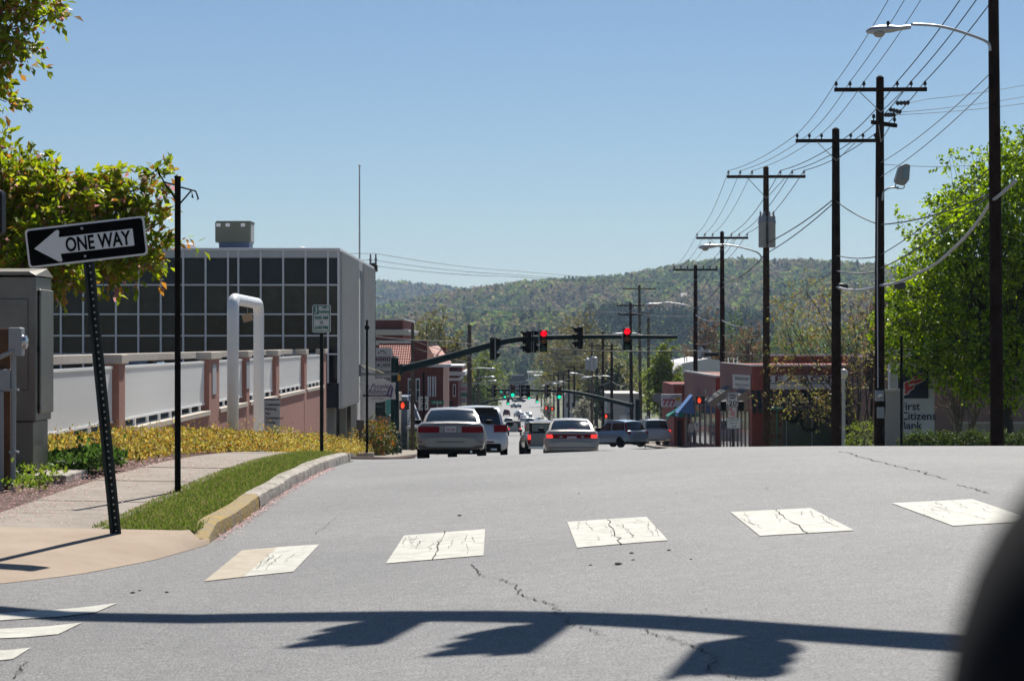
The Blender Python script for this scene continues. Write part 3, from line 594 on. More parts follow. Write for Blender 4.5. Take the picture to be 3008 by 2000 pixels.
# traffic cabinet, meter post
x1 = -4.95; x0 = -6.3; y0, y1 = 24.77, 25.6; zb = g(-5, 25) + .10
t = thing('control_cabinet', 'tall brushed metal control cabinet on a concrete pad', 'cabinet', (-5.6, 25.2, zb))
MB().box(x0 + .03, x1 - .03, y0 + .03, y1 - .03, zb + .10, zb + .62).build('plinth', ALU, t, bevel=.008)
MB().box(x0, x1, y0, y1, zb + .625, zb + 2.13).build('body', ALU, t, bevel=.01)
MB().add([(x0-.02,y0-.06,2.06),(x1+.02,y0-.06,2.06),(x1+.02,y1+.03,2.06),(x0-.02,y1+.03,2.06),(x0-.02,y0-.06,2.10),(x1-.05,y0-.06,2.10),(x1-.05,y1+.03,2.16),(x0-.02,y1+.03,2.16)], [(0,3,2,1),(4,5,6,7),(0,1,5,4),(1,2,6,5),(2,3,7,6),(3,0,4,7)]).build('roof_lid', ALU, t, bevel=.006)
dr = MB().box(x1 + .002, x1 + .03, y0 + .12, y1 - .02, zb + .70, zb + 2.0).build('side_door', ALU, t, bevel=.012)
for z in (.75, 1.35, 1.93): MB().cyl((x1 + .03, y0 + .11, zb + z), (x1 + .03, y0 + .11, zb + z + .06), .012).build('hinge', STEEL, dr)
d2 = MB().box(x0 + .08, x1 - .08, y0 - .02, y0 - .002, zb + .95, zb + 1.9).build('front_door', ALU, t, bevel=.008)
MB().tube([(x1 - .32, y0 - .02, zb + 1.1), (x1 - .32, y0 - .06, zb + 1.12), (x1 - .32, y0 - .06, zb + 1.38), (x1 - .32, y0 - .02, zb + 1.4)], .011, 8).build('handle', STEEL, d2)
pad = MB().box(x0 - .3, x1 + .36, y0 - .25, y1 + .2, zb - .15, zb + .08).build('concrete_pad', KERB, t, bevel=.015)
PL = W(0, 1440, 23.4); zg = g(-5.1, 23.4) + .1
t = thing('meter_post', 'wooden post carrying a grey electric meter, boxes and conduit', 'meter post', (-5.0, 23.45, zg))
WOOD = mat('stained_wood', (.13, .06, .025), .7, var=.35, scale=5, bump=.3, bscale=25); GREYB = mat('grey_enamel', (.27, .28, .29), .5, .3, var=.08, scale=5)
def bx(px0, px1, py0, py1, D, th): a = W(px0, py1, D); b = W(px1, py0, D); return a.x, b.x, D, D + th, a.z, b.z
MB().box(*bx(-60, 30, 965, 1440, 23.5, .14)).build('timber', WOOD, t, bevel=.006)
MB().box(*bx(-120, -62, 1200, 1440, 23.5, .1)).build('timber', WOOD, t, bevel=.006)
mbx = MB().box(*bx(24, 62, 962, 1046, 23.30, .18)).build('meter_box', GREYB, t, bevel=.012)
cx_ = W(62, 1005, 23.4); MB().lathe((cx_.x, 23.39, cx_.z), [(.075, 0), (.082, .004), (.07, .02), (.066, .055), (.03, .07)], 18, 'x').build('meter_dial', mat('meter_glass', (.45, .46, .47), .12, .6, var=.2, scale=30), mbx, smooth=True)
MB().tube([W(40, 1045, 23.36), W(40, 1180, 23.36), W(38, 1440, 23.36)], .026, 12).build('conduit', GREYB, t, smooth=True)
for y_ in (1142, 1325): MB().box(*bx(26, 52, y_, y_ + 6, 23.32, .08)).build('conduit_clip', STEEL, t)
MB().box(*bx(-30, 31, 1085, 1150, 23.34, .12)).build('junction_box', GREYB, t, bevel=.01)
MB().tube([W(-60, 1062, 23.3), W(0, 1050, 23.3), W(40, 1030, 23.3)], .022, 10).build('service_elbow', GREYB, t, smooth=True)
MB().tube([W(2, 1150, 23.34), W(2, 1440, 23.34)], .03, 10).build('conduit', GREYB, t, smooth=True)
# pedestrian signal reaching in at the left edge
t = thing('pedestrian_signal', 'black pedestrian signal housing cut by the left edge of the view', 'traffic signal', (-5.5, 22, g(-5.5, 22) + .1))
zc = 2.56; MB().box(-5.14, -4.685, 21.85, 22.10, zc - .21, zc + .21).build('housing', BLACK, t, bevel=.04); MB().lathe((-5.5, 22, g(-5.5, 22)), [(.11, 0), (.09, .3), (.055, .4), (.055, 3.1), (.02, 3.15)], 14).build('pole', DARKG, t, smooth=True)
MB().cyl((-5.5, 22, zc), (-5.14, 22, zc), .03).build('bracket', BLACK, t)
# ---- pink wall with white railings
PINK = mat('pink_stucco', (.38, .185, .145), .85, var=.10, scale=6, bump=.3, bscale=50); CAP = mat('tan_coping', (.50, .44, .37), .8, var=.08, scale=4, bump=.15, bscale=40); RAIL = mat('white_rail', (.90, .90, .88), .45, var=.04)
XW = -7.55
t = thing('garden_wall', 'pink stucco wall with tan copings and white picket railings', 'wall', (XW, 60, g(XW, 60)))
ztop = 1.15
piers = [(36.8, 37.3), (45.0, 45.7), (58.4, 60.4), (66.6, 67.4), (75.0, 76.0), (85.2, 86.2), (94.0, 95.2)]
for a, b in piers:
    x0, x1 = XW - .13, XW + .13
    MB().box(x0, x1, a, b, g(XW, a) - .8, ztop - .18).build('pier', PINK, t)
    MB().box(x0 - .06, x1 + .06, a - .06, b + .06, ztop - .18, ztop).build('pier_cap', CAP, t, bevel=.012)
back = MB(); back.box(XW - 1.3, XW - 1.06, 34, 95, ztop - .2, ztop - .02); back.build('rear_coping', CAP, t, bevel=.012)
pk = MB().box(-.012, .012, -.026, .026, 0, 1).build('picket', RAIL); pk.parent = t; first = True
for (a0, a1), (b0, b1) in zip(piers, piers[1:]):
    ya, yb = a1, b0; zs = ztop - .22 - 1.07; zsill = zs - .14 
    MB().box(XW - .12, XW + .12, ya, yb, g(XW, yb) - .9, zsill - .12).build('wall_panel', PINK, t)
    MB().box(XW - .17, XW + .17, ya, yb, zsill - .12, zsill).build('sill', CAP, t, bevel=.012)
    MB().box(XW - .025, XW + .025, ya + .04, yb - .04, zs, zs + .045).build('bottom_rail', RAIL, t); MB().box(XW - .03, XW + .03, ya + .04, yb - .04, zs + 1.02, zs + 1.07).build('top_rail', RAIL, t)
    y = ya + .3
    while y < yb: MB().box(XW - .025, XW + .025, y - .04, y + .04, zsill + .001, zs - .001).build('rail_foot', RAIL, t); y += 1.65
    y = ya + .08
    while y < yb - .06:
        if first: pk.location = Vector((XW, y, zs + .046)) - t.location; pk.scale = (1, 1, .973); first = False
        else: inst(pk, t, Vector((XW, y, zs + .046)) - t.location, scale=(1, 1, .973))
        y += .095 if ya < 62 else .13
for py_, D in ((59.3, 0), (66.9, 0)):
    MB().box(XW + .132, XW + .15, py_ - .38, py_ + .38, ztop - 1.05, ztop - .3).build('plaque', mat('plaque_grey', (.42, .43, .45), .5, var=.2, scale=20), t)
# customer parking board behind the arch
c0 = W(797, 1222, 56); t = thing('notice_board', 'grey Customer Parking No Commercial Trucks board by the pipe arch', 'sign', (c0.x, 56, g(c0.x, 56)))
a = W(776, 1278, 56); b = W(822, 1170, 56); MB().box(a.x, b.x, 56, 56.06, a.z, b.z).build('sign_panel', mat('board_grey', (.34, .35, .37), .5, var=.06), t)
MB().box(a.x, b.x, 55.99, 56.0, b.z - .04, b.z).build('header_strip', mat('navy', (.02, .02, .06), .5, var=0), t)
for i, s_ in enumerate(('Customer', 'Parking', 'No', 'Commercial', 'Trucks')): text(s_, .085, SIGNK, t, (a.x + .03, 55.985, b.z - .17 - i * .105), align='LEFT', depth=.002, bold=.001)
for x in (a.x + .05, b.x - .05): MB().box(x - .02, x + .02, 56.02, 56.05, g(x, 56) - .1, a.z).build('leg', STEEL, t)
# white pipe arch
WPIPE = mat('white_pipe', (.78, .79, .80), .4, var=.06, scale=3)
pa = at(684, 46); pb = at(760, 50.2); r = .112; ht = W(684, 878, 46).z; hb_ = W(760, 885, 50.2).z
t = thing('pipe_arch', 'white steel pipe arch, an upside down U of thick pipe', 'arch', pa)
pts = [pa - Vector((0,0,.2)), Vector((pa.x, pa.y, ht - .28))] + [Vector((pa.x, pa.y, ht - .28)) + Vector(((pb.x - pa.x) * .07 * (1 - math.cos(a)), .28 * (1 - math.cos(a)), .28 * math.sin(a))) for a in [R(k) for k in (20, 45, 70, 90)]]
end = Vector((pb.x, pb.y, ht - .28 - .02)); pts += [end + Vector(((pa.x - pb.x) * .07 * (1 - math.cos(a)), -.28 * (1 - math.cos(a)), .28 * math.sin(a))) for a in [R(k) for k in (90, 70, 45, 20)]] + [end, pb - Vector((0,0,.2))]
MB().tube(pts, r, 20).build('pipe', WPIPE, t, smooth='all')
q = W(727, 933, 48); MB().obox(q, (.2, .01, .16), Matrix.Rotation(R(-15), 3, 'Y')).build('hanging_tag', mat('tag_tan', (.36, .26, .17), .7, var=.3, scale=30), t)
MB().tube([q + Vector((0, 0, .07)), Vector((q.x, q.y, ht - .11))], .006, 6).build('tag_wire', STEEL, t)
# ---- office building
DB = 97.0; XB = -7.05; ZR = 5.25
GLASS = mat('dark_window_glass', (.012, .014, .018), .06, var=.4, scale=.7, spec=.2); MULL = mat('white_mullion', (.74, .73, .75), .5, var=.05); METAL = mat('ribbed_metal', (.46, .46, .45), .5, .0, var=.08, scale=1.5)
t = thing('office_building', 'two storey office block with dark window grid and ribbed metal side', 'building', (XB - 8, DB, g(XB - 8, DB)))
zg = g(XB, DB) - 1; xL = XB - 18.5
MB().box(xL, XB - .05, DB + .12, 121, -1.25, ZR - .35).build('core', mat('dark_interior', (.02, .02, .022), .8, var=.1), t)
MB().box(xL, XB - .9, DB + .8, 120.5, zg - 3, -1.25).build('base_wall', mat('base_concrete', (.26, .25, .23), .85, var=.15, scale=1), t)
for yy in (DB + 1.2, DB + 8, DB + 16, DB + 23): MB().box(XB - .55, XB - .25, yy, yy + .35, zg - 3, -1.27).build('column', mat('base_concrete', (.26, .25, .23), .85), t)
MB().box(xL - .1, XB + .05, DB - .08, 121.1, ZR - .12, ZR).build('roof_edge', MULL, t, bevel=.01)
MB().box(xL, XB - .02, DB - .02, DB + .11, ZR - .40, ZR - .125).build('fascia', mat('fascia_white', (.52, .53, .54), .5, var=.04), t)
rows = [W(0, v, DB).z for v in (757, 837, 923, 986, 1040, 1125)]; wmod = .912; xs_ = []
k = 0; x = XB - .02
while x > xL: xs_.append(x); x -= (.42 if k in (0, 5, 12, 19) else wmod); k += 1
PANES = [mat('glass_blue', (.010, .018, .032), .05, var=.4, scale=.9, spec=.2), mat('glass_blind_reflection', (.055, .050, .038), .10, var=.5, scale=.8, spec=.15), mat('glass_brown', (.012, .010, .009), .05, var=.6, scale=1.2, spec=.2), GLASS, GLASS]  # row tints paint reflections into the glass; the lighter one also stands for blinds
for i in range(len(xs_) - 1):
    xa, xb = xs_[i + 1], xs_[i]
    for j in range(5):
        zt, zb_ = rows[j] , rows[j + 1]
        tilt = random.uniform(-.004, .004)
        MB().add([(xa + .03, DB + .06 + tilt, zb_ + .03), (xb - .03, DB + .06 - tilt, zb_ + .03), (xb - .03, DB + .06 - tilt, zt - .03), (xa + .03, DB + .06 + tilt, zt - .03), (xa + .03, DB + .09, zb_ + .03), (xb - .03, DB + .09, zb_ + .03), (xb - .03, DB + .09, zt - .03), (xa + .03, DB + .09, zt - .03)],
                 [(0,1,2,3),(4,7,6,5),(0,4,5,1),(1,5,6,2),(2,6,7,3),(3,7,4,0)]).build('pane', PANES[j] if random.random() < .8 else GLASS, t)
for x in xs_: MB().box(x - .035, x + .035, DB - .05, DB + .055, rows[5], rows[0] + .27).build('mullion', MULL, t)
for z in rows[1:5]: MB().box(xL, XB - .03, DB - .02, DB + .05, z - .03, z + .03).build('transom', MULL, t)
# blinds and curtains seen behind some panes
BL = mat('window_blind', (.20, .17, .12), .8, var=.25, scale=3)
# ribbed street side
def ribs(y0, y1, z0f, name, xo=0.):
    A, B = [], []; y = y0; k = 0
    while y < y1:
        for dy, dx in ((0, 0), (.52, 0), (.55, .12), (.63, .12), (.66, 0)):
            yy = min(y1, y + dy); A.append((XB + xo + dx, yy, z0f(yy))); B.append((XB + xo + dx, yy, ZR - .13))
        y += .68
    return MB().grid([A, B]).build(name, METAL, t, recalc=False)
ribs(DB, 107.9, lambda y: -1.30, 'ribbed_cladding'); ribs(111.2, 121, lambda y: -3.2, 'ribbed_cladding')
MB().box(XB - .25, XB + .02, 107.95, 110.5, -4, ZR - .56).build('recess_panel', mat('recess_sunlit_paint', (.55, .54, .51), .6, var=.06), t); MB().box(XB - .08, XB + .08, 107.93, 111.15, ZR - .55, ZR - .13).build('recess_header', STEEL, t)  # pale flush pier puts the sunlit look of the recess into its colour
a = W(632, 728, DB + 5); b = W(735, 652, DB + 5)
OLIVE = mat('olive_enamel', (.085, .10, .075), .6, var=.12, scale=2)
t2 = thing('rooftop_unit', 'olive green air conditioning unit on the office roof', 'air conditioner', (a.x, DB + 5, ZR))
MB().box(a.x, b.x, DB + 5, DB + 6.6, a.z + .24, b.z).build('casing', OLIVE, t2, bevel=.01); MB().box(a.x + .15, b.x - .05, DB + 5.1, DB + 6.5, ZR + .001, a.z + .235).build('kerb_frame', mat('unit_blue', (.05, .08, .16), .6, var=.1), t2)
MB().box(a.x + .05, b.x + .04, DB + 4.95, DB + 6.65, b.z, b.z + .04).build('lid', OLIVE, t2, bevel=.01)
for x in (.05, .45, 1.1): MB().box(a.x + x, a.x + x + .18, DB + 4.985, DB + 4.995, b.z - .2, b.z - .06).build('label_plate', SIGNW, t2)
MB().box(b.x + .001, b.x + .02, DB + 5.2, DB + 6.3, a.z + .3, b.z - .1).build('louvre', STEEL, t2)
for px, w_, lab in ((556, .32, 'white domed vent on the office roof beside the cherry tree'), (888, .19, 'low white dome on the office roof near its right corner')):
    q = W(px, 728, DB + 4); tag(MB().lathe((q.x, DB + 4, ZR), [(w_ * .9, 0), (w_, .12), (w_, .16 * w_ / .32), (w_ * .8, .3 * w_ / .32), (w_ * .3, .35 * w_ / .32)], 18).build('roof_vent', MULL, smooth=True), lab, 'roof vent')
q = W(1056, 757, 113); t2 = thing('flagpole', 'bare slender flagpole on the office roof', 'flagpole', (q.x, 113, ZR)); MB().tube([(q.x, 113, ZR), (q.x, 113, W(0, 490, 113).z)], [.045, .03], 10).build('pole', STEEL, t2, smooth=True); MB().lathe((q.x, 113, W(0, 490, 113).z), [(.03, 0), (.06, .04), (.06, .08), (.01, .12)], 10).build('finial', STEEL, t2)
# car behind the wall (only its roof shows)
# ------------------------------------------------------------------ traffic signals
MASTG = mat('mast_green', (.007, .024, .026), .6, .0, var=.1, scale=4, spec=.12)
SIGB = mat('signal_black', (.004, .004, .0045), .5, var=.1, spec=.12)
def lens(n, col, e, base): return mat(n, base, .25, var=0, emit=col, estr=e)
L_RED, L_GRN = lens('lit_red', (1, .0, .01), 1.3, (.3, 0, 0)), lens('lit_green', (.0, 1., .55), .85, (0, .2, .1))
L_OFFR, L_OFFA, L_OFFG = mat('dull_red_lens', (.09, .005, .005), .3, var=0), mat('dull_amber_lens', (.20, .06, .008), .3, var=0), mat('dull_green_lens', (.005, .05, .03), .3, var=0)
def signal_head(name, label, loc, rz, lit, group, hang=None, scale=1.):
    """three section head facing local -Y"""
    t = thing(name, label, 'traffic light', (0, 0, 0), group)
    MB().box(-.175, .175, 0, .22, -.535, .535).build('housing', SIGB, t, bevel=.025)
    for k, (z, off, on) in enumerate(((.355, L_OFFR, L_RED), (0, L_OFFA, L_OFFA), (-.355, L_OFFG, L_GRN))):
        MB().lathe((0, -.012, z), [(.15, -.01), (.15, .002), (.11, .022), (.04, .03)], 20, 'y').build('lens', on if lit == k else off, t, smooth='all')
        mb = MB(); A, B = [], []
        for i in range(13):
            a = R(-35 + 250 * i / 12); A.append((.165 * math.cos(a), -.004, z + .165 * math.sin(a))); B.append((.16 * math.cos(a), -.10 - .20 * max(0, math.sin(a)), z + .16 * math.sin(a) - .015))
        mb.grid([A, B]); v = mb.build('visor', SIGB, t, recalc=False, smooth='all'); sol = v.modifiers.new('s', 'SOLIDIFY'); sol.thickness = .008
    MB().box(-.24, -.20, .08, .13, -.60, .60).build('bracket', STEEL, t); MB().box(-.24, -.17, .08, .13, -.50, -.46).build('bracket_arm', STEEL, t); MB().box(-.24, -.17, .08, .13, .46, .50).build('bracket_arm', STEEL, t)
    t.location = loc; t.rotation_euler = (0, 0, rz); t.scale = (scale,) * 3
    return t
def mast(label, base, arm_pts, r0, r1, dirx):
    t = thing('signal_mast', label, 'signal mast', base)
    zt = arm_pts[0].z + .55
    MB().lathe(base, [(.34, -.1), (.34, .25), (.28, .30), (.30, .55), (.27, .9), (.21, 1.05), (.205, 1.2), (.18, zt - base.z - .05), (.20, zt - base.z), (.08, zt - base.z + .12)], 18).build('pole', MASTG, t, smooth=True)
    n = len(arm_pts); ar = MB().tube(arm_pts, [r0 + (r1 - r0) * i / (n - 1) for i in range(n)], 14).build('arm', MASTG, t, smooth='all')
    MB().obox(arm_pts[0] + Vector((.1 * dirx, 0, 0)), (.12, .5, .55)).build('arm_plate', MASTG, t, bevel=.01)
    return t
def spline(pts, n=6):
    P = [Vector(p) for p in pts]; out = []
    for i in range(len(P) - 1):
        a, b, c_, d = P[max(i-1, 0)], P[i], P[i+1], P[min(i+2, len(P)-1)]
        for k in range(n):
            u = k / n; out.append(.5 * ((2*b) + (c_ - a) * u + (2*a - 5*b + 4*c_ - d) * u*u + (3*b - a - 3*c_ + d) * u**3))
    out.append(P[-1]); return out
DM = 115.0; pb = at(1160, DM, .12)
mast('dark green signal mast rising beside the parked tan sedan with long curved arm', pb, spline([W(1172, 1086, DM), W(1270, 1062, DM), W(1400, 1025, DM), W(1500, 1000, DM), W(1600, 992, DM), W(1780, 989, DM), W(1990, 990, DM)]), .20, .085, 1)
HG = 'traffic lights on the near mast arm'
signal_head('traffic_light', 'leftmost black traffic light turned away on the near curved arm', W(1455, 1024, DM - .1) + Vector((0, -.1, 0)), R(115), -1, HG)
signal_head('traffic_light', 'black traffic light seen from its side left of the first red light', W(1545, 1004, DM - .2) + Vector((0, -.1, 0)), R(-70), -1, HG)
signal_head('traffic_light', 'dark traffic light turned sideways directly behind the left red light', W(1576, 1003, DM + .35), R(80), -1, HG)
signal_head('traffic_light', 'left of the two red traffic lights on the near arm', W(1597, 1001, DM - .35), R(2), 0, HG)
signal_head('traffic_light', 'black side facing traffic light between the two red lights', W(1697, 992, DM - .2), R(-75), -1, HG)
signal_head('traffic_light', 'right of the two red traffic lights on the near arm', W(1842, 995, DM - .3), R(2), 0, HG)
# second mast, from the right
DS = 200.0; pb2 = at(1873, DS, .12)
mast('second dark green signal mast whose arm reaches in from the right', pb2, spline([W(1862, 1193, DS), W(1800, 1178, DS), W(1740, 1163, DS), W(1670, 1150, DS), W(1600, 1147, DS), W(1430, 1145, DS)]), .20, .09, -1)
HG2 = 'traffic lights on the second mast arm'
signal_head('traffic_light', 'green traffic light near the tip of the second mast arm', W(1506, 1147, DS - .3), 0, 2, HG2)
signal_head('traffic_light', 'green traffic light on the second arm nearer its pole', W(1643, 1153, DS - .3), 0, 2, HG2)
for px, lab in ((1453, 'black traffic light at the far left of the second arm'), (1534, 'black traffic light right of the upper green light'), (1548, 'black back of a traffic light in the middle of the second arm'), (1609, 'black traffic light left of the right green light on the second arm')):
    signal_head('traffic_light', lab, W(px, 1148, DS - .2), R(random.choice((-75, 80))), -1, HG2)
# farther masts
D3 = 330.0
mast('third signal mast, its thin arm coming from the left far down the street', at(1395, D3, .1), spline([W(1402, 1192, D3), W(1440, 1178, D3), W(1490, 1171, D3), W(1570, 1168, D3)]), .18, .08, 1)
for px, py, lab in ((1493, 1178, 'small green light hanging lowest on the third mast arm'), (1578, 1172, 'small green light farther right at the end of the third arm'), (1554, 1162, 'small green light between the two mast arms'), (1483, 1158, 'small green light left above the lowest one')):
    signal_head('traffic_light', lab, W(px, py, D3 - .3 - random.random()), 0, 2, 'small green lights far down the street', scale=1.0)
D4 = 480.0
mast('far signal mast with horizontal arm above the distant cars', at(1385, D4, .1), spline([W(1390, 1168, D4), W(1430, 1160, D4), W(1520, 1157, D4)]), .18, .08, 1)
for px, py, lab in ((1472, 1145, 'tiny green light at the left end of the far arms'), (1515, 1143, 'tiny green light beside the upper traffic light far away')):
    signal_head('traffic_light', lab, W(px, py, D4 - .4), 0, 2, 'small green lights far down the street')
L_HAND = mat('lit_hand', (.3, .02, 0), .4, var=0, emit=(1, .06, .02), estr=1.1)
def ped(label, ctr, side=0, lit=True, face=0, post=False):
    t = thing('pedestrian_signal', label, 'traffic signal', (0, 0, 0), 'pedestrian signals with a red hand')
    MB().box(-.23, .23, 0, .2, -.21, .21).build('housing', SIGB, t, bevel=.02)
    MB().box(-.20, .20, -.012, -.002, -.185, .185).build('face', mat('ped_face', (.012, .012, .012), .3, var=0), t)
    hand = [(-.15,-.15),(-.05,-.15),(-.02,-.04),(.01,.02),(-.01,.04),(-.04,.0),(-.05,.13),(-.07,.13),(-.075,.03),(-.085,.15),(-.105,.15),(-.11,.03),(-.125,.13),(-.145,.12),(-.145,.0),(-.17,.08),(-.185,.07),(-.18,-.06)]
    if lit: MB().xz([(u + .03, v) for u, v in hand], -.018, -.0125).build('hand_symbol', L_HAND, t)
    MB().box(-.25, .25, -.14, 0, .205, .22).build('visor', SIGB, t)
    t.location = ctr; t.rotation_euler = (0, 0, face)
    if post: 
        b = Vector((ctr.x, ctr.y + .1, g(ctr.x, ctr.y))); MB().cyl((0, .28, b.z - ctr.z), (0, .28, .35), .05).build('pole', SIGB, t); MB().box(-.04, .04, .195, .27, -.05, .05).build('bracket', SIGB, t)
    return t
ped('pedestrian signal with red hand on the near signal mast', W(1187, 1190, DM - .35)); ped('pedestrian signal with red hand on the pole beside the blue awning', W(2058, 1175, 128))
ped('pedestrian signal with red hand above the blue compact car', W(1783, 1222, 190), post=True)
for px, py, lab in ((1606, 1198, 'left of two tiny red hands at the far right kerb'), (1624, 1200, 'right of two tiny red hands at the far right kerb')): ped(lab, W(px, py, 260), post=True)
o = MB().box(*[v for v in (W(1168, 1118, DM - .3).x, W(1177, 1118, DM).x, DM - .35, DM - .05, W(0, 1118, DM).z, W(0, 1100, DM).z)]).build('signal_box', mat('amber_box', (.55, .24, .01), .5, var=.05), bevel=.02); tag(o, 'small amber box fixed high on the near signal mast', 'box')
# mast arm over the camera's own crossing: stands off the right edge, its shadow lies across the road
arm_z = 6.0
def up_sun(p, z): k = (z - p.z) / sd.z; return p + sd * k
s0, s1, s2 = G(-300, 1765), G(1400, 1809), G(2780, 1886)
a0, a1, a2 = up_sun(s0, arm_z), up_sun(s1, arm_z), up_sun(s2, arm_z)
a3 = a2 + (a2 - a1).normalized() * 4.2; mbase = Vector((a3.x + .2, a3.y, g(a3.x, a3.y)))
m5 = mast('signal mast off the right edge whose arm shadow crosses the road', mbase, spline([a3, a2, a1, a0]), .20, .15, -1)
for px, py, rz_, lab in ((1140, 1812, -92, 'left traffic light on the overhead arm whose shadow has three prongs'), (1540, 1830, -95, 'middle traffic light on the overhead arm casting the second shadow'), (2200, 1875, 30, 'right traffic light on the overhead arm casting the round shadow')):
    q = up_sun(G(px, py), arm_z); signal_head('traffic_light', lab, q + Vector((0, -.2, .45)), R(rz_), -1, 'traffic lights over the near crossing')

# ------------------------------------------------------------------ utility poles
POLEW = mat('creosote_pole', (.024, .014, .010), .9, spec=.08, var=.5, scale=3.5, bump=.5, bscale=14); POLEG = mat('weathered_pole', (.10, .078, .062), .9, spec=.1, var=.35, scale=3.5, bump=.5, bscale=14)
INS = mat('brown_insulator', (.02, .016, .016), .25, var=0); INSG = mat('grey_insulator', (.32, .32, .32), .3, var=0)
LAMPG = mat('lamp_aluminium', (.42, .43, .44), .4, .6, var=.06); LENSG = mat('lamp_glass', (.34, .31, .26), .25, var=.1)
POLES = {}
def pole(key, label, px, D, ytop, r, arms=(), lean=0., m=None, ins=INS, armlen=3.05, group='wooden utility poles along the street'):
    b = at(px, D, -.05); top = W(px + lean, ytop, D); t = thing('utility_pole', label, 'utility pole', b, group); m = m or POLEW
    MB().tube([b - Vector((0,0,.4)), b.lerp(top, .35), b.lerp(top, .7), top, top + Vector((0,0,.06))], [r * 1.12, r, r * .9, r * .78, r * .3], 12).build('pole', m, t, smooth=True)
    P = {'top': top, 'b': b, 't': t, 'pins': []}
    for (dz, ln, n, yaw, br) in arms:
        cpt = top - Vector((0, 0, dz)); u = Vector((math.cos(yaw), math.sin(yaw), 0)); M = Matrix.Rotation(yaw, 3, 'Z')
        q = cpt + M @ Vector((0, -r * .95, 0)); cr = MB().obox(q, (ln, .11, .13), M).build('crossarm', m, t, bevel=.008); pins = []
        for i in range(n):
            s = (-.5 + (i + .0) / (n - 1)) * (ln - .16) if n > 2 else (-.5 + i) * (ln - .2)
            if n == 6: s = (-.48, -.33, -.18, .18, .33, .48)[i] * ln
            pp = q + u * s + Vector((0, 0, .066)); MB().lathe(pp, [(.02, 0), (.02, .07), (.055, .075), (.05, .10), (.065, .12), (.04, .17), (.045, .19), (.02, .21)], 8).build('insulator', ins, cr); pins.append(pp + Vector((0, 0, .2)))
        P['pins'].append(pins)
        if br:
            for sg in (-1, 1): MB().tube([q + u * sg * ln * .24 + Vector((0, -.06, -.05)), cpt + Vector((0, -r, -br))], .016, 5).build('brace', STEEL, t)
    POLES[key] = P; return P
def P_at(k, py): p = POLES[k]; f = (py - 0); b, tp = p['b'], p['top']; z = W(0, py, b.y).z; u = (z - b.z) / (tp.z - b.z); return b.lerp(tp, u)
pole('A', 'thick dark utility pole at the right edge carrying the big street lamp', 2930, 59, -260, .155, [(.3, 3.05, 6, 0, .8)], lean=-14)
pole('B', 'tall dark pole with crossarm, floodlight and white conduit before the maple', 2583, 79, 228, .165, [(.42, 3.05, 6, R(-2), .75), (1.55, 1.6, 2, R(52), .6)], lean=2)
pole('C', 'dark pole with crossarm just left of the pole with the floodlight', 2457, 90, 380, .18, [(.45, 3.05, 6, R(-2), .75)], lean=-2)
pole('D', 'pole carrying the grey transformers and a street lamp', 2252, 105, 492, .155, [(.42, 3.45, 6, R(-2), .95)], lean=-2, m=mat('brown_pole', (.055, .034, .024), .9, spec=.08, var=.4, scale=3.5, bump=.5, bscale=14), ins=INSG)
pole('E', 'crossarm pole left of the transformer pole', 2123, 140, 682, .15, [(.35, 3.05, 6, R(-3), .7)], lean=-2, ins=INSG)
pole('F', 'crossarm pole with a street lamp in front of the brick shops', 2043, 165, 780, .16, [(.3, 3.05, 6, R(-4), .75)], lean=0)
pole('G', 'farther pole with wide crossarm above the right red light', 1882, 235, 838, .16, [(.35, 3.3, 4, R(-6), .8), (2.8, 2.2, 0, 0, 0)], lean=-4, m=POLEG, ins=INSG)
pole('H', 'double crossarm pole left of the wide crossarm pole', 1856, 225, 890, .16, [(.25, 2.6, 3, R(-4), .5), (1.1, 2.4, 3, 0, 0)], lean=-4)
pole('I', 'bare topped wooden pole right of the wide crossarm pole', 1905, 230, 932, .17, m=POLEG)
pole('J', 'dark thin pole behind the tip of the near mast arm', 1771, 260, 975, .16, [(1.5, 3.2, 4, 0, 0)])
pole('K', 'dark pole just right of the three grey transformers', 1797, 250, 1010, .16, [(.6, 3.2, 4, 0, 0)])
pole('L', 'grey pole behind the cluster of three transformers', 1739, 270, 1005, .16, m=POLEG)
pole('M', 'far pole in front of the pale house down the street', 1687, 330, 1075, .15, [(.2, 2.6, 4, 0, 0)])
pole('N', 'wooden pole at the corner of the grey building with two prongs on top', 1096, 126, 775, .15, m=POLEG)
pole('O', 'plain wooden pole left of the leftmost black traffic light', 1379, 185, 955, .19, m=POLEG, group='wooden utility poles along the street')
pole('P', 'plain pole in front of the clay tile roof', 1212, 136, 950, .11, m=POLEG)
for k, (px, D, yt) in enumerate([(1671,360,1085),(1655,395,1095),(1640,430,1090),(1627,470,1098),(1616,510,1100),(1606,560,1104),(1600,600,1100)]):
    pole('f%d' % k, ['first', 'second', 'third', 'fourth', 'fifth', 'sixth', 'seventh'][k] + ' of the small far poles lining the right of the street, counted from nearest', px, D, yt, .15, [(.3, 2.8, 4, 0, 0)], group='small far utility poles')
for k, (px, D, yt) in enumerate([(1404,300,1085),(1420,380,1095),(1432,460,1100)]):
    pole('l%d' % k, ['nearest', 'middle', 'farthest'][k] + ' small pole on the left of the far street', px, D, yt, .15, [], m=POLEG, group='small far utility poles')
# prongs on pole N
for dx in (-.14, .14):
    tp = POLES['N']['top']; MB().lathe(tp + Vector((dx, 0, -.1)), [(.03, 0), (.07, .1), (.05, .2), (.08, .3), (.04, .45), (.05, .55), (.02, .62)], 10).build('insulator', INSG, POLES['N']['t'])
MB().obox(POLES['N']['top'] - Vector((0, .16, .25)), (.5, .12, .35)).build('bracket_block', POLEG, POLES['N']['t'], bevel=.02)
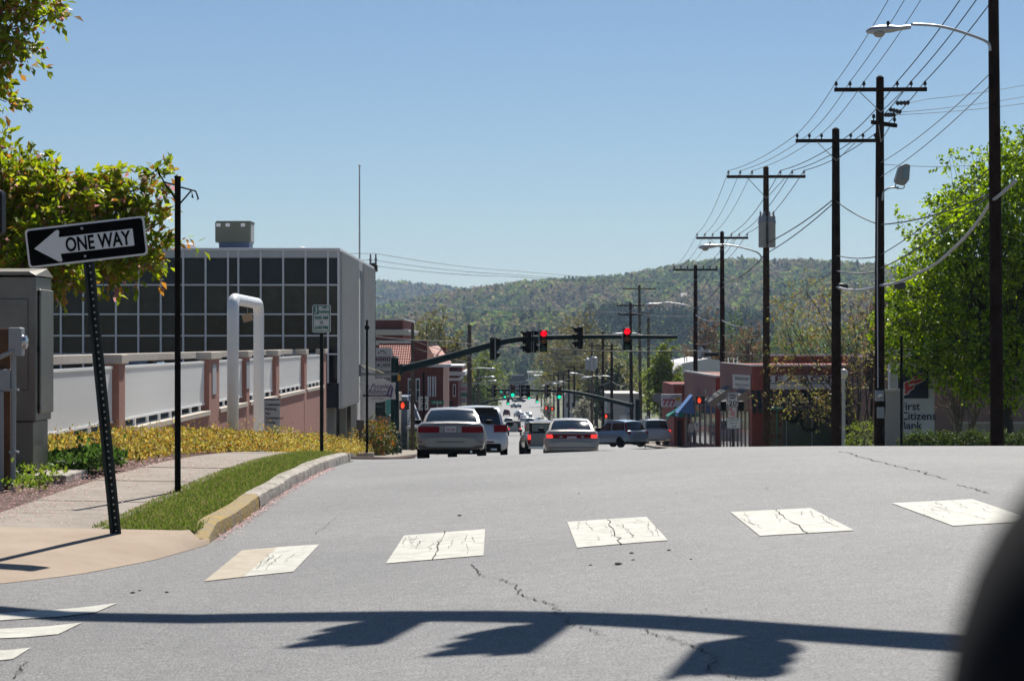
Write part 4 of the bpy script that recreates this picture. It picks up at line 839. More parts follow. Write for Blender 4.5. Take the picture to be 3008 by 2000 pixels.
# street lamps (cobra heads) as parts of their poles
def cobra(key, pts_px, D, head_px, s=1.):
    t = POLES[key]['t']; MB().tube(spline([W(*q, D) for q in pts_px]), [.035 * s] * ((len(pts_px) - 1) * 6 + 1), 8).build('lamp_arm', LAMPG, t, smooth='all')
    a, b = W(*head_px[0], D), W(*head_px[1], D); d = (b - a); L_ = d.length; d.normalize(); n = Vector((-d.z, 0, d.x)) * (1 if d.x < 0 else -1); n = n if n.z > 0 else -n
    mb = MB(); rings = []
    for u, w, hu, hl in ((0, .05, .05, .05), (.25, .07, .06, .06), (.45, .12, .10, .09), (.7, .16, .13, .08), (.9, .14, .11, .07), (1.0, .05, .04, .03)):
        q = a.lerp(b, u); rings.append([q + Vector((0, 1, 0)) * w * s * math.cos(an) + n * (hu if math.sin(an) > 0 else hl) * s * math.sin(an) for an in [2 * math.pi * k / 12 for k in range(13)]])
    mb.grid(rings); hd = mb.build('lamp_head', LAMPG, t, smooth='all')
    q = a.lerp(b, .72) - n * .05 * s; mb = MB(); mb.lathe((0, 0, 0), [(.001, -.13 * s), (.09 * s, -.11 * s), (.145 * s, -.05 * s), (.15 * s, .02 * s)], 14); mb.v = [tuple(q + Vector(v)) for v in mb.v]; mb.build('lamp_bowl', LENSG, hd, smooth='all')
    if s > .9: tp = a.lerp(b, .5) + n * .11; MB().cyl(tp, tp + Vector((0, 0, .09)), .04, .035, 10).build('photocell', SIGB, hd)
cobra('A', [(2908,150),(2900,125),(2840,100),(2760,78),(2676,72)], 58.8, [(2675,80),(2545,94)], 1.)
cobra('D', [(2238,762),(2225,742),(2170,725),(2120,718)], 104.8, [(2122,720),(2052,728)], 1.)
cobra('F', [(2040,905),(2010,895),(1960,888),(1945,890)], 164.8, [(1945,891),(1893,898)], 1.1)
cobra('I', [(1903,990),(1870,980),(1850,977)], 229.5, [(1850,978),(1795,984)], 1.2)
cobra('K', [(1795,1106),(1770,1104),(1740,1105)], 249.5, [(1740,1106),(1705,1112)], 1.2)
cobra('M', [(1720,1105),(1700,1098),(1690,1096)], 329, [(1690,1096),(1672,1098)], 1.3)
cobra('O', [(1381,1084),(1400,1081),(1430,1082)], 184.6, [(1430,1082),(1456,1086)], 1.1)
cobra('l0', [(1404,1110),(1425,1106)], 299, [(1425,1107),(1455,1108)], 1.1)
cobra('l1', [(1420,1120),(1436,1117)], 379, [(1436,1118),(1460,1119)], 1.2)
for k, (x, y) in zip(('f0', 'f1', 'f2', 'f3'), ((1645,1121),(1632,1126),(1612,1122),(1600,1132))): cobra(k, [(x + 22, y + 5), (x + 10, y)], POLES[k]['b'].y - .5, [(x + 10, y), (x - 12, y + 3)], 1.5)
# transformers
TRG = mat('transformer_grey', (.30, .31, .33), .5, .2, var=.08)
def transformer(key, px, y0, y1, w, D, dy=-.25):
    t = POLES[key]['t']; a = W(px, y1, D); h = (y1 - y0) / F * D; r = w / F * D / 2
    tr = MB().lathe((a.x, D + dy, a.z), [(r * .9, 0), (r, .03), (r, h * .72), (r * 1.12, h * .74), (r * 1.12, h * .80), (r, h * .82), (r * .97, h * .95), (r * .5, h)], 18).build('transformer', TRG, t, smooth=True)
    for dx in (-.5, .5): MB().lathe((a.x + dx * r, D + dy, a.z + h * .95), [(.025, 0), (.05, .05), (.03, .1), (.05, .15), (.02, .22)], 8).build('bushing', INSG, tr)
for px in (2238, 2264): transformer('D', px, 632, 728, 24, 105, -.30)
transformer('D', 2252, 640, 726, 22, 105, .32)
for px, y0, y1 in ((1726, 1052, 1086), (1737, 1046, 1088), (1748, 1048, 1086)): transformer('L', px, y0, y1, 14, 270, -.3)
MB().cyl(W(1753, 1112, 269.6), W(1753, 1080, 269.6), .16).build('capacitor', SIGB, POLES['L']['t'])
# floodlight, conduit and meter on pole B
t = POLES['B']['t']; MB().tube(spline([W(2592, 590, 78.8), W(2595, 565, 78.8), W(2612, 553, 78.8), W(2640, 551, 78.8)]), .03, 8).build('flood_arm', LAMPG, t, smooth='all')
fl = MB().xz([(W(x, y, 78.7).x, W(x, y, 78.7).z) for x, y in ((2627,530),(2640,490),(2658,482),(2670,487),(2667,530),(2655,545),(2632,540))], 78.4, 78.9).build('floodlight', mat('flood_grey', (.26, .26, .25), .5, .3, var=.08), t, bevel=.03)
MB().xz([(W(x, y, 78.7).x, W(x, y, 78.7).z) for x, y in ((2645,528),(2650,495),(2666,492),(2664,525))], 78.38, 78.395).build('flood_glass', mat('flood_glass', (.16, .22, .24), .1, var=.2), fl)
MB().tube(spline([W(2632, 538, 78.7), W(2632, 553, 78.7), W(2655, 553, 78.7), W(2655, 540, 78.7)], 3), .02, 6).build('flood_yoke', LAMPG, t)
WHP = mat('white_conduit', (.45, .46, .48), .45, var=.05)
MB().tube([W(2578, 580, 78.78), W(2577, 800, 78.78), W(2579, 1140, 78.76)], .018, 8).build('conduit', WHP, t, smooth=True)
mbx = MB().box(W(2571, 0, 78.7).x, W(2596, 0, 78.7).x, 78.62, 78.8, W(0, 1178, 78.7).z, W(0, 1146, 78.7).z).build('meter_box', GREYB, t, bevel=.01); MB().lathe((W(2584, 0, 78.7).x, 78.62, W(0, 1161, 78.7).z), [(.10, 0), (.09, .04), (.06, .07)], 16, 'y').build('meter_dial', mat('meter_glass', (.45, .46, .47), .12), mbx, smooth=True)
MB().box(W(2577, 0, 78.7).x, W(2597, 0, 78.7).x, 78.62, 78.8, W(0, 1228, 78.7).z, W(0, 1195, 78.7).z).build('disconnect_box', GREYB, t, bevel=.01)
MB().tube(spline([W(2598, 1150, 78.7), W(2600, 1200, 78.7), W(2596, 1245, 78.7), W(2598, 1290, 78.7)]), .018, 6).build('cable', SIGB, t)
# strain insulators on pole B's skew arm
for a, b in (((2632,304),(2672,302)), ((2612,322),(2648,330)), ((2598,338),(2630,338))):
    A, B_ = W(*a, 78.6), W(*b, 78.9); mb = MB(); pts = [A.lerp(B_, k / 8) for k in range(9)]; mb.tube(pts, [.03, .085, .03, .085, .03, .085, .03, .085, .02], 8); mb.build('strain_insulator', INS, t, smooth=True)
# ------------------------------------------------------------------ wires
WIRE = mat('wire_black', (.02, .02, .02), .6, var=0); WIREG = mat('wire_grey', (.16, .16, .17), .6, var=0); CABLE = mat('cable_white', (.38, .38, .40), .5, var=.2, scale=3)
def cat(a, b, sag, n=12): a, b = Vector(a), Vector(b); return [a.lerp(b, i / n) - Vector((0, 0, 4 * sag * (i / n) * (1 - i / n))) for i in range(n + 1)]
def wire(label, spans, r, m=WIRE, group='overhead wires', sag=.30, name='overhead_wire', ):
    pts = []
    for a, b in zip(spans, spans[1:]):
        c_ = cat(a, b, sag * (Vector(b) - Vector(a)).length / 25.); pts += c_ if not pts else c_[1:]
    o = MB().tube(pts, r, 5, caps=True).build(name, m, recalc=False, smooth='all'); tag(o, label, 'wire', group); return o
names6 = ['outermost left', 'second from left', 'third from left', 'fourth from left', 'fifth from left', 'outermost right']
for i in range(6):
    far = POLES['F']['pins'][0][i]; ext = far + (far - POLES['E']['pins'][0][i]) * 3.0 + Vector((-1.5, 0, -2.6)); near = POLES['A']['pins'][0][i]; back = near + Vector((0, -40, 1.2))
    wire(names6[i] + ' of the six power lines on the pole crossarms', [back, near] + [POLES[k]['pins'][0][i] for k in 'BCDEF'] + [ext], .012 if i < 3 else .017, WIREG if i < 3 else WIRE, 'six power lines along the poles')
for i, (lab, seq, r, m) in enumerate([
    ('twisted service cable strung low from pole to pole', [W(2930, 560, 59), P_at('B', 660), P_at('C', 590), P_at('D', 745), P_at('E', 830), P_at('F', 905)], .022, WIRE),
    ('dark cable sagging left of the transformer pole', [P_at('C', 580), P_at('D', 715)], .024, WIRE),
    ('upper thin cable between the two dark poles', [P_at('B', 752), P_at('C', 750)], .02, WIRE), ('lower thin cable between the two dark poles', [P_at('B', 797), P_at('C', 795)], .03, WIREG),
    ('grey wire running from the dark pole up to the right edge', [P_at('B', 790), P_at('A', 560)], .022, WIRE), ('thin cable from the floodlight pole climbing past the maple', [P_at('B', 750), P_at('A', 480)], .016, WIRE),
    ('long thin line from the floodlight pole to the top right', [P_at('B', 480), P_at('A', 205)], .012, WIREG), ('second thin line from the floodlight pole to the top right', [P_at('B', 522), P_at('A', 240)], .012, WIREG),
    ('thin level wire from the floodlight pole into the maple', [P_at('B', 482), W(2840, 487, 84), W(3100, 500, 84)], .010, WIREG),
    ('upper service line leaving the skew arm to the right', [W(2672,302,78.9), W(2720,292,79.5), W(3060, 240, 84)], .010, WIREG), ('middle service line leaving the skew arm to the right', [W(2648,330,78.9), W(3060, 275, 84)], .010, WIREG), ('lower service line leaving the skew arm to the right', [W(2630,338,78.9), W(3060, 297, 84)], .010, WIREG),
    ('black cable crossing the whole street below the mast arm', [W(1096, 988, 126), W(1300, 1002, 132), W(1600, 1022, 140), W(2043, 1030, 150), W(2120, 1033, 140), W(2250, 1042, 130)], .030, WIRE),
    ('thin cable crossing the street above the brick shops', [P_at('F', 925), W(2120, 940, 140), P_at('D', 945)], .03, WIREG),
    ('top of three pale lines crossing the sky from the pronged pole', [POLES['N']['top'] + Vector((-6, -8, .3)), POLES['N']['top'] + Vector((.1, 0, .55)), W(1500, 795, 180), W(2000, 826, 230)], .016, WIREG), ('middle of three pale lines crossing the sky', [POLES['N']['top'] + Vector((-6, -8, 0)), POLES['N']['top'] + Vector((0, 0, .2)), W(1500, 806, 180), W(2000, 830, 230)], .016, WIREG), ('lowest of three pale lines crossing the sky', [POLES['N']['top'] + Vector((-6, -8, -.3)), POLES['N']['top'] + Vector((0, 0, -.1)), W(1500, 812, 180), W(2000, 834, 230)], .016, WIREG),
    ('pale line crossing in front of the wooded hill', [P_at('N', 873), W(1500, 905, 200), P_at('H', 918), P_at('F', 928)], .02, WIREG),
    ('grey cable from the crossarm pole down to the left', [P_at('D', 740), P_at('E', 845), P_at('F', 950), W(1800, 1030, 240)], .016, WIREG), ('grey cable dropping from the dark pole to the left', [P_at('C', 790), P_at('D', 905), P_at('E', 985), P_at('F', 1010)], .018, WIREG),
    ('loose grey cable hanging low between the far poles', [P_at('I', 1090), W(1830, 1135, 240), P_at('K', 1120), W(1760, 1132, 255)], .03, WIREG),
    ('thin far cable over the street at the second signal', [W(1300, 1115, 260), W(1560, 1118, 300), P_at('M', 1112)], .03, WIRE), ('thin far cable just above the second mast arm', [W(1340, 1122, 300), W(1560, 1128, 330), W(1700, 1122, 330)], .03, WIRE),
    ('upper wire between roof gable and traffic light', [P_at('P', 1000), W(1560, 1037, 220), W(1720, 1040, 260)], .02, WIRE), ('lower wire between roof gable and traffic light', [P_at('P', 1020), W(1560, 1052, 220), W(1770, 1050, 260)], .02, WIRE)]):
    wire(lab, seq, r, m, sag=.06 if 'sky' in lab or 'hill' in lab else .22)
wire('fat pale wrapped telephone cable sagging from the pole at right', [W(2985, 530, 58), W(2912, 592, 59), W(2800, 730, 66), W(2700, 800, 72), P_at('B', 838) + Vector((0, -.2, 0)), P_at('C', 843) + Vector((0, -.2, 0))], .045, CABLE, sag=.35)
for px, py, D, lab in ((2645, 838, 77, 'grey cable drum hanging beside the pole with the meter'), (2478, 842, 89.5, 'dark splice case hanging at the left dark pole')):
    q = W(px, py, D); tag(MB().lathe((q.x - .2, q.y, q.z), [(.1, 0), (.13, .03), (.13, .3), (.09, .36)], 14, 'x').build('splice_case', mat('splice_grey', (.05, .05, .055), .6, var=.1), smooth=True), lab, 'splice case')
# ------------------------------------------------------------------ vehicles (local +Y is forward, y = 0 at the rear bumper)
CGL = mat('car_glass', (.012, .018, .022), .04, var=0, spec=.6, coat=.6); TYRE = mat('tyre', (.007, .007, .007), .9, var=.1, spec=.1); RIM = mat('rim', (.40, .40, .41), .3, .9, var=.05); TRIM = mat('black_trim', (.006, .006, .007), .6, var=0, spec=.12)
TL_OFF = mat('tail_lens', (.20, .004, .007), .35, var=.1, spec=.12); TL_ON = mat('tail_lit', (.3, .01, .01), .2, var=0, emit=(1, .04, .03), estr=1.0); PLATE = mat('licence_plate', (.50, .50, .52), .5, var=.25, scale=40); CHR = mat('chrome', (.5, .5, .5), .15, 1., var=0)
def paint(n, col, metal=.25, rough=.34): return mat('paint_' + n, col, rough, metal, var=.04, scale=1., coat=.7)
def interp_st(st, y): return [float(np.interp(y, [s[0] for s in st], [s[k] for s in st])) for k in range(1, len(st[0]))]
def car(name, label, color, st, gh, wheels=((.95, .33), (3.75, .33)), tails=(), lit=False, plate=None, cat_='car', group=None, detail=True, wb=.79, wt=.60, belt_in=.0, roof_m=None, plate_text=None, plate_col=(.35, .05, .06), third=False, mirrors=True, track=.80, tw=.22):
    """st: stations (y, half width, z low, z top); gh: greenhouse profile (rear base, rear roof, front roof, windscreen base) as (y, z)"""
    t = thing(name, label, cat_, (0, 0, 0), group); mb = MB(); rows = []
    for y, w, zl, zt in st:
        h = zt - zl; half = [(0, zl), (w * .80, zl), (w * .95, zl + h * .10), (w, zl + h * .38), (w * .985, zl + h * .66), (w * .93, zl + h * .90), (w * .84, zt - .005), (w * .45, zt + .012), (0, zt + .018)]
        rows.append([(x, y, z) for x, z in half] + [(-x, y, z) for x, z in half[-2:0:-1]] + [(0, y, zl)])
    mb.grid(rows); n = len(rows[0]) - 1; mb.add(rows[0][:-1], [tuple(range(n))]); mb.add(rows[-1][:-1], [tuple(range(n))])
    body = mb.build('body', color, t, smooth=True)
    (y0, z0), (y1, z1), (y2, z2), (y3, z3) = gh; cols_ = 8
    def pt(y, z, hw, u, bow=0, crown=0): return (hw * u, y + bow * (u * u), z + crown * (1 - u * u))
    prof = [(y0, z0 - .05, wb, .10), (y0 + (y1-y0)*.5, z0 + (z1-z0)*.56, (wb + wt)/2 + .015, .08), (y1 - .06, z1 - .02, wt + .02, .05), (y1 + .12, z1 + .015, wt, .02), ((y1+y2)/2, max(z1, z2) + .03, wt + .01, 0), (y2 - .1, z2 + .015, wt, -.02), (y2 + .06, z2 - .02, wt + .02, -.05), (y3 - (y3-y2)*.5, z3 + (z2-z3)*.54, (wb + wt)/2, -.1), (y3, z3 - .05, wb, -.16)]
    rows = [[pt(y, z, hw, -1 + 2 * k / cols_, bow, .035 if 0 < i < len(prof) - 1 else 0) for k in range(cols_ + 1)] for i, (y, z, hw, bow) in enumerate(prof)]
    rf = MB(); rf.grid(rows)
    for sgn in (0, -1):                              # side walls of the cabin down to the belt
        A = [r_[sgn] for r_ in rows]; B_ = [((wb + .02) * (1 if sgn else -1), min(max(a[1], y0 + .0), y3), min(z0, z3) - .06) for a in A]; rf.grid([A, B_])
    roof = rf.build('cabin', roof_m or color, t, smooth=True)
    def pane(pr, inset_u, name, dy):
        R_ = []
        for (y, z, hw, bow) in pr:
            R_.append([(hw * u * inset_u, y + bow * (u * inset_u) ** 2 + dy, z + .035 * (1 - (u * inset_u) ** 2) + .012) for u in [-1 + 2 * k / cols_ for k in range(cols_ + 1)]])
        mb = MB(); mb.grid(R_); return mb.build(name, CGL, t, smooth='all', recalc=False)
    def lerp4(a, b, f): return tuple(a[k] + (b[k] - a[k]) * f for k in range(4))
    pr = [lerp4(prof[0], prof[1], .18), prof[1], lerp4(prof[1], prof[2], .86)]; pr[0] = (*pr[0][:2], pr[0][2], pr[0][3])
    rg = pane(pr, .90, 'rear_window', -.012)
    pane([lerp4(prof[8], prof[7], .18), prof[7], lerp4(prof[7], prof[6], .86)], .90, 'windscreen', .012)
    for sg in (-1, 1):
        def sp(y, f): return (sg * (wb + (wt + .02 - wb) * f + .014), y, min(z0, z3) + (min(z1, z2) - min(z0, z3)) * f)
        ya, yb_, yc, yd = y0 + .25, y1 + .10, y2 - .05, y3 - .22; ym = (ya + yd) / 2
        MB().add([sp(ya + .12, .12), sp(ym - .05, .10), sp(ym - .05, .86), sp(yb_, .86)], [(0,1,2,3)]).build('side_window', CGL, t, recalc=False); MB().add([sp(ym + .05, .10), sp(yd, .10), sp(yc, .86), sp(ym + .05, .86)], [(0,1,2,3)]).build('side_window', CGL, t, recalc=False)
        if mirrors: 
            mx = sg * (wb + .20); MB().obox((mx, y3 - .42, z3 + .10), (.20, .10, .13)).build('door_mirror', TRIM if name != 'silver' else color, t, bevel=.035)
        for (wy, wr) in wheels:
            x_ = sg * track; ty = MB().lathe((x_ - tw / 2, wy, wr), [(wr * .6, 0), (wr * .93, 0), (wr, .03), (wr, tw - .03), (wr * .93, tw), (wr * .6, tw)], 20, 'x').build('tyre', TYRE, t, smooth=True)
            mbw = MB(); mbw.lathe((x_ + (tw / 2 - .03) * sg, wy, wr), [(wr * .60, -.01), (wr * .60, .01), (wr * .5, .015), (.05, .02)], 14, 'x')
            mbw.build('rim', RIM, ty, smooth=True)
    w0 = interp_st(st, .12)[0]
    for (xa, xb, za, zb, kind) in tails:             # lamps: x range, z range, what they are
        for sg in (-1, 1):
            if kind == 'bar' and sg == 1: continue
            yb2 = lambda x: .085 + .16 * max(0, abs(x) - .55) ** 1.5 - .02
            xs2 = [xa + (xb - xa) * k / 5 for k in range(6)] if kind != 'bar' else [-xb + 2 * xb * k / 9 for k in range(10)]
            A = [(sg * x, yb2(x) - .012, za) for x in xs2]; B_ = [(sg * x, yb2(x) - .012 + .02, zb) for x in xs2]; A2 = [(p_[0], p_[1] + .12, p_[2]) for p_ in A]; B2 = [(p_[0], p_[1] + .12, p_[2]) for p_ in B_]
            m_ = MB(); m_.grid([A2, A, B_, B2]); m_.build('tail_lamp', {'red': TL_OFF, 'lit': TL_ON, 'bar': TL_OFF, 'clear': mat('reverse_lens', (.25, .25, .24), .2, var=0)}[kind], t, smooth=False, recalc=False)
    if plate:
        px_, pz = plate; pl = MB().box(px_ - .155, px_ + .155, .045, .055, pz, pz + .155).build('licence_plate', PLATE, t)
        if plate_text: text(plate_text, .10, mat('plate_ink', plate_col, .5, var=0), pl, (px_, .044, pz + .035), bold=.002, width=.25, depth=.001)
    if third: MB().obox((0, y0 + .10, z0 + .03), (.26, .05, .03)).build('brake_light', TL_ON, t)
    return t
def put(t, px, D, heading=0., up=0., x=None):
    b = at(px, D, 0) if x is None else Vector((x, D, g(x, D))); sl = (g(b.x, D + 2.5) - g(b.x, D)) / 2.5
    t.location = b + Vector((0, 0, up)); t.rotation_euler = (math.atan(sl), 0, heading); return t
SED = [(0, .66, .36, .60), (.03, .80, .32, .66), (.08, .88, .30, .78), (.13, .905, .28, .98), (.25, .92, .25, 1.03), (.9, .93, .22, 1.04), (1.4, .935, .20, .99), (2.4, .935, .20, .96), (3.6, .93, .20, .97), (4.4, .92, .22, .90), (4.85, .88, .26, .80), (5.0, .78, .30, .66), (5.05, .6, .36, .55)]
SEDG = [(.95, 1.02), (1.72, 1.38), (2.75, 1.40), (3.65, .97)]
SUV = [(0, .68, .42, .66), (.04, .84, .36, .74), (.09, .90, .32, .95), (.2, .92, .30, 1.05), (1.0, .935, .25, 1.08), (2.4, .94, .24, 1.06), (3.4, .93, .25, 1.05), (4.1, .92, .27, 1.0), (4.5, .88, .32, .88), (4.65, .7, .38, .65)]
SUVG = [(.12, 1.06), (.62, 1.60), (2.4, 1.64), (3.35, 1.06)]
TAN = paint('champagne_grey', (.25, .225, .195)); GOLD = paint('pale_gold', (.36, .32, .27)); SILV = paint('silver', (.60, .61, .62)); SBLUE = paint('steel_blue', (.21, .29, .38)); PALE = paint('pale_silver', (.52, .53, .54))
REDC = paint('red', (.16, .012, .018)); DBLUE = paint('dark_blue', (.02, .035, .07)); WHITEC = paint('white', (.60, .60, .60), 0., .35); DGREY = paint('dark_grey', (.05, .055, .06)); BROWN = paint('grey_brown', (.20, .19, .18))
# tan sedan parked at the left
c1_ = car('sedan', 'tan sedan parked at the left kerb beyond the crest, rear lights unlit', TAN, SED, SEDG, tails=[(.30, .86, .745, .90, 'red')], plate=(0, .755), plate_text='TVN-2384', wheels=((1.0, .34), (3.85, .34)))
for sg in (-1, 1): MB().box(sg * .18, sg * .29, .05, .08, .74, .92).build('reversing_lamp', mat('reverse_lens', (.25, .25, .24), .2), c1_)
MB().tube([(-.42, .098, .965), (-.2, .088, .985), (.2, .088, .985), (.42, .098, .965)], .014, 6).build('boot_trim', CHR, c1_)
MB().tube([(-.80, .10, .69), (-.72, .075, .62), (-.55, .055, .60), (.55, .055, .60), (.72, .075, .62), (.80, .10, .69)], .012, 5).build('boot_seam', TRIM, c1_)
MB().box(-.86, .86, .005, .10, .335, .40).build('bumper_shade_strip', mat('bumper_shadow_grey', (.10, .095, .09), .6, var=0), c1_, bevel=.02); MB().tube([(-.90, .16, .50), (-.84, .03, .50), (0, -.012, .50), (.84, .03, .50), (.90, .16, .50)], .010, 5).build('bumper_groove', TRIM, c1_)  # dark lower strip paints shade under the bumper; the groove is a crease
MB().box(-.20, .20, .99, 1.01, 1.06, 1.065).build('parcel_shelf_trim', CHR, c1_)
MB().box(-.78, .78, .10, .4, .17, .30).build('underbody', TRIM, c1_); MB().lathe((.60, .02, .50), [(.05, 0), (.05, .004)], 12, 'y').build('bumper_sticker', mat('yellow_sticker', (.5, .38, .03), .6, var=.2, scale=60), c1_)
MB().cyl((.55, .02, .24), (.55, .3, .24), .03).build('exhaust_pipe', CHR, c1_); put(c1_, 1323, 63)
# silver crossover ahead of it
c2_ = car('crossover', 'silver crossover standing just ahead of the tan sedan', SILV, SUV, SUVG, tails=[(.50, .90, .86, 1.08, 'red')], wheels=((.85, .36), (3.5, .36)), wt=.63, plate=(0, .80))
MB().box(-.72, .72, -.015, .25, .28, .52).build('rear_valance', TRIM, c2_, bevel=.03); MB().box(-.50, .50, -.02, .02, .54, .58).build('reflector_bar', TL_OFF, c2_)
for x in (-.5, .5): MB().box(x - .1, x + .1, -.04, .1, .30, .38).build('exhaust_tip', CHR, c2_, bevel=.02)
MB().box(-.60, .60, .30, .62, 1.60, 1.635).build('roof_spoiler', SILV, c2_, bevel=.015)
put(c2_, 1402, 72)
# gold sedan with brake lights on
c3_ = car('sedan', 'pale gold sedan waiting in the right lane with its brake lights glowing', GOLD, SED, SEDG, tails=[(.64, .85, .755, .875, 'lit'), (0, .66, .75, .88, 'bar')], plate=(0, .66), plate_text='XYD-4518', plate_col=(.1, .16, .3), third=True)
for x in (-.36, .36): MB().box(x - .05, x + .05, .045, .07, .77, .83).build('reversing_lamp', mat('reverse_lens', (.25, .25, .24), .2), c3_)
MB().box(-.80, .80, -.012, .05, .42, .455).build('bumper_strip', mat('grey_strip', (.16, .155, .15), .6, var=0), c3_, bevel=.01); put(c3_, 1680, 80)
# pickup with open cab window and the driver's arm out
PK = [(0, .84, .50, 1.02), (.03, .90, .46, 1.05), (.06, .92, .42, 1.06), (1.9, .92, .40, 1.06), (2.3, .93, .36, 1.08), (3.4, .93, .34, 1.08), (4.6, .92, .36, 1.0), (5.1, .88, .40, .88), (5.2, .7, .45, .7)]
c4_ = car('pickup_truck', 'dark grey pickup truck left of the gold sedan with one lit tail lamp showing', BROWN, PK, [(2.0, 1.06), (2.2, 1.54), (3.0, 1.56), (3.75, 1.06)], wheels=((1.1, .37), (4.2, .37)), tails=[], wt=.66, cat_='truck', track=.84)
for sg in (-1, 1):
    MB().box(sg * .80, sg * .93, -.01, .05, .76, .98).build('tail_lamp', TL_ON, c4_, bevel=.01); MB().box(sg * .80, sg * .93, -.01, .05, .55, .755).build('tail_lamp', TL_OFF, c4_, bevel=.01)
MB().box(-.74, .74, -.012, .03, .50, 1.04).build('tailgate', paint('tailgate_grey', (.13, .13, .13)), c4_, bevel=.015); MB().box(-.9, .9, -.12, -.02, .36, .48).build('rear_bumper', CHR, c4_, bevel=.02)
MB().box(-.84, .84, .08, .12, 1.06, 1.50).build('topper_frame', TRIM, c4_, bevel=.03); MB().box(-.74, .74, .06, .075, 1.12, 1.44).build('topper_window', CGL, c4_)
MB().box(-.87, .87, .13, 2.0, 1.07, 1.51).build('topper', paint('topper_dark', (.08, .07, .07)), c4_, bevel=.05)
put(c4_, 1613, 104, heading=R(4.5))
# compact crossover crossing at the junction
c5_ = car('crossover', 'steel blue compact crossover turning at the junction, wheel showing', SBLUE, [(0, .62, .40, .66), (.04, .78, .36, .74), (.09, .85, .32, .95), (.2, .89, .30, 1.04), (1.0, .91, .25, 1.06), (2.4, .91, .24, 1.02), (3.3, .90, .25, 1.0), (4.0, .88, .27, .94), (4.4, .82, .32, .84), (4.52, .65, .38, .65)], [(.14, 1.04), (.55, 1.58), (2.2, 1.64), (3.3, 1.0)], tails=[(.62, .84, .80, .98, 'red')], wheels=((.80, .35), (3.4, .35)), wt=.60, plate=(0, .80), wb=.76)
for sg in (-1, 1): MB().add([(sg * .80, .14, .92), (sg * .86, .24, .92), (sg * .70, .52, 1.50), (sg * .62, .42, 1.50)], [(0, 1, 2, 3)]).build('pillar_lamp', TL_OFF, c5_, recalc=False)
MB().box(-.30, .30, .02, .08, .78, .98).build('plate_recess', SBLUE, c5_, bevel=.01); MB().box(-.85, .85, .05, 4.3, .20, .32).build('sill_trim', TRIM, c5_)
put(c5_, 1878, 146, heading=R(38), up=.22)
c6_ = car('minivan', 'silver van with roof rack standing behind the steel blue crossover', PALE, [(0, .72, .42, .66), (.04, .88, .36, .80), (.09, .94, .32, 1.0), (.2, .95, .30, 1.06), (1.0, .96, .25, 1.08), (2.4, .96, .24, 1.06), (3.6, .95, .25, 1.02), (4.4, .93, .27, .94), (4.9, .84, .32, .80), (5.0, .7, .38, .6)], [(.12, 1.06), (.42, 1.66), (2.6, 1.70), (3.9, 1.02)], tails=[(.74, .92, .72, 1.02, 'lit')], wheels=((.95, .34), (3.9, .34)), wt=.68, wb=.84, cat_='van')
for x in (-.55, .55): MB().box(x - .02, x + .02, .6, 2.6, 1.72, 1.77).build('roof_rail', CHR, c6_)
put(c6_, 1932, 158, heading=R(8), up=.25)
# jeep and the queue of far cars
JP = [(0, .70, .50, 1.0), (.02, .80, .48, 1.02), (1.0, .82, .46, 1.02), (2.2, .82, .46, 1.02), (2.6, .74, .5, 1.02), (3.6, .68, .5, 1.0), (3.75, .6, .55, .9)]
c7_ = car('jeep', 'boxy dark topped jeep with a spare wheel on its back, driving away', mat('paint_cream', (.40, .39, .36), .4, var=.05, coat=.4), JP, [(.04, 1.02), (.08, 1.72), (1.9, 1.74), (2.2, 1.02)], wheels=((.55, .37), (2.9, .37)), wb=.76, wt=.70, roof_m=TRIM, cat_='car', track=.76)
for sg in (-1, 1): MB().box(sg * .62, sg * .78, -.03, .02, .74, .92).build('tail_lamp', TL_ON, c7_)
MB().lathe((.03, -.03, 1.12), [(.36, -.0), (.38, .04), (.36, .20), (.2, .22)], 18, 'y').build('spare_wheel_cover', mat('spare_cover', (.42, .41, .37), .6, var=.25, scale=18), c7_, smooth=True)
MB().box(-.8, .8, -.14, -.02, .50, .64).build('rear_bumper', mat('bumper_grey', (.3, .3, .3), .5, var=.1), c7_, bevel=.02); put(c7_, 1511.5, 288)
FARS = [('sedan', 'dark blue car far down the street, the uppermost on the hill road', DBLUE, SED, SEDG, 1525, 740, 25, False), ('sedan', 'dark red car in the left half of the far street', REDC, SUV, SUVG, 1488, 590, 0, False), ('sedan', 'dark green car below the uppermost dark blue car', DGREY, SED, SEDG, 1531, 575, 12, False),
        ('pickup_truck', 'white pickup coming up the street behind the jeep', WHITEC, PK, [(2.0, 1.06), (2.2, 1.66), (3.0, 1.68), (3.75, 1.06)], 1494, 385, 180, False), ('sedan', 'dark car peeking out just ahead of the jeep', DGREY, SED, SEDG, 1500, 330, 180, False), ('van', 'dark van at the left kerb of the far street under the arm', DGREY, SUV, SUVG, 1450, 690, 5, False),
        ('sedan', 'silver car in the far queue left of the silver wagon', PALE, SED, SEDG, 1540, 470, 0, False), ('crossover', 'silver wagon with dark rear window in the far queue', PALE, SUV, SUVG, 1557, 385, 0, False), ('sedan', 'small dark car with red brake lights below the silver wagon', DGREY, SED, SEDG, 1561, 330, 0, True), ('sedan', 'second small dark car with brake lights left of the pickup', DGREY, SED, SEDG, 1567, 285, 0, True),
        ('sedan', 'white car at the right kerb of the far street', WHITEC, SED, SEDG, 1593, 430, 8, False), ('sedan', 'dark car in the far right lane just behind another', DBLUE, SED, SEDG, 1534, 520, 0, False), ('sedan', 'pale car far off beside the right kerb', WHITEC, SED, SEDG, 1552, 545, 0, False), ('sedan', 'grey car crossing the far end of the street', DGREY, SED, SEDG, 1545, 850, 80, False), ('sedan', 'grey car crossing at the left of the far end', BROWN, SED, SEDG, 1512, 900, 85, False)]
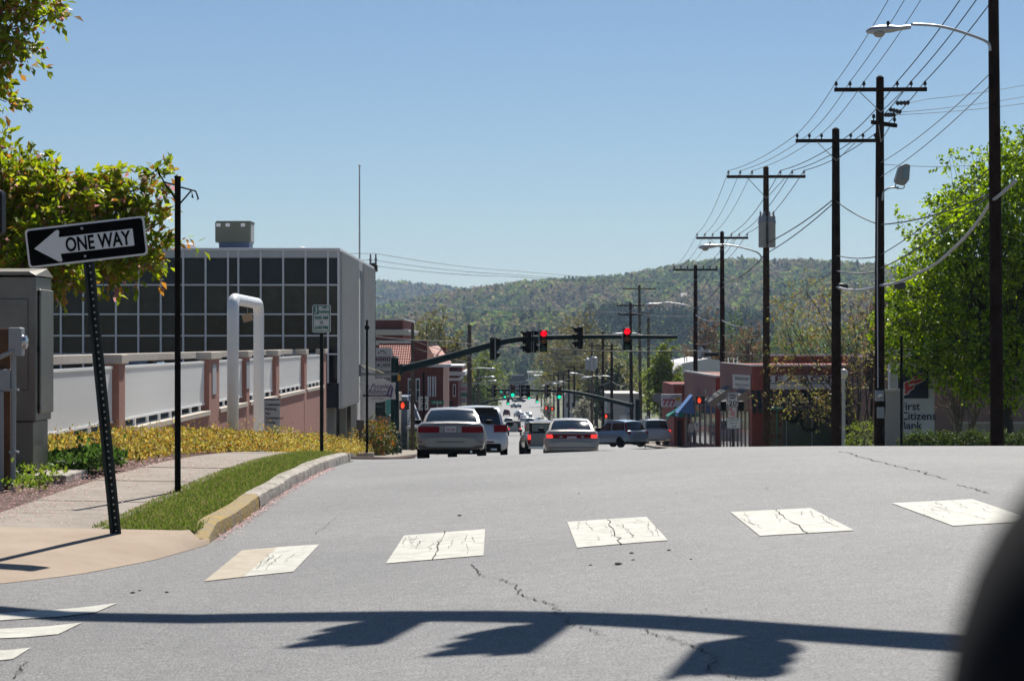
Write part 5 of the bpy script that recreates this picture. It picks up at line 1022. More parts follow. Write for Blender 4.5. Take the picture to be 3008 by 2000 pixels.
for nm, lab, pc, st, gh, px, D, hd, lit in FARS:
    q = car(nm, lab, pc, st, gh, tails=[(.55, .86, .72, .92, 'lit' if lit else 'red')], cat_='car' if nm != 'pickup_truck' else 'truck', group='cars far down the street', mirrors=False); put(q, px, D, heading=R(hd))
    if hd > 90: q.location.y += 4.5
# parked cars half seen
q = car('sedan', 'dark teal car parked behind the brick corner pillar', paint('teal', (.05, .09, .09)), SED, SEDG, tails=[(.3, .86, .72, .93, 'red')]); put(q, 1990, 185, heading=R(-80), up=.0)
q = car('sedan', 'white car behind the white railing, only its roof showing', WHITEC, SED, SEDG, mirrors=False); q.location = (-9.35, 56.5, -.36)
q = car('sedan', 'dark car parked beyond the tan sedan beside the blue house', DGREY, SED, SEDG); put(q, 1236, 150, heading=R(-60))
# ------------------------------------------------------------------ buildings
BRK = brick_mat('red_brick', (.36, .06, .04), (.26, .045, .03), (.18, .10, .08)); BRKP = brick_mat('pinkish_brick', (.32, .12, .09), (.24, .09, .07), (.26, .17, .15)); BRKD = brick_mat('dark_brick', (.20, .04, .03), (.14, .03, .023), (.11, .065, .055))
STONEW = mat('pale_stone', (.50, .48, .45), .8, var=.15, scale=2); WTRIM = mat('white_trim', (.60, .60, .60), .6, var=.08, scale=2); ROOFW = mat('white_roof', (.62, .61, .60), .7, var=.1, scale=.6); SHOPG = mat('shop_glass', (.02, .026, .024), .08, var=.5, scale=.5, spec=.4); DARKI = mat('dark_opening', (.012, .011, .011), .8, var=.1)
def bld(name, label, x0, x1, y0, y1, ztop, m, cat_='building'):
    zb = min(g(x0, y0), g(x1, y1)) - 1.5; t = thing(name, label, cat_, ((x0 + x1) / 2, y0, zb + 1.5)); MB().box(x0, x1, y0, y1, zb, ztop).build('wall', m, t); return t
def fy(px, D): return (px - CX) / F * D
def zz(py, D): return EYE + (HY - py) / F * D
# --- florist shop
D = 120.0; xa = fy(2209, D); xb = fy(2640, D); zt = zz(1076, D); t = bld('florist_shop', 'red brick florist shop with SEASONS lettering and striped awning', xa, xb, D, 138.5, zt, BRK)
MB().box(xa - .012, xa - .002, D + .3, 138.4, zt - 2.2, zt - .02).build('street_face', BRKP, t)
MB().box(xa - .06, xb, D - .06, D + .2, zt, zt + .09).build('coping', WTRIM, t); MB().box(xa + .8, xb, D + 1.5, D + 1.8, zt + .14, zt + .5).build('rear_parapet', BRK, t); MB().box(xa + .7, xb, D + 1.4, D + 1.9, zt + .5, zt + .6).build('rear_coping', WTRIM, t); MB().box(xa - .06, xa + .2, D + .2, 138.5, zt, zt + .07).build('side_coping', mat('tile_coping', (.3, .26, .24), .7, var=.2), t)
a = zz(1143, D); b = zz(1102, D); MB().box(fy(2258, D), xb - .3, D - .09, D - .005, a, b).build('sign_band', mat('band_pale', (.66, .62, .60), .7, var=.12, scale=2), t)
MB().box(fy(2258, D), xb - .3, D - .10, D - .092, zz(1127, D), zz(1124.5, D)).build('band_line', mat('line_green', (.03, .12, .10), .6, var=0), t)
text('SEASONS', .46, mat('maroon_letters', (.14, .03, .035), .6, var=0), t, (fy(2372, D), D - .10, zz(1122, D)), width=4.4, bold=.006, depth=.01, spacing=1.2); text('FLORIST', .46, mat('maroon_letters', (.14, .03, .035), .6), t, (fy(2560, D), D - .10, zz(1122, D)), width=3.0, bold=.006, depth=.01)
# striped awning slats
S1 = mat('awning_green', (.010, .022, .018), .8, var=.1); S2 = mat('awning_rust', (.13, .04, .03), .8, var=.1)
n = 26; xs_ = np.linspace(fy(2205, D), xb, n * 3 + 1)
for k in range(n):
    for (i0, i1, m) in ((0, 2, S1), (2, 3, S2)):
        u0, u1 = xs_[k*3+i0], xs_[k*3+i1]; MB().add([(u0, D - .02, zz(1146, D)), (u1, D - .02, zz(1146, D)), (u1, D - 1.0, zz(1200, D)), (u0, D - 1.0, zz(1200, D)), (u1, D - 1.0, zz(1212, D)), (u0, D - 1.0, zz(1212, D))], [(0,1,2,3),(3,2,4,5)]).build('awning_stripe', m, t, recalc=False)
zs = g(xa, D) - .5; MB().box(fy(2262, D), xb - .4, D - .03, D - .004, zs, zz(1213, D)).build('shop_window', mat('shop_green', (.035, .055, .035), .3, var=.5, scale=1.2), t)
for px in (2310, 2385, 2460, 2530): MB().box(fy(px, D) - .03, fy(px, D) + .03, D - .06, D - .035, zs, zz(1212, D)).build('window_bar', mat('bar_grey', (.32, .33, .34), .5, var=0), t)
MB().box(fy(2264, D), fy(2300, D), D - .045, D - .032, zs, zz(1214, D)).build('window_poster', mat('tan_poster', (.17, .13, .07), .7, var=.2), t)
for px, py, r_ in ((2283, 1228, 5), (2290, 1246, 6), (2266, 1226, 4), (2272, 1264, 3), (2284, 1282, 8), (2267, 1280, 4)): MB().lathe((fy(px, D), D - .05, zz(py, D)), [(r_ / F * D, 0), (r_ / F * D, .006)], 14, 'y').build('poster_dot', mat('rust_dot', (.16, .04, .02), .7, var=0), t)
WRE = mat('wreath', (.012, .018, .012), .9, var=.4, scale=30)
for px, py, r_ in ((2326, 1218, .30), (2376, 1236, .42), (2428, 1222, .28), (2500, 1226, .3)):
    q = Vector((fy(px, D), D - .09, zz(py, D))); mb = MB(); ring = [q + Vector((r_ * math.cos(a), 0, r_ * 1.15 * math.sin(a))) for a in [2 * math.pi * k / 18 for k in range(19)]]; mb.tube(ring, [.07 + .03 * random.random() for _ in ring], 7); o = mb.build('wreath', WRE, smooth=True); tag(o, 'dark wreath hung in the florist window' + {2326: ' at its left end', 2376: ', the largest one', 2428: ', small, right of the largest', 2500: ' farthest right'}[px], 'wreath')
# street side awning and hanging board
for y0_ in (122., 131.):
    lab = 'awning'; zA, zB = zz(1145, 122), zz(1193, 122)
    MB().add([(xa - .02, y0_, zA), (xa - .02, y0_ + 4, zA), (xa - 1.25, y0_ + 4, zB), (xa - 1.25, y0_, zB), (xa - 1.25, y0_, zB - .2), (xa - 1.25, y0_ + 4, zB - .2)], [(0,1,2,3),(3,2,5,4)]).build('side_awning', mat('grey_awning', (.05, .048, .046), .8, var=.1), t, recalc=False); MB().add([(xa - .02, y0_ - .01, zA), (xa - 1.25, y0_ - .01, zB), (xa - 1.25, y0_ - .01, zB - .2), (xa - .02, y0_ - .01, zB - .2)], [(0,1,2,3)]).build('awning_end', mat('awning_tan', (.36, .30, .24), .8, var=.1), t, recalc=False)
for k in range(8): yy = D + 1.5 + k * 2.1; MB().box(xa - .03, xa - .004, yy, yy + 1.3, zs - .8, zz(1212, D)).build('side_window', SHOPG, t); MB().box(xa - .05, xa - .032, yy + 1.32, yy + 1.40, zs - .8, zz(1212, D)).build('window_bar', mat('bar_grey', (.32, .33, .34), .5), t)
q = W(2179, 1122, 119.6); t2 = thing('hanging_sign', 'white SEASONS FLORIST board hung on the brick shop wall', 'sign', q)
f = lambda u, v, tt: (q.x + u, q.y - u * .35 + tt, q.z + v - u * .06)
MB().prism([(-.44, -.34), (.42, -.34), (.42, .36), (-.44, .36)], f, 0, .05).build('sign_panel', WTRIM, t2); MB().prism([(.42, -.38), (.46, -.38), (.46, .38), (.42, .38)], f, -.01, .07).build('frame', TRIM, t2)
for s_, z, sz, m in (('SEASONS FLORIST', .10, .20, mat('ink_maroon', (.10, .04, .07), .6, var=0)), ('FRESH FLOWERS', -.18, .10, mat('ink_blue', (.12, .13, .18), .6, var=0)), ('DAILY', -.30, .08, mat('ink_blue', (.12, .13, .18), .6))):
    o = text(s_, sz, m, t2, q, width=.72 if 'S' in s_ else .4, bold=.002, depth=.002); o.location = (0, -.012, z); o.rotation_euler = (0, R(3.4), R(-19.3))
# --- brick shops further along the street side
D2 = 139.5; x2 = 12.0; t = bld('brick_shop', 'lower pinkish brick shop beside the florist with tall display windows', x2, x2 + 10, D2, 166, zz(1108, D2), BRKP)
MB().box(x2 - .05, x2 + .25, D2 - .05, 166, zz(1108, D2), zz(1103, D2)).build('coping', STONEW, t); MB().box(x2 - .07, x2 + .5, D2 - .03, D2 - .003, g(x2, D2) - 1, zz(1112, D2)).build('corner_pier', BRK, t)
for k in range(6): yy = D2 + 1 + k * 4; MB().box(x2 - .03, x2 - .004, yy, yy + 2.6, g(x2, yy) + .4, zz(1200, 139)).build('shop_window', SHOPG, t); MB().box(x2 - .06, x2 - .032, yy + 2.62, yy + 2.72, g(x2, yy), zz(1200, 139)).build('window_bar', STEEL, t)
MB().box(x2 - .04, x2 - .005, D2 + 7, D2 + 8.3, zz(1158, D2 + 7), zz(1143, D2 + 7)).build('wall_window', mat('pale_glass', (.2, .24, .28), .2, var=.1), t)
D3_ = 167.; x3 = 11.35; t = bld('brick_shop', 'far brick shop carrying the 777 sign and green awning', x3, x3 + 8, D3_, 180, zz(1130, D3_), BRK)
MB().box(x3 - .05, x3 + 8, D3_ - .05, D3_ + .2, zz(1130, D3_), zz(1127, D3_)).build('coping', STONEW, t)
MB().box(fy(2008, D3_), fy(2035, D3_), D3_ - .12, D3_ - .01, zz(1161, D3_), zz(1130, D3_)).build('dark_signboard', TRIM, t); MB().lathe((fy(2023, D3_), D3_ - .13, zz(1143, D3_)), [(.2, 0), (.2, .02)], 12, 'y').build('sign_emblem', mat('emblem_gold', (.35, .28, .06), .6, var=.3, scale=8), t)
MB().box(fy(1990, D3_), fy(2000, D3_), D3_ - .05, D3_ - .004, g(11, D3_), zz(1235, D3_)).build('door', DARKI, t); MB().box(fy(2012, D3_), fy(2032, D3_), D3_ - .05, D3_ - .004, g(11, D3_), zz(1236, D3_)).build('shop_window', SHOPG, t)
q = W(1973, 1176, 160); t2 = thing('projecting_sign', 'white sign with red 777 numerals and a yellow bell', 'sign', q); hw = 30 / F * 160; hh = 18.5 / F * 160
MB().box(q.x - hw, q.x + hw, 160, 160.25, q.z - hh, q.z + hh).build('sign_box', WTRIM, t2, bevel=.02); text('777', .56, REDP, t2, (q.x - .18, 159.99, q.z - .32), bold=.02, width=.86, depth=.01)
MB().lathe((q.x + .42, 159.98, q.z + .12), [(.15, 0), (.15, .01)], 12, 'y').build('bell', mat('bell_yellow', (.55, .36, .03), .6, var=0), t2); MB().tube([(q.x - .1, 159.97, q.z + .05), (q.x + .05, 159.97, q.z + .26), (q.x + .3, 159.97, q.z + .28), (q.x + .42, 159.97, q.z + .2)], .03, 6).build('bell_ribbon', mat('ribbon_grey', (.25, .22, .22), .6, var=0), t2); MB().tube([(q.x + hw, 160.1, q.z), (x3 + .02, 166, q.z)], .04, 6).build('bracket', STEEL, t2)
def awning(name, label, pts, depth_y, m):
    t = thing(name, label, 'awning', Vector(pts[2])); A = [Vector(p) for p in pts]; o = Vector((0, depth_y, 0))
    MB().add(A + [p + o for p in A], [(0,1,2), (3,5,4), (0,3,4,1), (1,4,5,2), (0,2,5,3)]).build('canopy', m, t); b = A[1]; MB().box(b.x - .02, b.x + .02, b.y - .02, b.y + depth_y, b.z - .28, b.z).build('valance', m, t); return t
awning('shop_awning', 'teal green awning under the 777 sign', [W(2004, 1192, 164), W(1963, 1222, 164), W(2010, 1226, 164)], 2.4, mat('awning_teal', (.0, .22, .16), .6, var=.08))
awning('shop_awning', 'blue awning in front of the lower brick shop', [W(2035, 1160, 152), W(1992, 1212, 152), W(2040, 1216, 152)], 2.6, mat('awning_blue', (.10, .22, .48), .6, var=.08))
q = W(1935, 1168, 175); t2 = thing('oval_sign', 'grey oval shop sign partly hidden by the white 777 sign', 'sign', q); mb = MB(); mb.prism([(.5 * math.cos(a), .34 * math.sin(a)) for a in [2 * math.pi * k / 20 for k in range(20)]], lambda u, v, tt: (q.x + u, 175 + tt, q.z + v), 0, .08); mb.build('sign_panel', mat('oval_grey', (.28, .28, .28), .7, var=.15, scale=6), t2); MB().cyl((q.x + .1, 175.1, g(q.x, 175)), (q.x + .1, 175.1, q.z), .05).build('post', STEEL, t2)
# white roofed hall behind
Dh = 230.; t = bld('white_hall', 'pale hall with low white roof behind the brick shops', fy(1985, Dh), fy(2150, Dh), Dh, Dh + 25, zz(1100, Dh), mat('siding_pale', (.42, .40, .37), .8, var=.1, scale=1))
xA, xB_ = fy(1962, Dh), fy(2190, Dh); xm = fy(2080, Dh); MB().xz([(xA, zz(1098, Dh)), (xB_, zz(1098, Dh)), (fy(2150, Dh), zz(1068, Dh)), (xm, zz(1052, Dh)), (fy(2005, Dh), zz(1066, Dh))], Dh - 1, Dh + 26).build('roof', ROOFW, t)
MB().box(fy(1988, Dh), fy(2140, Dh), Dh - .05, Dh - .004, zz(1140, Dh), zz(1118, Dh)).build('brick_band', BRK, t)
for px, py0, py1, w_ in ((2062, 1046, 1028, .4), (2085, 1056, 1026, .5)): MB().lathe((fy(px, Dh), Dh + 3, zz(py0, Dh)), [(w_ * .7, -.3), (w_ * .7, .3), (w_, .35), (w_, .6), (w_ * .5, .9)], 12).build('roof_vent', STEEL, t)
MB().box(fy(2067, Dh), fy(2108, Dh), Dh - .8, Dh - .4, zz(1046, Dh), zz(1034, Dh)).build('roof_box', TRIM, t)
for px in (1982, 2015, 2022, 2145, 2161, 2172): MB().cyl((fy(px, Dh), Dh + 2, zz(1068, Dh)), (fy(px, Dh), Dh + 2, zz(1050, Dh)), .06).build('vent_pipe', WTRIM, t)
# white shop by the junction
Dq = 255.; t = bld('white_shop', 'white flat roofed shop with a poster left of the 777 sign', fy(1782, Dq), fy(1880, Dq), Dq, Dq + 14, zz(1158, Dq), mat('white_render', (.46, .45, .43), .8, var=.08, scale=.8))
MB().box(fy(1780, Dq) , fy(1882, Dq), Dq - .3, Dq + 14, zz(1160, Dq), zz(1155, Dq)).build('roof_slab', STONEW, t); MB().box(fy(1837, Dq), fy(1860, Dq), Dq - .06, Dq - .004, zz(1222, Dq), zz(1184, Dq)).build('poster', mat('poster_blue', (.34, .37, .42), .6, var=.25, scale=3), t); text('AL', .5, mat('ink_blue', (.12, .13, .18), .6), t, (fy(1850, Dq), Dq - .07, zz(1219, Dq)), depth=.01)
# pale house far right of the street
Dx = 420.; t = bld('pale_house', 'pale gabled house behind the far poles', fy(1657, Dx), fy(1705, Dx), Dx, Dx + 12, zz(1170, Dx), mat('siding_white', (.50, .48, .47), .8, var=.12, scale=.5)); MB().xz([(fy(1653, Dx), zz(1170, Dx)), (fy(1709, Dx), zz(1170, Dx)), (fy(1696, Dx), zz(1150, Dx)), (fy(1664, Dx), zz(1150, Dx))], Dx - .4, Dx + 12.4).build('roof', mat('roof_pink', (.42, .38, .37), .8, var=.15, scale=.6), t)
for px in (1664, 1680, 1694): MB().box(fy(px, Dx), fy(px + 6, Dx), Dx - .05, Dx - .004, zz(1196, Dx), zz(1182, Dx)).build('window', SHOPG, t)
# bank building and its sign
Db = 108.; t = bld('bank_building', 'pinkish low bank building half hidden behind the maple', fy(2600, Db), fy(3400, Db), Db, Db + 12, zz(1050, Db), mat('bank_pink', (.24, .15, .13), .85, var=.1, scale=1.5)); MB().box(fy(2800, Db), fy(3400, Db), Db - .06, Db - .004, zz(1400, Db), zz(1240, Db)).build('tan_base', mat('bank_tan', (.34, .29, .22), .85, var=.1), t); MB().box(fy(2800, Db), fy(3400, Db), Db - .1, Db - .062, zz(1244, Db), zz(1238, Db)).build('ledge', CAP, t)
D = 85.; xl_, xr_ = fy(2616, D), fy(2745, D); zb = g(14.3, D); t = thing('bank_sign', 'grey bank sign slab with navy square, red emblem and First Citizens Bank lettering', 'sign', (14.3, D, zb))
SLAB = mat('slab_grey', (.60, .61, .62), .7, var=.06, scale=2); MB().box(fy(2637, D), xr_, D, D + .5, zb - .3, zz(1069, D)).build('slab', SLAB, t, bevel=.02); MB().box(xl_, fy(2636.5, D), D + .1, D + .6, zb - .3, zz(1066, D)).build('side_slab', mat('slab_light', (.50, .50, .50), .7, var=.05), t)
MB().box(fy(2638, D), fy(2727, D), D - .03, D - .002, zz(1170, D), zz(1080, D)).build('navy_square', mat('bank_navy', (.008, .008, .03), .5, var=.05), t)
def zp(px, py): return (fy(2550 + px * .1942, D), zz(1050 + py * .1942, D))
emb = [(535,375),(672,325),(685,280),(760,235),(832,225),(832,362),(700,420),(695,470),(625,515),(618,545),(535,580)]; MB().xz([zp(*p) for p in emb], D - .045, D - .033).build('emblem_border', SIGNW, t)
for poly in ([(550,388),(690,335),(690,385),(610,412),(610,440),(690,412),(690,465),(605,505),(605,535),(552,555)], [(690,290),(765,248),(822,238),(822,276),(690,330)], [(690,362),(822,302),(822,350),(690,408)]): MB().xz([zp(*p) for p in poly], D - .06, D - .047).build('emblem', REDP, t)
NAVYT = mat('navy_letters', (.02, .02, .035), .6, var=0)
for s_, py in (('First', 793), ('Citizens', 940), ('Bank', 1080)):
    x_, z_ = zp(478, py); text(s_, .40, NAVYT, t, (x_, D - .012, z_), align='LEFT', bold=.004, depth=.01)
t = thing('low_wall', 'tan stucco wall stub with coping in front of the bank sign', 'wall', (fy(2620, 80), 80, g(13, 80))); MB().box(fy(2598, 80), fy(2655, 80), 80, 80.6, g(13, 80) - .3, zz(1150, 80)).build('wall', mat('tan_stucco', (.40, .36, .30), .85, var=.08, scale=3), t); MB().box(fy(2595, 80), fy(2659, 80), 79.93, 80.67, zz(1150, 80), zz(1143, 80)).build('coping', CAP, t, bevel=.01)
q = at(2648, 62); t = thing('banner_post', 'slim black post standing in front of the bank sign', 'post', q); MB().cyl(q, (q.x, q.y, zz(992, 62)), .036, .036, 12).build('post', BLACK, t, smooth=True); MB().lathe((q.x, q.y, zz(992, 62)), [(.036, 0), (.045, .02), (.02, .05)], 12).build('cap', BLACK, t)
for dz, l in ((.15, .28), (.32, .28)): MB().tube([(q.x, q.y, zz(1010, 62) - dz), (q.x + l, q.y, zz(1010, 62) - dz + .02)], .01, 6).build('scroll_bracket', BLACK, t)
q = at(2478, 96); t = thing('lamp_post', 'white globe lamp post right of the dark pole', 'street lamp', q); zl = zz(1112, 96); MB().lathe(q, [(.13, -.1), (.12, .4), (.075, .55), (.065, zl - q.z - .1), (.10, zl - q.z)], 14).build('post', mat('post_grey', (.40, .41, .42), .5, var=.05), t, smooth=True); MB().lathe((q.x, q.y, zl), [(.11, 0), (.17, .12), (.18, .26), (.12, .36), (.03, .40)], 16).build('globe', mat('globe_white', (.58, .56, .50), .3, var=.05), t, smooth='all')
# signs at the right kerb
Dn = 112.; q = W(2152, 1173, Dn); t = thing('speed_limit_sign', 'white SPEED LIMIT 20 sign on the right above smaller signs', 'road sign', Vector((q.x, Dn, g(q.x, Dn)))); wS = 32 / F * Dn; hS = 42 / F * Dn
sign(t, q, wS, hS, SIGNW, .02, SIGNK); MB().cyl((q.x, Dn, g(q.x, Dn) - .2), (q.x, Dn, q.z + .3), .035).build('post', DARKG, t)
for s_, dz, sz, w_ in (('SPEED', .16, .12, .36), ('LIMIT', .03, .12, .32), ('20', -.27, .30, .38)): text(s_, sz, SIGNK, t, (q.x, Dn - .05, q.z + dz), bold=.004, width=w_, depth=.003)
q2 = W(2152, 1211, Dn); t2 = thing('no_parking_sign', 'narrow white and red sign under the right speed limit sign', 'road sign', q2); sign(t2, q2, .34, .48, SIGNW, .012, REDP); MB().box(q2.x - .12, q2.x - .02, Dn - .05, Dn - .044, q2.z + .10, q2.z + .18).build('red_symbol', REDP, t2)
for i in range(4): MB().box(q2.x - .1, q2.x + .1, Dn - .05, Dn - .044, q2.z - .15 + i * .06, q2.z - .12 + i * .06).build('text_line', REDP, t2)
q2 = W(2155, 1243, Dn); t2 = thing('parking_arrow_sign', 'pale green bordered parking sign with an arrow, lowest on its post', 'road sign', q2); sign(t2, q2, .66, .50, SIGNW, .015, GREEN); text('DOWNTOWN', .10, GREEN, t2, (q2.x, Dn - .05, q2.z + .11), width=.46, depth=.003); text('PARKING', .10, GREEN, t2, (q2.x, Dn - .05, q2.z - .03), width=.36, depth=.003); MB().xz([(q2.x - .13, q2.z - .15), (q2.x + .06, q2.z - .15), (q2.x + .06, q2.z - .18), (q2.x + .14, q2.z - .14), (q2.x + .06, q2.z - .10), (q2.x + .06, q2.z - .13), (q2.x - .13, q2.z - .13)], Dn - .052, Dn - .046).build('arrow', GREEN, t2)
for x in (-.42, .40):
    o = MB().box(q.x + x - .14, q.x + x + .14, Dn + .05, Dn + .35, q.z - .55, q.z - .08).build('signal_housing', SIGB, bevel=.04); tag(o, 'black signal housing at the ' + ('left' if x < 0 else 'right') + ' of the right speed limit sign', 'traffic signal')
Dg = 125.; q = W(2283, 1198, Dg); t = thing('street_name_sign', 'green street name sign in front of the florist window', 'street sign', Vector((q.x, Dg - 7, g(q.x, Dg - 7)))); D_ = Dg - 7; q = W(2283, 1198, D_); MB().box(q.x - .30, q.x + .30, D_, D_ + .01, q.z - .085, q.z + .085).build('sign_panel', GREEN, t); text('W 5th Av', .13, SIGNW, t, (q.x, D_ - .005, q.z - .045), depth=.003, width=.42); MB().cyl((q.x, D_ + .01, g(q.x, D_)), (q.x, D_ + .01, q.z + .05), .03).build('post', GREEN, t)
q = W(2047, 1251, 130); t = thing('small_arrow_sign', 'small white sign on the pole near the walking person', 'road sign', q); sign(t, q, .24, .40, SIGNW); MB().xz([(q.x - .01, q.z - .12), (q.x + .01, q.z - .12), (q.x + .01, q.z + .06), (q.x + .05, q.z + .06), (q.x, q.z + .14), (q.x - .05, q.z + .06), (q.x - .01, q.z + .06)], 129.94, 129.955).build('arrow', SIGNK, t)
for px, py, w_, h_, D_, lab, s_ in ((1831, 1227, 19, 13, 215, 'white one way board beside the far white shop', 'ONE WAY'), (1900, 1227, 12, 11, 205, 'pale green parking sign on the pole above the silver van', '2 HR')):
    q = W(px, py, D_); t = thing('kerb_sign', lab, 'road sign', Vector((q.x, D_, g(q.x, D_)))); sign(t, q, w_ / F * D_, h_ / F * D_, SIGNW); text(s_, .14, GREEN if '2' in s_ else SIGNK, t, (q.x, D_ - .05, q.z), depth=.003, width=w_ / F * D_ * .8); MB().cyl((q.x, D_ + .01, g(q.x, D_)), (q.x, D_ + .01, q.z + .1), .03).build('post', STEEL, t)
q = W(1912, 1201, 165); t = thing('taxi_board', 'yellow roof board just above the silver van', 'sign', (q.x, 165, q.z)); q = W(1896, 1235, 160); t.location = (q.x, 160, g(q.x, 160)); MB().box(q.x - .28, q.x + .28, 160, 160.05, q.z - .06, q.z + .06).build('sign_panel', mat('yellow_board', (.55, .50, .03), .6, var=.05), t); MB().cyl((q.x, 160.03, g(q.x, 160)), (q.x, 160.03, q.z), .02).build('post', STEEL, t)
# pedestrian
def person(label, loc, rz, scale=1., pose=None):
    me = bpy.data.meshes.new('body'); P = {'pel': (0, 0, .95), 'bel': (0, 0, 1.12), 'che': (0, 0, 1.32), 'nek': (0, 0, 1.46), 'hd1': (0, -.01, 1.56), 'hd2': (0, -.01, 1.66), 'ls': (.17, 0, 1.40), 'le': (.23, .02, 1.12), 'lw': (.24, -.06, .90), 'lh': (.24, -.08, .80), 'rs': (-.17, 0, 1.40), 're': (-.23, .02, 1.12), 'rw': (-.24, -.06, .90), 'rh': (-.24, -.08, .80), 'lhip': (.09, 0, .90), 'lk': (.10, -.03, .50), 'la': (.10, .02, .09), 'lt': (.11, -.14, .04), 'rhip': (-.09, 0, .90), 'rk': (-.10, .01, .50), 'ra': (-.10, .05, .09), 'rt': (-.11, -.10, .04)}
    if pose: P.update(pose)
    ks = list(P); E = [('pel','bel'),('bel','che'),('che','nek'),('nek','hd1'),('hd1','hd2'),('che','ls'),('ls','le'),('le','lw'),('lw','lh'),('che','rs'),('rs','re'),('re','rw'),('rw','rh'),('pel','lhip'),('lhip','lk'),('lk','la'),('la','lt'),('pel','rhip'),('rhip','rk'),('rk','ra'),('ra','rt')]
    Rr = {'pel': .15, 'bel': .14, 'che': .16, 'nek': .06, 'hd1': .085, 'hd2': .095, 'ls': .075, 'le': .05, 'lw': .033, 'lh': .04, 'rs': .075, 're': .05, 'rw': .033, 'rh': .04, 'lhip': .095, 'lk': .065, 'la': .045, 'lt': .04, 'rhip': .095, 'rk': .065, 'ra': .045, 'rt': .04}
    me.from_pydata([P[k] for k in ks], [(ks.index(a), ks.index(b)) for a, b in E], []); o = bpy.data.objects.new('body', me); COL.objects.link(o)
    sk = o.modifiers.new('skin', 'SKIN'); sb = o.modifiers.new('sub', 'SUBSURF'); sb.levels = 2; sb.render_levels = 2
    for i, k in enumerate(ks): v = me.skin_vertices[0].data[i]; v.radius = (Rr[k], Rr[k] * .8); v.use_root = (k == 'pel')
    m = bpy.data.materials.new('clothes'); m.use_nodes = True; nt = m.node_tree; b = nt.nodes['Principled BSDF']; tc = nt.nodes.new('ShaderNodeTexCoord'); sp = nt.nodes.new('ShaderNodeSeparateXYZ'); mr = nt.nodes.new('ShaderNodeMath'); mr.operation = 'DIVIDE'; mr.inputs[1].default_value = 1.8; rp = nt.nodes.new('ShaderNodeValToRGB'); rp.color_ramp.interpolation = 'CONSTANT'
    el = rp.color_ramp.elements; el[0].color = (.03, .03, .03, 1); el[1].position = .05; el[1].color = (.10, .13, .20, 1)
    for pos, col in ((.54, (.42, .40, .38)), (.81, (.36, .20, .14)), (.925, (.05, .03, .02))): e = el.new(pos); e.color = (*col, 1)
    nt.links.new(tc.outputs['Object'], sp.inputs[0]); nt.links.new(sp.outputs[2], mr.inputs[0]); nt.links.new(mr.outputs[0], rp.inputs[0]); nt.links.new(rp.outputs[0], b.inputs['Base Color']); b.inputs['Roughness'].default_value = .8; me.materials.append(m)
    t = thing('person', label, 'person', loc); o.parent = t; t.rotation_euler = (0, 0, rz); t.scale = (scale,) * 3; return t
q = at(2033, 150, .12); person('person in pale shirt and jeans standing near the blue awning', q, R(160), 1.04)
# driver leaning an arm on the pickup's open window
drv = person('driver with a bare forearm resting out of the pickup window', (0, 0, 0), 0, 1., {'lhip': (.1, 0, .92), 'lk': (.12, -.42, .95), 'la': (.12, -.62, .62), 'lt': (.12, -.78, .58), 'rhip': (-.1, 0, .92), 'rk': (-.12, -.42, .95), 'ra': (-.12, -.62, .62), 'rt': (-.12, -.78, .58), 'ls': (.18, 0, 1.40), 'le': (.46, -.05, 1.28), 'lw': (.52, -.28, 1.30), 'lh': (.53, -.36, 1.30)})
p4 = c4_.matrix_basis @ Vector((-.42, 2.75, -.22)); drv.location = p4; drv.rotation_euler = (0, 0, R(184.5))
# ------------------------------------------------------------------ left side of the street
q = W(1110, 1148, 109); t = thing('ribbon_sign', 'shaped white a Purple Ribbon sign hanging from a grey wall bracket', 'sign', q)
poly = [(-.84, .45), (-.55, .45), (-.35, .60), (0, .68), (.35, .60), (.55, .45), (.82, .45), (.78, 0), (.82, -.45), (.45, -.45), (.25, -.58), (0, -.62), (-.25, -.58), (-.45, -.45), (-.84, -.45), (-.80, 0)]
SGW = mat('ribbon_board', (.50, .49, .50), .6, var=.05); PUR = mat('purple', (.09, .05, .16), .5, var=0); MB().xz([(q.x + u, q.z + v * .85) for u, v in poly], 109, 109.05).build('sign_panel', SGW, t)
text('a Purple', .30, PUR, t, (q.x - .05, 108.99, q.z + .12), shear=.35, bold=.004, width=1.05, depth=.005); text('Ribbon', .30, PUR, t, (q.x - .05, 108.99, q.z - .12), shear=.35, bold=.004, width=.85, depth=.005); MB().box(q.x - .70, q.x + .62, 108.985, 108.997, q.z - .26, q.z - .17).build('banner', mat('ink_grey', (.06, .055, .08), .6, var=0), t); text('A Thrift Store', .10, SGW, t, (q.x - .06, 108.98, q.z - .245), width=1.0, depth=.003); text('693-3840', .11, PUR, t, (q.x, 108.99, q.z - .40), width=.5, shear=.2, depth=.003)
MB().tube([(q.x + .42, 108.98, q.z - .25), (q.x + .52, 108.98, q.z + .1), (q.x + .60, 108.98, q.z + .25), (q.x + .67, 108.98, q.z + .12), (q.x + .58, 108.97, q.z - .3)], .045, 6).build('ribbon', PUR, t)
bw = mat('bracket_grey', (.16, .17, .18), .5, .3, var=.05); MB().box(XB + .05, q.x + .95, 109.0, 109.06, zz(1102, 109), zz(1095, 109)).build('bracket_arm', bw, t); MB().box(XB + .04, XB + .16, 108.95, 109.1, zz(1105, 109), zz(1070, 109)).build('bracket_plate', bw, t); MB().tube([(XB + .12, 109.03, zz(1074, 109)), (q.x - .35, 109.03, zz(1097, 109))], .035, 6).build('bracket_stay', bw, t); MB().tube([(XB + .15, 109, zz(1072, 109)), (q.x + .3, 109, zz(1096, 109))], .012, 5).build('tie_wire', mat('yellow_wire', (.5, .42, .05), .6, var=0), t)
for dx in (-.6, .6): MB().cyl((q.x + dx, 109.03, q.z + .38), (q.x + dx, 109.03, zz(1102, 109)), .012, .012, 6).build('hanger', bw, t)
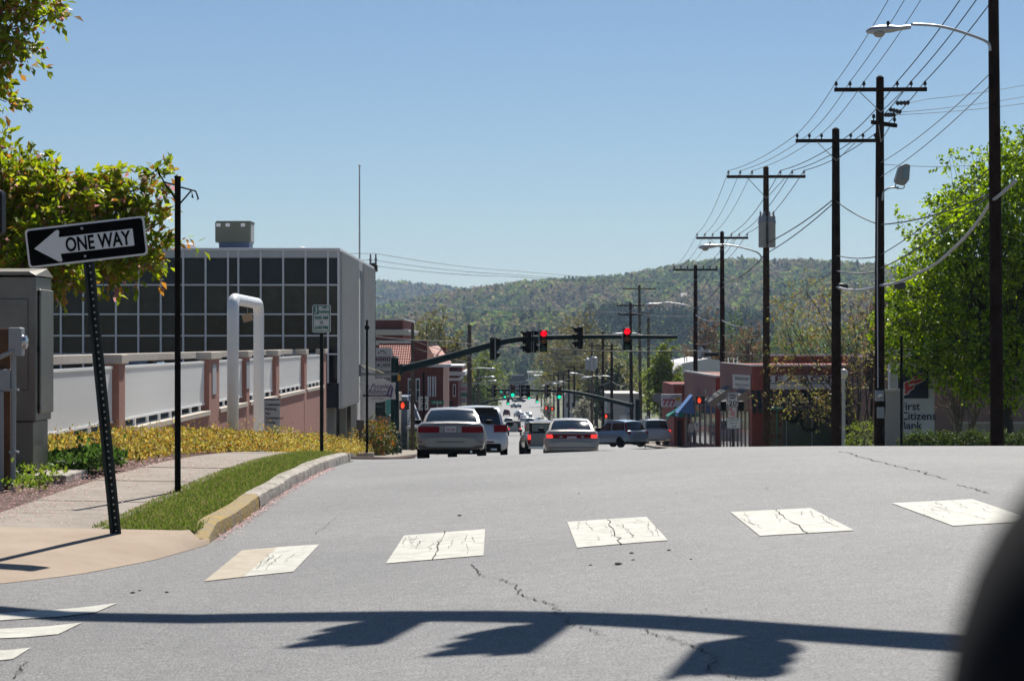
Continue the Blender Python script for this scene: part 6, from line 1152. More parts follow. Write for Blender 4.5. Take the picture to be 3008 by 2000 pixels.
awning('shop_awning', 'dark green awning with pale end below the ribbon sign', [W(1075, 1160, 124), W(1074, 1222, 124), W(1145, 1222, 124)], 3, mat('awning_dark', (.006, .02, .018), .7, var=.1))
t = thing('ribbon_shop', 'small cream shop front below the dark green awning', 'building', (-7.2, 127, g(-7.2, 127))); MB().box(fy(1052, 127), fy(1147, 127), 127.2, 140, g(-7, 127) - 1, zz(1165, 127)).build('wall', mat('cream_wall', (.30, .26, .20), .85, var=.1), t); MB().box(fy(1058, 124.), fy(1132, 124.), 123.9, 127.1, zz(1222, 124), zz(1160, 124)).build('awning_front', mat('awning_dark', (.006, .02, .018), .7), t); MB().add([(fy(1132, 124) + .01, 123.9, zz(1158, 124)), (fy(1150, 124), 124.2, zz(1160, 124)), (fy(1152, 124), 124.2, zz(1213, 124)), (fy(1134, 124) + .01, 123.9, zz(1222, 124))], [(0,1,2,3)]).build('awning_end', mat('awning_mint', (.08, .30, .24), .7, var=.06), t, recalc=False)
text('The Purple Ribbon', .14, mat('awning_ink', (.18, .20, .20), .7, var=0), t, (fy(1095, 124), 123.89, zz(1196, 124)), shear=.2, width=1.0, depth=.003); text('4033', .2, mat('ink_brown', (.10, .08, .06), .7, var=0), t, (fy(1128, 127), 127.19, zz(1242, 127)), depth=.005)
# banner sign: cabinets and designs
Dv = 132.; t = thing('banner_sign', 'tall white cabinet shop sign with a red house drawing', 'sign', (fy(1126, Dv), Dv, g(-7, Dv))); MB().box(fy(1088, Dv), fy(1167, Dv) - .32, Dv, Dv + .3, zz(1150, Dv), zz(1021, Dv)).build('sign_panel', SGW, t); x_ = fy(1122, Dv)
IK = mat('ink_dark', (.04, .035, .04), .6, var=0); IR = mat('ink_maroon', (.10, .04, .07), .6)
for s_, py, sz, w_ in (('CUSTOM CABINET', 1078, .30, 1.35), ('Kitchen Designs', 1095, .26, 1.3), ('828-393-3082', 1119, .30, 1.35)): text(s_, sz, IK, t, (x_ - .1, Dv - .01, zz(py, Dv)), bold=.004, width=w_, depth=.005)
MB().xz([(fy(1110, Dv), zz(1040, Dv)), (fy(1110, Dv), zz(1037, Dv)), (fy(1123, Dv), zz(1028, Dv)), (fy(1135, Dv), zz(1037, Dv)), (fy(1135, Dv), zz(1040, Dv)), (fy(1123, Dv), zz(1031, Dv))], Dv - .02, Dv - .005).build('drawn_roof', IR, t)
for k in range(7): MB().box(fy(1104 + k * 6.4, Dv), fy(1108.5 + k * 6.4, Dv), Dv - .02, Dv - .005, zz(1061, Dv), zz(1051, Dv)).build('drawn_window', IR, t)
MB().box(fy(1103, Dv), fy(1149, Dv), Dv - .02, Dv - .005, zz(1050, Dv), zz(1048, Dv)).build('drawn_eave', IR, t); 
for z in (1064, 1081, 1101): MB().box(fy(1100, Dv), fy(1150, Dv), Dv - .015, Dv - .004, zz(z + .7, Dv), zz(z, Dv)).build('divider', mat('div_grey', (.3, .3, .3), .6, var=0), t)
for dx in (1101, 1150): MB().cyl((fy(dx, Dv), Dv + .35, g(-7, Dv)), (fy(dx, Dv), Dv + .35, zz(1030, Dv)), .06).build('post', STEEL, t)
# tall brick block with pale cornice
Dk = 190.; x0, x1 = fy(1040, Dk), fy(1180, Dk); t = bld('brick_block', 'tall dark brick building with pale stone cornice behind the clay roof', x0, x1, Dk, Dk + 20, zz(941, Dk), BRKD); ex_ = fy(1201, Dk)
MB().box(x1 + .001, x1 + .12, Dk + .05, Dk + 19, zz(1180, Dk), zz(942, Dk)).build('lit_side', BRK, t)  # brighter brick than the front paints this side as sunlit
for py0, py1, o_ in ((941, 936, .12), (984, 968, .30), (975, 968, .42), (1014, 1000, .1)): MB().box(x0 - o_, x1 + .12 + o_, Dk - o_, Dk + 20, zz(py0, Dk), zz(py1, Dk)).build('cornice', STONEW, t, bevel=.02)
for px in (1120, 1150): MB().box(fy(px, Dk), fy(px + 14, Dk), Dk - .04, Dk - .003, zz(1075, Dk), zz(1040, Dk)).build('window', SHOPG, t)
# clay tile house
Dt = 147.; x0, x1 = fy(1105, Dt), fy(1318, Dt); t = bld('clay_roof_house', 'brick house with red clay tile roof and white window frames', x0, fy(1302, Dt), Dt, Dt + 14, zz(1075, Dt), BRKD)
CLAY = mat('clay_tile', (.28, .07, .045), .7, var=.35, scale=3); yT = Dt + 3.5; za, zb_ = zz(1072, Dt), zz(1014, Dt)
MB().add([(x0, Dt - .3, za - .05), (fy(1214, Dt), Dt - .3, za - .05), (fy(1214, Dt), yT, zb_ - .05), (x0, yT, zb_ - .05)], [(0,1,2,3)]).build('roof_deck', mat('clay_dark', (.08, .025, .02), .9, var=.2), t, recalc=False)
tile = None; nrow, ncol = 8, 16; P0 = Vector((x0, Dt - .3, za)); U = Vector((fy(1214, Dt) - x0, 0, 0)); V_ = Vector((0, yT - Dt + .3, zb_ - za))
for i in range(nrow):
    for j in range(ncol):
        p0 = P0 + U * ((j + .5) / ncol) + V_ * (i / nrow)
        if tile is None:
            mb = MB(); A, B_ = [], []; d = V_ / nrow * 1.12; w_ = U.x / ncol * .5
            for k in range(7): a = math.pi * k / 6; A.append((w_ * math.cos(a), 0, w_ * .8 * math.sin(a) + .03)); B_.append((w_ * .8 * math.cos(a), d.y, d.z + w_ * .7 * math.sin(a)))
            mb.grid([A, B_]); mb.add(A, [tuple(range(7))]); tile = mb.build('roof_tile', CLAY, None, smooth=False); tile.parent = t; tile.location = p0 - t.location
        else: inst(tile, t, p0 - t.location)
MB().box(x0, fy(1210, Dt), yT - .1, yT + .2, zb_ - .1, zb_ + .12).build('ridge', CLAY, t)
MB().add([(fy(1254, Dt), Dt + 3, zz(1018, Dt)), (fy(1282, Dt), Dt + 4, zz(1015, Dt)), (fy(1328, Dt), Dt - .2, zz(1066, Dt)), (fy(1290, Dt), Dt - .5, zz(1070, Dt))], [(0,1,2,3)]).build('roof_slope', CLAY, t, recalc=False)
MB().add([(fy(1254, Dt), Dt + 2.9, zz(1020, Dt)), (fy(1290, Dt), Dt - .55, zz(1072, Dt)), (fy(1235, Dt), Dt + 1, zz(1072, Dt))], [(0,1,2)]).build('gable', BRKD, t, recalc=False)
MB().box(fy(1215, Dt), fy(1254, Dt), Dt + .5, Dt + 3, zz(1075, Dt), zz(1000, Dt)).build('chimney_block', BRKD, t); MB().box(fy(1258, Dt), fy(1275, Dt), Dt + 4.1, Dt + 5, zz(1020, Dt), zz(1007, Dt)).build('chimney_cap', STONEW, t); MB().box(fy(1286, Dt), fy(1304, Dt), Dt + 5, Dt + 6, zz(1040, Dt), zz(1020, Dt)).build('chimney', BRK, t)
MB().box(fy(1255, Dt), fy(1326, Dt), Dt - .6, Dt - .1, zz(1078, Dt), zz(1070, Dt)).build('eave', WTRIM, t)
for px in (1198, 1221): 
    w_ = MB().box(fy(px, Dt), fy(px + 13, Dt), Dt - .08, Dt - .003, zz(1180, Dt), zz(1111, Dt)).build('window', WTRIM, t); MB().box(fy(px + 3, Dt), fy(px + 10, Dt), Dt - .1, Dt - .082, zz(1176, Dt), zz(1146, Dt)).build('pane', SHOPG, w_); MB().box(fy(px + 3, Dt), fy(px + 10, Dt), Dt - .1, Dt - .082, zz(1143, Dt), zz(1116, Dt)).build('pane', SHOPG, w_)
for px in (1256, 1262, 1270, 1277): MB().box(fy(px, Dt), fy(px + 4, Dt), Dt - .07, Dt - .003, zz(1165, Dt), zz(1105, Dt)).build('shutter', WTRIM, t)
# brick block with white cornice
Dc = 205.; x0, x1 = fy(1286, Dc), fy(1346, Dc); t = bld('brick_corner_block', 'brick building with deep white cornice left of the plain pole', x0, x1, Dc, Dc + 16, zz(1078, Dc), BRKD)
for py0, py1, a_, o_ in ((1078, 1073, 1359, .3), (1103, 1091, 1366, .55), (1118, 1110, 1350, .2)): MB().box(x0, fy(a_, Dc), Dc - o_, Dc + 16, zz(py0, Dc), zz(py1, Dc)).build('cornice', WTRIM, t)
MB().box(x1 + .002, fy(1358, Dc), Dc + .2, Dc + 16, zz(1091, Dc), zz(1079, Dc)).build('parapet_end', BRKD, t)
for px in (1300, 1330): w_ = MB().box(fy(px, Dc), fy(px + 9, Dc), Dc - .07, Dc - .003, zz(1165, Dc), zz(1128, Dc)).build('window', WTRIM, t); MB().box(fy(px + 2, Dc), fy(px + 7, Dc), Dc - .09, Dc - .072, zz(1162, Dc), zz(1131, Dc)).build('pane', SHOPG, w_)
MB().box(fy(1306, Dc), fy(1330, Dc), Dc - .07, Dc - .003, g(-6, Dc), zz(1178, Dc)).build('shop_front', DARKI, t)
# blue grey house with shingle roof
Dg = 140.; x0, x1 = fy(1170, Dg), fy(1196, Dg); t = bld('blue_house', 'small blue grey house with slate coloured shingle roof', x0, x1, Dg, Dg + 9, zz(1165, Dg), mat('blue_siding', (.18, .23, .30), .8, var=.06)); SHG = mat('slate_shingle', (.11, .13, .17), .85, var=.3, scale=5)
for i in range(10):
    f0, f1 = i / 10, (i + 1) / 10; zl = zz(1252 - 87 * f0, Dg); zh = zz(1252 - 87 * f1, Dg); xr0 = fy(1240 - 40 * f0, Dg); MB().add([(x1 + .02, Dg - .6 + 2.6 * f0 - .03, zl), (xr0, Dg - .6 + 2.6 * f0 - .03, zl), (fy(1240 - 40 * f1, Dg), Dg - .6 + 2.6 * f1, zh), (x1 + .02, Dg - .6 + 2.6 * f1, zh)], [(0,1,2,3)]).build('shingle_row', SHG, t, recalc=False)
MB().tube([(fy(1242, Dg), Dg - .7, zz(1254, Dg)), (fy(1200, Dg), Dg + 2, zz(1164, Dg))], .09, 4).build('barge_board', mat('barge_grey', (.36, .39, .45), .7, var=.05), t); MB().box(x1 - .02, fy(1238, Dg), Dg - .75, Dg - .62, zz(1258, Dg), zz(1251, Dg)).build('fascia', WTRIM, t); MB().box(x1 + .05, fy(1232, Dg), Dg + .6, Dg + 8, g(-5, Dg) - .5, zz(1257, Dg)).build('porch_wall', DARKI, t)
for px in (1200, 1215, 1232): MB().box(fy(px, Dg) - .05, fy(px, Dg) + .05, Dg - .6, Dg - .5, g(-5, Dg) - .3, zz(1258, Dg)).build('porch_post', WTRIM, t)
# roadside signs on the left
Dn = 131.; q = W(1244, 1184, Dn); t = thing('speed_limit_sign', 'white SPEED LIMIT 20 sign on the left behind the parked tan sedan', 'road sign', Vector((q.x, Dn, g(q.x, Dn)))); sign(t, q, 32 / F * Dn, 42 / F * Dn, SIGNW, .02, SIGNK); MB().cyl((q.x, Dn, g(q.x, Dn) - .2), (q.x, Dn, q.z + .3), .035).build('post', STEEL, t)
for s_, dz, sz, w_ in (('SPEED', .16, .12, .36), ('LIMIT', .03, .12, .32), ('20', -.27, .30, .38)): text(s_, sz, SIGNK, t, (q.x, Dn - .05, q.z + dz), bold=.004, width=w_, depth=.003)
Dn = 118.; q = W(1285, 1182, Dn); t = thing('street_name_sign', 'green 5th street name sign above the parked cars', 'street sign', Vector((q.x, Dn, g(q.x, Dn)))); MB().box(q.x - .32, q.x + .32, Dn, Dn + .01, q.z - .09, q.z + .09).build('sign_panel', GREEN, t); text('W 5th Av', .13, SIGNW, t, (q.x, Dn - .005, q.z - .045), depth=.003, width=.44); MB().cyl((q.x, Dn + .01, g(q.x, Dn)), (q.x, Dn + .01, q.z + .05), .03).build('post', STEEL, t)
Dn = 215.; q = W(1355, 1153, Dn); t = thing('garage_sign', 'tall garage sign with red oil brand lettering above a green panel', 'sign', Vector((q.x, Dn, g(q.x, Dn)))); hw = .64; MB().box(q.x - hw, q.x + hw, Dn, Dn + .25, zz(1153, Dn), zz(1126, Dn)).build('top_panel', SGW, t); MB().box(q.x - hw, q.x + hw, Dn + .01, Dn + .24, zz(1166, Dn), zz(1154, Dn)).build('green_panel', GREEN, t); MB().box(q.x - hw, q.x + hw, Dn, Dn + .25, zz(1184, Dn), zz(1167, Dn)).build('lower_panel', SGW, t)
text('Castrol', .34, REDP, t, (q.x + .15, Dn - .01, zz(1145, Dn)), bold=.01, shear=.2, width=.95, depth=.01); MB().lathe((q.x - .48, Dn - .01, zz(1141, Dn)), [(.09, 0), (.09, .01)], 12, 'y').build('round_logo', mat('ink_green', (.05, .14, .10), .6, var=0), t); text('Church St', .17, SIGNW, t, (q.x, Dn - .005, zz(1160, Dn)), depth=.005, width=.9); text('Automotive', .15, SIGNW, t, (q.x, Dn - .005, zz(1165.4, Dn)), depth=.005, width=.9)
for z in (1172, 1177, 1182): text('TIRES BRAKES', .12, IR, t, (q.x, Dn - .01, zz(z, Dn)), depth=.005, width=.9)
for dx in (-.6, .6): MB().cyl((q.x + dx, Dn + .3, g(q.x, Dn)), (q.x + dx, Dn + .3, zz(1124, Dn)), .06).build('post', STEEL, t)
q = at(1078, 75, .1); t = thing('banner_post', 'slim black post left of the near signal mast', 'post', q); zt_ = zz(940, 75); MB().cyl(q, (q.x, q.y, zt_), .040, .036, 12).build('post', BLACK, t, smooth=True); MB().obox((q.x, q.y, zz(962, 75)), (.15, .12, .12)).build('collar', BLACK, t, bevel=.02); MB().box(q.x - .35, q.x + .22, q.y - .15, q.y + .15, q.z - .1, q.z + .16).build('footing', KERB, t, bevel=.02)
q = at(1245, 105, .1); t = thing('banner_post', 'slim black post in front of the left speed limit sign', 'post', q); MB().cyl(q, (q.x, q.y, zz(1098, 105)), .05, .045, 12).build('post', BLACK, t, smooth=True); MB().lathe((q.x, q.y, zz(1098, 105)), [(.05, 0), (.07, .03), (.03, .1)], 10).build('cap', BLACK, t)
q = at(1058, 82, .1); t = thing('marker_post', 'short wooden marker post beside the orange bush', 'post', q); MB().box(q.x - .05, q.x + .05, q.y, q.y + .1, q.z - .1, q.z + .95).build('post', POLEG, t); MB().box(q.x - .13, q.x + .13, q.y - .04, q.y + .14, q.z + .955, q.z + 1.3).build('box', mat('box_dark', (.06, .05, .045), .7, var=.1), t, bevel=.02)
# ------------------------------------------------------------------ trees of the town and the wooded hills
TC = {'olive': [(.13, .12, .03), (.17, .15, .035), (.10, .10, .03)], 'lime': [(.13, .18, .03), (.18, .22, .04), (.10, .14, .025)], 'green': [(.06, .10, .025), (.08, .13, .03), (.10, .15, .035)], 'dark': [(.025, .045, .018), (.035, .06, .022)], 'pale': [(.26, .26, .20), (.34, .33, .26)], 'rust': [(.17, .10, .05), (.14, .09, .04)]}
def town_tree(label, px, D, ytop, wpx, kind, dens=1., leaf=.35, twigs=.3, name='tree', ylow=None, group='trees along the far street', cat_=None):
    b = at(px, D); h = W(0, ytop, D).z - b.z; w = wpx / F * D; bl = []
    zl = h * .22 if ylow is None else max(.4, W(0, ylow, D).z - b.z)
    nb = 9
    for i in range(nb):
        u = i / (nb - 1); zc = zl + (h - zl) * (.18 + .74 * u); rr = w * .5 * math.sin(math.pi * (.22 + .68 * u)) ** .8; a = i * 2.4
        bl.append((Vector((b.x + rr * .55 * math.cos(a), b.y + rr * .55 * math.sin(a), b.z + zc)), (max(.5, rr * .62), max(.5, rr * .62), max(.5, (h - zl) * .20))))
    return tree(name, label, b, (b.x, b.y, b.z + h * .5), max(.12, h * .018), bl, int(280 * dens), 7, w * .13, leaf, .65, TC[kind], LEAF if kind != 'dark' else LEAFD, twigs=twigs, shell=.25, fork=.3, twr=.03, group=group)
TT = [('tall olive budding tree behind the brick cornice', 1270, 330, 930, 210, 'olive', 2.2, .34, .6), ('olive tree between the plain pole and the leftmost traffic light', 1330, 290, 985, 120, 'olive', 1.6, .34, .5), ('lime green tree under the near mast arm at left', 1420, 420, 1040, 110, 'lime', 1.8, .42, .3), ('yellow green tree right behind the plain pole', 1450, 520, 1060, 90, 'lime', 1.3, .45, .2), ('green tree at the left of the far street', 1395, 360, 1090, 80, 'green', 1.2, .36, .2),
      ('large olive budding tree above the far right poles', 1700, 470, 930, 240, 'olive', 3.0, .42, .5), ('second olive tree left of the three transformers', 1640, 520, 990, 140, 'olive', 1.6, .45, .4), ('olive tree behind the far pale house', 1750, 430, 1000, 140, 'olive', 1.6, .40, .4), ('lime green tree behind the pole crossarms right of centre', 1840, 520, 1030, 150, 'lime', 1.8, .45, .2),
      ('bright green tree behind the plain poles left of the white hall', 1950, 200, 1020, 110, 'lime', 2.4, .24, .4), ('dark evergreen tree beside the second mast pole', 1755, 330, 1110, 110, 'dark', 2.0, .34, .1), ('dark evergreen behind the white shop', 1800, 300, 1080, 110, 'dark', 1.8, .34, .1), ('white blossoming tree near the far right poles', 1712, 300, 1175, 60, 'pale', 1.0, .22, .3), ('small white blossoming tree at the far right kerb', 1612, 420, 1180, 40, 'pale', .6, .25, .3),
      ('reddish brown tree behind the white hall', 2080, 330, 930, 150, 'rust', 1.6, .34, .7), ('rust coloured tree right of the white hall', 2200, 330, 960, 150, 'rust', 1.5, .34, .7), ('green tree behind the florist roof', 2160, 420, 930, 190, 'green', 2.0, .40, .3), ('green tree above the florist roof at right', 2330, 420, 950, 260, 'green', 2.4, .40, .3), ('green tree far behind the thin tree', 2480, 400, 960, 220, 'green', 2.0, .40, .3), ('olive tree behind the clay roof chimney', 1235, 420, 960, 120, 'olive', 1.2, .4, .5), ('yellow green shrubby tree beside the far end of the street', 1590, 760, 1100, 70, 'lime', .8, .5, .1)]
for lab, px, D, yt, w, kd, dn, lf, tw in TT: town_tree(lab, px, D, yt, w, kd, dn, lf, tw)
# far buildings at the end of the street
Df = 1000.; t = bld('far_building', 'long grey blue roofed building at the end of the street', fy(1480, Df), fy(1552, Df), Df, Df + 30, zz(1118, Df), mat('far_wall', (.05, .055, .07), .9, var=.1, scale=.1, spec=.1)); MB().xz([(fy(1485, Df), zz(1122, Df)), (fy(1548, Df), zz(1122, Df)), (fy(1540, Df), zz(1103, Df)), (fy(1493, Df), zz(1103, Df))], Df - 1, Df + 31).build('roof', mat('far_roof', (.035, .038, .05), .95, spec=.05, var=.1, scale=.1), t)
for k, (px, py, w, lab) in enumerate([(1572, 1096, 40, 'white roofed far shed, the upper one'), (1585, 1106, 30, 'white roofed far shed below the upper one'), (1560, 1150, 60, 'low pale far building behind the lights'), (1470, 1152, 40, 'low grey far building left of the street end')]):
    D_ = 1080. - k * 40; t = bld('far_shed', lab, fy(px - w / 2, D_), fy(px + w / 2, D_), D_, D_ + 20, zz(py, D_), mat('far_white', (.50, .50, .49), .7, var=.15, scale=.1)); MB().box(fy(px - w / 2, D_) - .5, fy(px + w / 2, D_) + .5, D_ - .5, D_ + 20.5, zz(py, D_), zz(py - 4, D_)).build('roof', ROOFW, t)
    for i in range(4): MB().box(fy(px - w / 2 + w * (i + .3) / 4.4, D_), fy(px - w / 2 + w * (i + .8) / 4.4, D_), D_ - .1, D_ - .01, zz(py + 14, D_), zz(py + 5, D_)).build('window', SHOPG, t)
# wood: merged low-poly crowns, one mass
def ico():
    p = (1 + 5 ** .5) / 2; v = np.array([(-1,p,0),(1,p,0),(-1,-p,0),(1,-p,0),(0,-1,p),(0,1,p),(0,-1,-p),(0,1,-p),(p,0,-1),(p,0,1),(-p,0,-1),(-p,0,1)], float); v /= np.linalg.norm(v[0])
    f = [(0,11,5),(0,5,1),(0,1,7),(0,7,10),(0,10,11),(1,5,9),(5,11,4),(11,10,2),(10,7,6),(7,1,8),(3,9,4),(3,4,2),(3,2,6),(3,6,8),(3,8,9),(4,9,5),(2,4,11),(6,2,10),(8,6,7),(9,8,1)]; return v, np.array(f)
IV, IF = ico()
def subdiv(V, Fc):
    V = [tuple(x) for x in V]; mid = {}; out = []
    def m(a, b):
        k = (min(a, b), max(a, b))
        if k not in mid:
            q = np.array(V[a]) + np.array(V[b]); q /= np.linalg.norm(q); V.append(tuple(q)); mid[k] = len(V) - 1
        return mid[k]
    for a, b, c_ in Fc: ab, bc, ca = m(a, b), m(b, c_), m(c_, a); out += [(a, ab, ca), (b, bc, ab), (c_, ca, bc), (ab, bc, ca)]
    return np.array(V), np.array(out)
IV2, IF2 = subdiv(IV, IF)
WOODM = leaf_mat('far_foliage', .30, 1., .0)
def wood(name, label, X_, Y_, Zf, hmin, hmax, pal, pine=.12, base=(IV2, IF2), sink=.35):
    n = len(X_); h = RNG.uniform(hmin, hmax, n); isp = RNG.random(n) < pine; V0, F0 = base; k = len(V0)
    rad = np.where(isp, h * .20, h * RNG.uniform(.30, .46, n)); sc = np.stack([rad, rad, h * .5], -1)
    V = V0[None] * (1 + RNG.normal(0, .17, (n, k, 1)))
    tp = (V[:, :, 2:3] + 1) / 2; V[:, :, :2] *= np.where(isp[:, None, None], np.clip(1.25 - 1.15 * tp, .02, 1.2), 1)
    V = V * sc[:, None]; V[:, :, 0] += X_[:, None]; V[:, :, 1] += Y_[:, None]; V[:, :, 2] += (Zf + h * (.5 - sink * .3))[:, None]
    pal_ = np.array(pal); ci = pal_[RNG.integers(0, len(pal_), n)] * RNG.uniform(.7, 1.3, (n, 1)); ci[isp] = np.array([.018, .032, .016]) * RNG.uniform(.7, 1.4, (isp.sum(), 1))
    C = np.repeat(ci[:, None], k, 1) * RNG.uniform(.75, 1.25, (n, k, 1))
    Fc = (F0[None] + (np.arange(n) * k)[:, None, None]).reshape(-1, 3)
    o = np_mesh(name, V.reshape(-1, 3), Fc, WOODM, cols=C.reshape(-1, 3), kind='stuff'); tag(o, label, 'forest'); return o
PAL = [(.07, .12, .04), (.11, .17, .045), (.17, .24, .06), (.21, .27, .07), (.23, .22, .085), (.24, .20, .10), (.18, .20, .07), (.20, .17, .10)]
def hill_pts(n, y0, y1, spread):
    Y_ = np.sqrt(RNG.uniform(y0 ** 2, y1 ** 2, n)); a = RNG.uniform(-spread[0], spread[1], n); return a * Y_, Y_
def leafy_forest(name, label, X_, Y_, hmin, hmax, pal, nl, leaf, pine=.1, zf=land):
    n = len(X_); h = RNG.uniform(hmin, hmax, n); isp = RNG.random(n) < pine; rad = np.where(isp, h * .17, h * RNG.uniform(.24, .36, n)); u = unit(RNG.normal(0, 1, (n * nl, 3))) * (RNG.random((n * nl, 1)) ** .33)
    i = np.repeat(np.arange(n), nl); tp = (u[:, 2] + 1) / 2; taper = np.where(isp[i], np.clip(1.5 - 1.5 * tp, .05, 1.4), 1.); z0 = zf(X_, Y_)
    P = np.stack([X_[i] + u[:, 0] * rad[i] * taper, Y_[i] + u[:, 1] * rad[i] * taper, z0[i] + h[i] * .52 + u[:, 2] * h[i] * .48], -1)
    pk_ = np.clip(((np.sin(X_ / 63. + Y_ / 190.) + np.sin(X_ / 29. - Y_ / 117. + 2)) * .25 + .5 + RNG.normal(0, .28, n)) * len(pal), 0, len(pal) - 1).astype(int); ct = np.array(pal)[pk_] * RNG.uniform(.6, 1.4, (n, 1)); ct[isp] = np.array([.016, .03, .017]) * RNG.uniform(.7, 1.4, (isp.sum(), 1))
    ci = ct[i] * RNG.uniform(.92, 1.08, (n * nl, 1)); m_ = n * nl; nn = unit(u / np.maximum(.2, np.linalg.norm(u, axis=1, keepdims=True)) + RNG.normal(0, .35, (m_, 3))); t1 = unit(np.cross(nn, RNG.normal(0, 1, (m_, 3)))); t2 = np.cross(nn, t1)
    l = leaf * RNG.uniform(.6, 1.2, (m_, 1)) * .5; V = np.stack([P - t1 * l, P - t2 * l, P + t1 * l, P + t2 * l], 1); v = V.reshape(-1, 3); f = np.arange(m_ * 4).reshape(-1, 4); cc = np.repeat(ci, 4, 0)
    o = np_mesh(name, v, f, WOODM, cols=cc, kind='stuff'); tag(o, label, 'forest'); return o
X_, Y_ = hill_pts(17000, 1450, 3150, (.075, .20)); leafy_forest('forest', 'spring forest covering the long main hill behind the town', X_, Y_, 10, 18, PAL, 26, 4.2, .14)
X_, Y_ = hill_pts(5200, 3700, 4700, (.13, .06)); leafy_forest('forest', 'bluish forest on the farther ridge at the left', X_, Y_, 11, 19, PAL, 18, 6., .2)
X_, Y_ = hill_pts(1100, 1300, 1700, (.07, .06)); leafy_forest('forest', 'dark pine belt at the foot of the main hill', X_, Y_, 10, 19, [(.05, .085, .03), (.08, .12, .035)], 40, 2.2, .5)
X_, Y_ = hill_pts(600, 1480, 1800, (-.03, .11)); leafy_forest('forest', 'dense dark pines on the hill foot at right of the street', X_, Y_, 17, 27, [(.02, .04, .02), (.03, .05, .02)], 60, 2.4, .7)
# lowland trees between the houses, kept clear of the street
def low_pts(n, y0, y1, spread):
    X_, Y_ = hill_pts(n, y0, y1, spread); k = (X_ < -10 - Y_ * .0035) | (X_ > 14 + Y_ * .002); return X_[k], Y_[k]
def leafy_wood(name, label, X_, Y_, hmin, hmax, pal, nl, leaf):
    n = len(X_); h = RNG.uniform(hmin, hmax, n); rad = h * RNG.uniform(.28, .42, n); u = unit(RNG.normal(0, 1, (n * nl, 3))) * (RNG.random((n * nl, 1)) ** .4)
    i = np.repeat(np.arange(n), nl); lump = 1 + .25 * np.sin(u[:, 0] * 6 + i) * np.sin(u[:, 2] * 7 + i * 2)
    P = np.stack([X_[i] + u[:, 0] * rad[i] * lump, Y_[i] + u[:, 1] * rad[i] * lump, gz(X_[i], Y_[i]) + h[i] * .55 + u[:, 2] * h[i] * .45 * lump], -1)
    ci = np.array(pal)[RNG.integers(0, len(pal), n)][i] * RNG.uniform(.65, 1.35, (n * nl, 1)); v, f, cc = leaves(P, RNG.normal(0, 1, (n * nl, 3)), leaf, .8, ci)
    o = np_mesh(name, v, f, LEAF, cols=cc, kind='stuff'); tag(o, label, 'forest')
X_, Y_ = low_pts(230, 620, 1350, (.085, .20)); leafy_wood('woodland', 'loose mass of spring green trees over the far houses', X_, Y_, 9, 17, PAL + TC['lime'], 260, 1.0)
X_, Y_ = low_pts(70, 380, 640, (.07, .20)); leafy_wood('woodland', 'nearer mass of mixed green trees behind the shops', X_, Y_, 7, 12, PAL + TC['olive'], 420, .6)
# houses on the hill
for px, py, D_, w, lab in ((2018, 862, 2300, 30, 'pale roofed house half hidden in the forest on the hill'), (2160, 862, 2350, 40, 'dark roofed house in the forest right of the pale one'), (2330, 832, 2450, 50, 'dark long house high on the hill at right')):
    x = fy(px, D_); z = float(land(x, D_)) + 11.; hw = w / 2 / F * D_; t = thing('hill_house', lab, 'house', (x, D_, z)); MB().box(x - hw, x + hw, D_, D_ + 9, z - 9, z).build('wall', mat('house_wall', (.16, .14, .12), .8, var=.1, scale=.2), t)
    MB().yz([(D_ - 1.5, z - .3), (D_ + 4.5, z + 3.2), (D_ + 10, z - .3)], x - hw - 1, x + hw + 1).build('roof', mat('pale_roof' if px < 2100 else 'dark_roof', (.22, .20, .18) if px < 2100 else (.06, .065, .075), .7, var=.1, scale=.2), t)
    for k in (-.5, .1, .6): MB().box(x + hw * k, x + hw * k + 1.4, D_ - .1, D_ - .01, z - 2.6, z - .9).build('window', SHOPG, t)
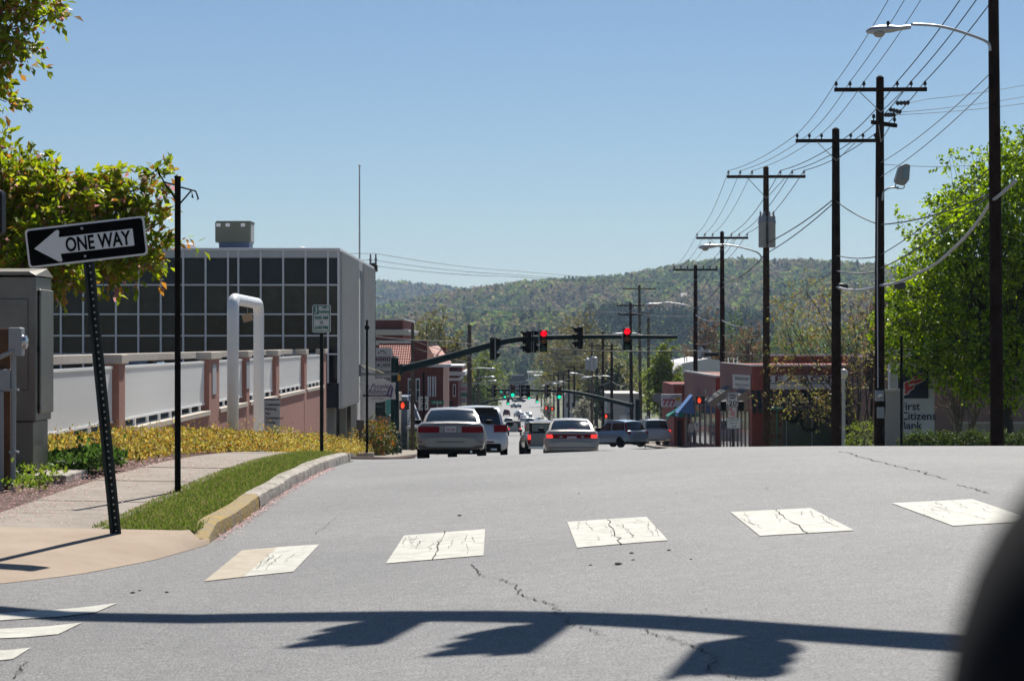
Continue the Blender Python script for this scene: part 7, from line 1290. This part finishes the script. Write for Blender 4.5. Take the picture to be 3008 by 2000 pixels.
# ------------------------------------------------------------------ the photographer's car: door mirror at the lower right corner
t = thing('car_door_mirror', 'black door mirror housing of a car, blurred at the lower right corner', 'car mirror', (.30, .50, .70)); s = .5 / .9; mx, my, mz = .312 * s, .50, EYE - .172 * s
mb = MB(); ringsM = []
for yy, k in ((-.02, .90), (-.005, .985), (.015, 1.), (.05, .96), (.08, .80), (.10, .5), (.107, .1)):
    ringsM.append([(mx + .14 * s * k * math.copysign(abs(math.cos(a)) ** .9, math.cos(a)), my + yy, mz + .16 * s * k * math.copysign(abs(math.sin(a)) ** .9, math.sin(a))) for a in [2 * math.pi * j / 40 for j in range(41)]])
mb.grid(ringsM); MBK = mat('mirror_black', (.006, .006, .007), .9, var=0, spec=.1); mb.build('mirror_housing', MBK, t, smooth='all')
MB().prism([(mx + .14 * s * .88 * math.cos(a), mz + .16 * s * .88 * math.sin(a)) for a in [2 * math.pi * j / 30 for j in range(30)]], lambda u, v, tt: (u, my - .012 + tt, v), 0, .004).build('mirror_glass', mat('mirror_dark', (.006, .006, .007), .8, var=0, spec=.1), t)
MB().tube([(mx + .03, my + .05, mz - .06), (mx + .10, my + .04, mz - .13), (.38, .50, 1.02)], [.03, .028, .04], 10).build('mirror_stalk', MBK, t, smooth=True)
mb = MB(); mb.xz([(.33, .42), (.40, .42), (.43, .75), (.40, 1.02), (.36, 1.03), (.35, .75)], -.65, .72); mb.build('door_skin', mat('car_black_paint', (.012, .012, .014), .3, var=0, coat=.5), t, bevel=.02)
# ------------------------------------------------------------------ air
hz = MB().box(-2650, 2650, -70, 5600, -26, 175).build('haze', None if False else mat('haze_air', (.5, .5, .5)), kind='stuff')
m = bpy.data.materials.new('haze_volume'); m.use_nodes = True; nt = m.node_tree; nt.nodes.remove(nt.nodes['Principled BSDF']); pv = nt.nodes.new('ShaderNodeVolumePrincipled')
pv.inputs['Color'].default_value = (.55, .74, 1.0, 1); pv.inputs['Density'].default_value = HAZE; pv.inputs['Anisotropy'].default_value = .2
nt.links.new(pv.outputs[0], nt.nodes['Material Output'].inputs['Volume']); hz.data.materials.clear(); hz.data.materials.append(m); tag(hz, 'thin bluish haze in the air over the whole place', 'haze')
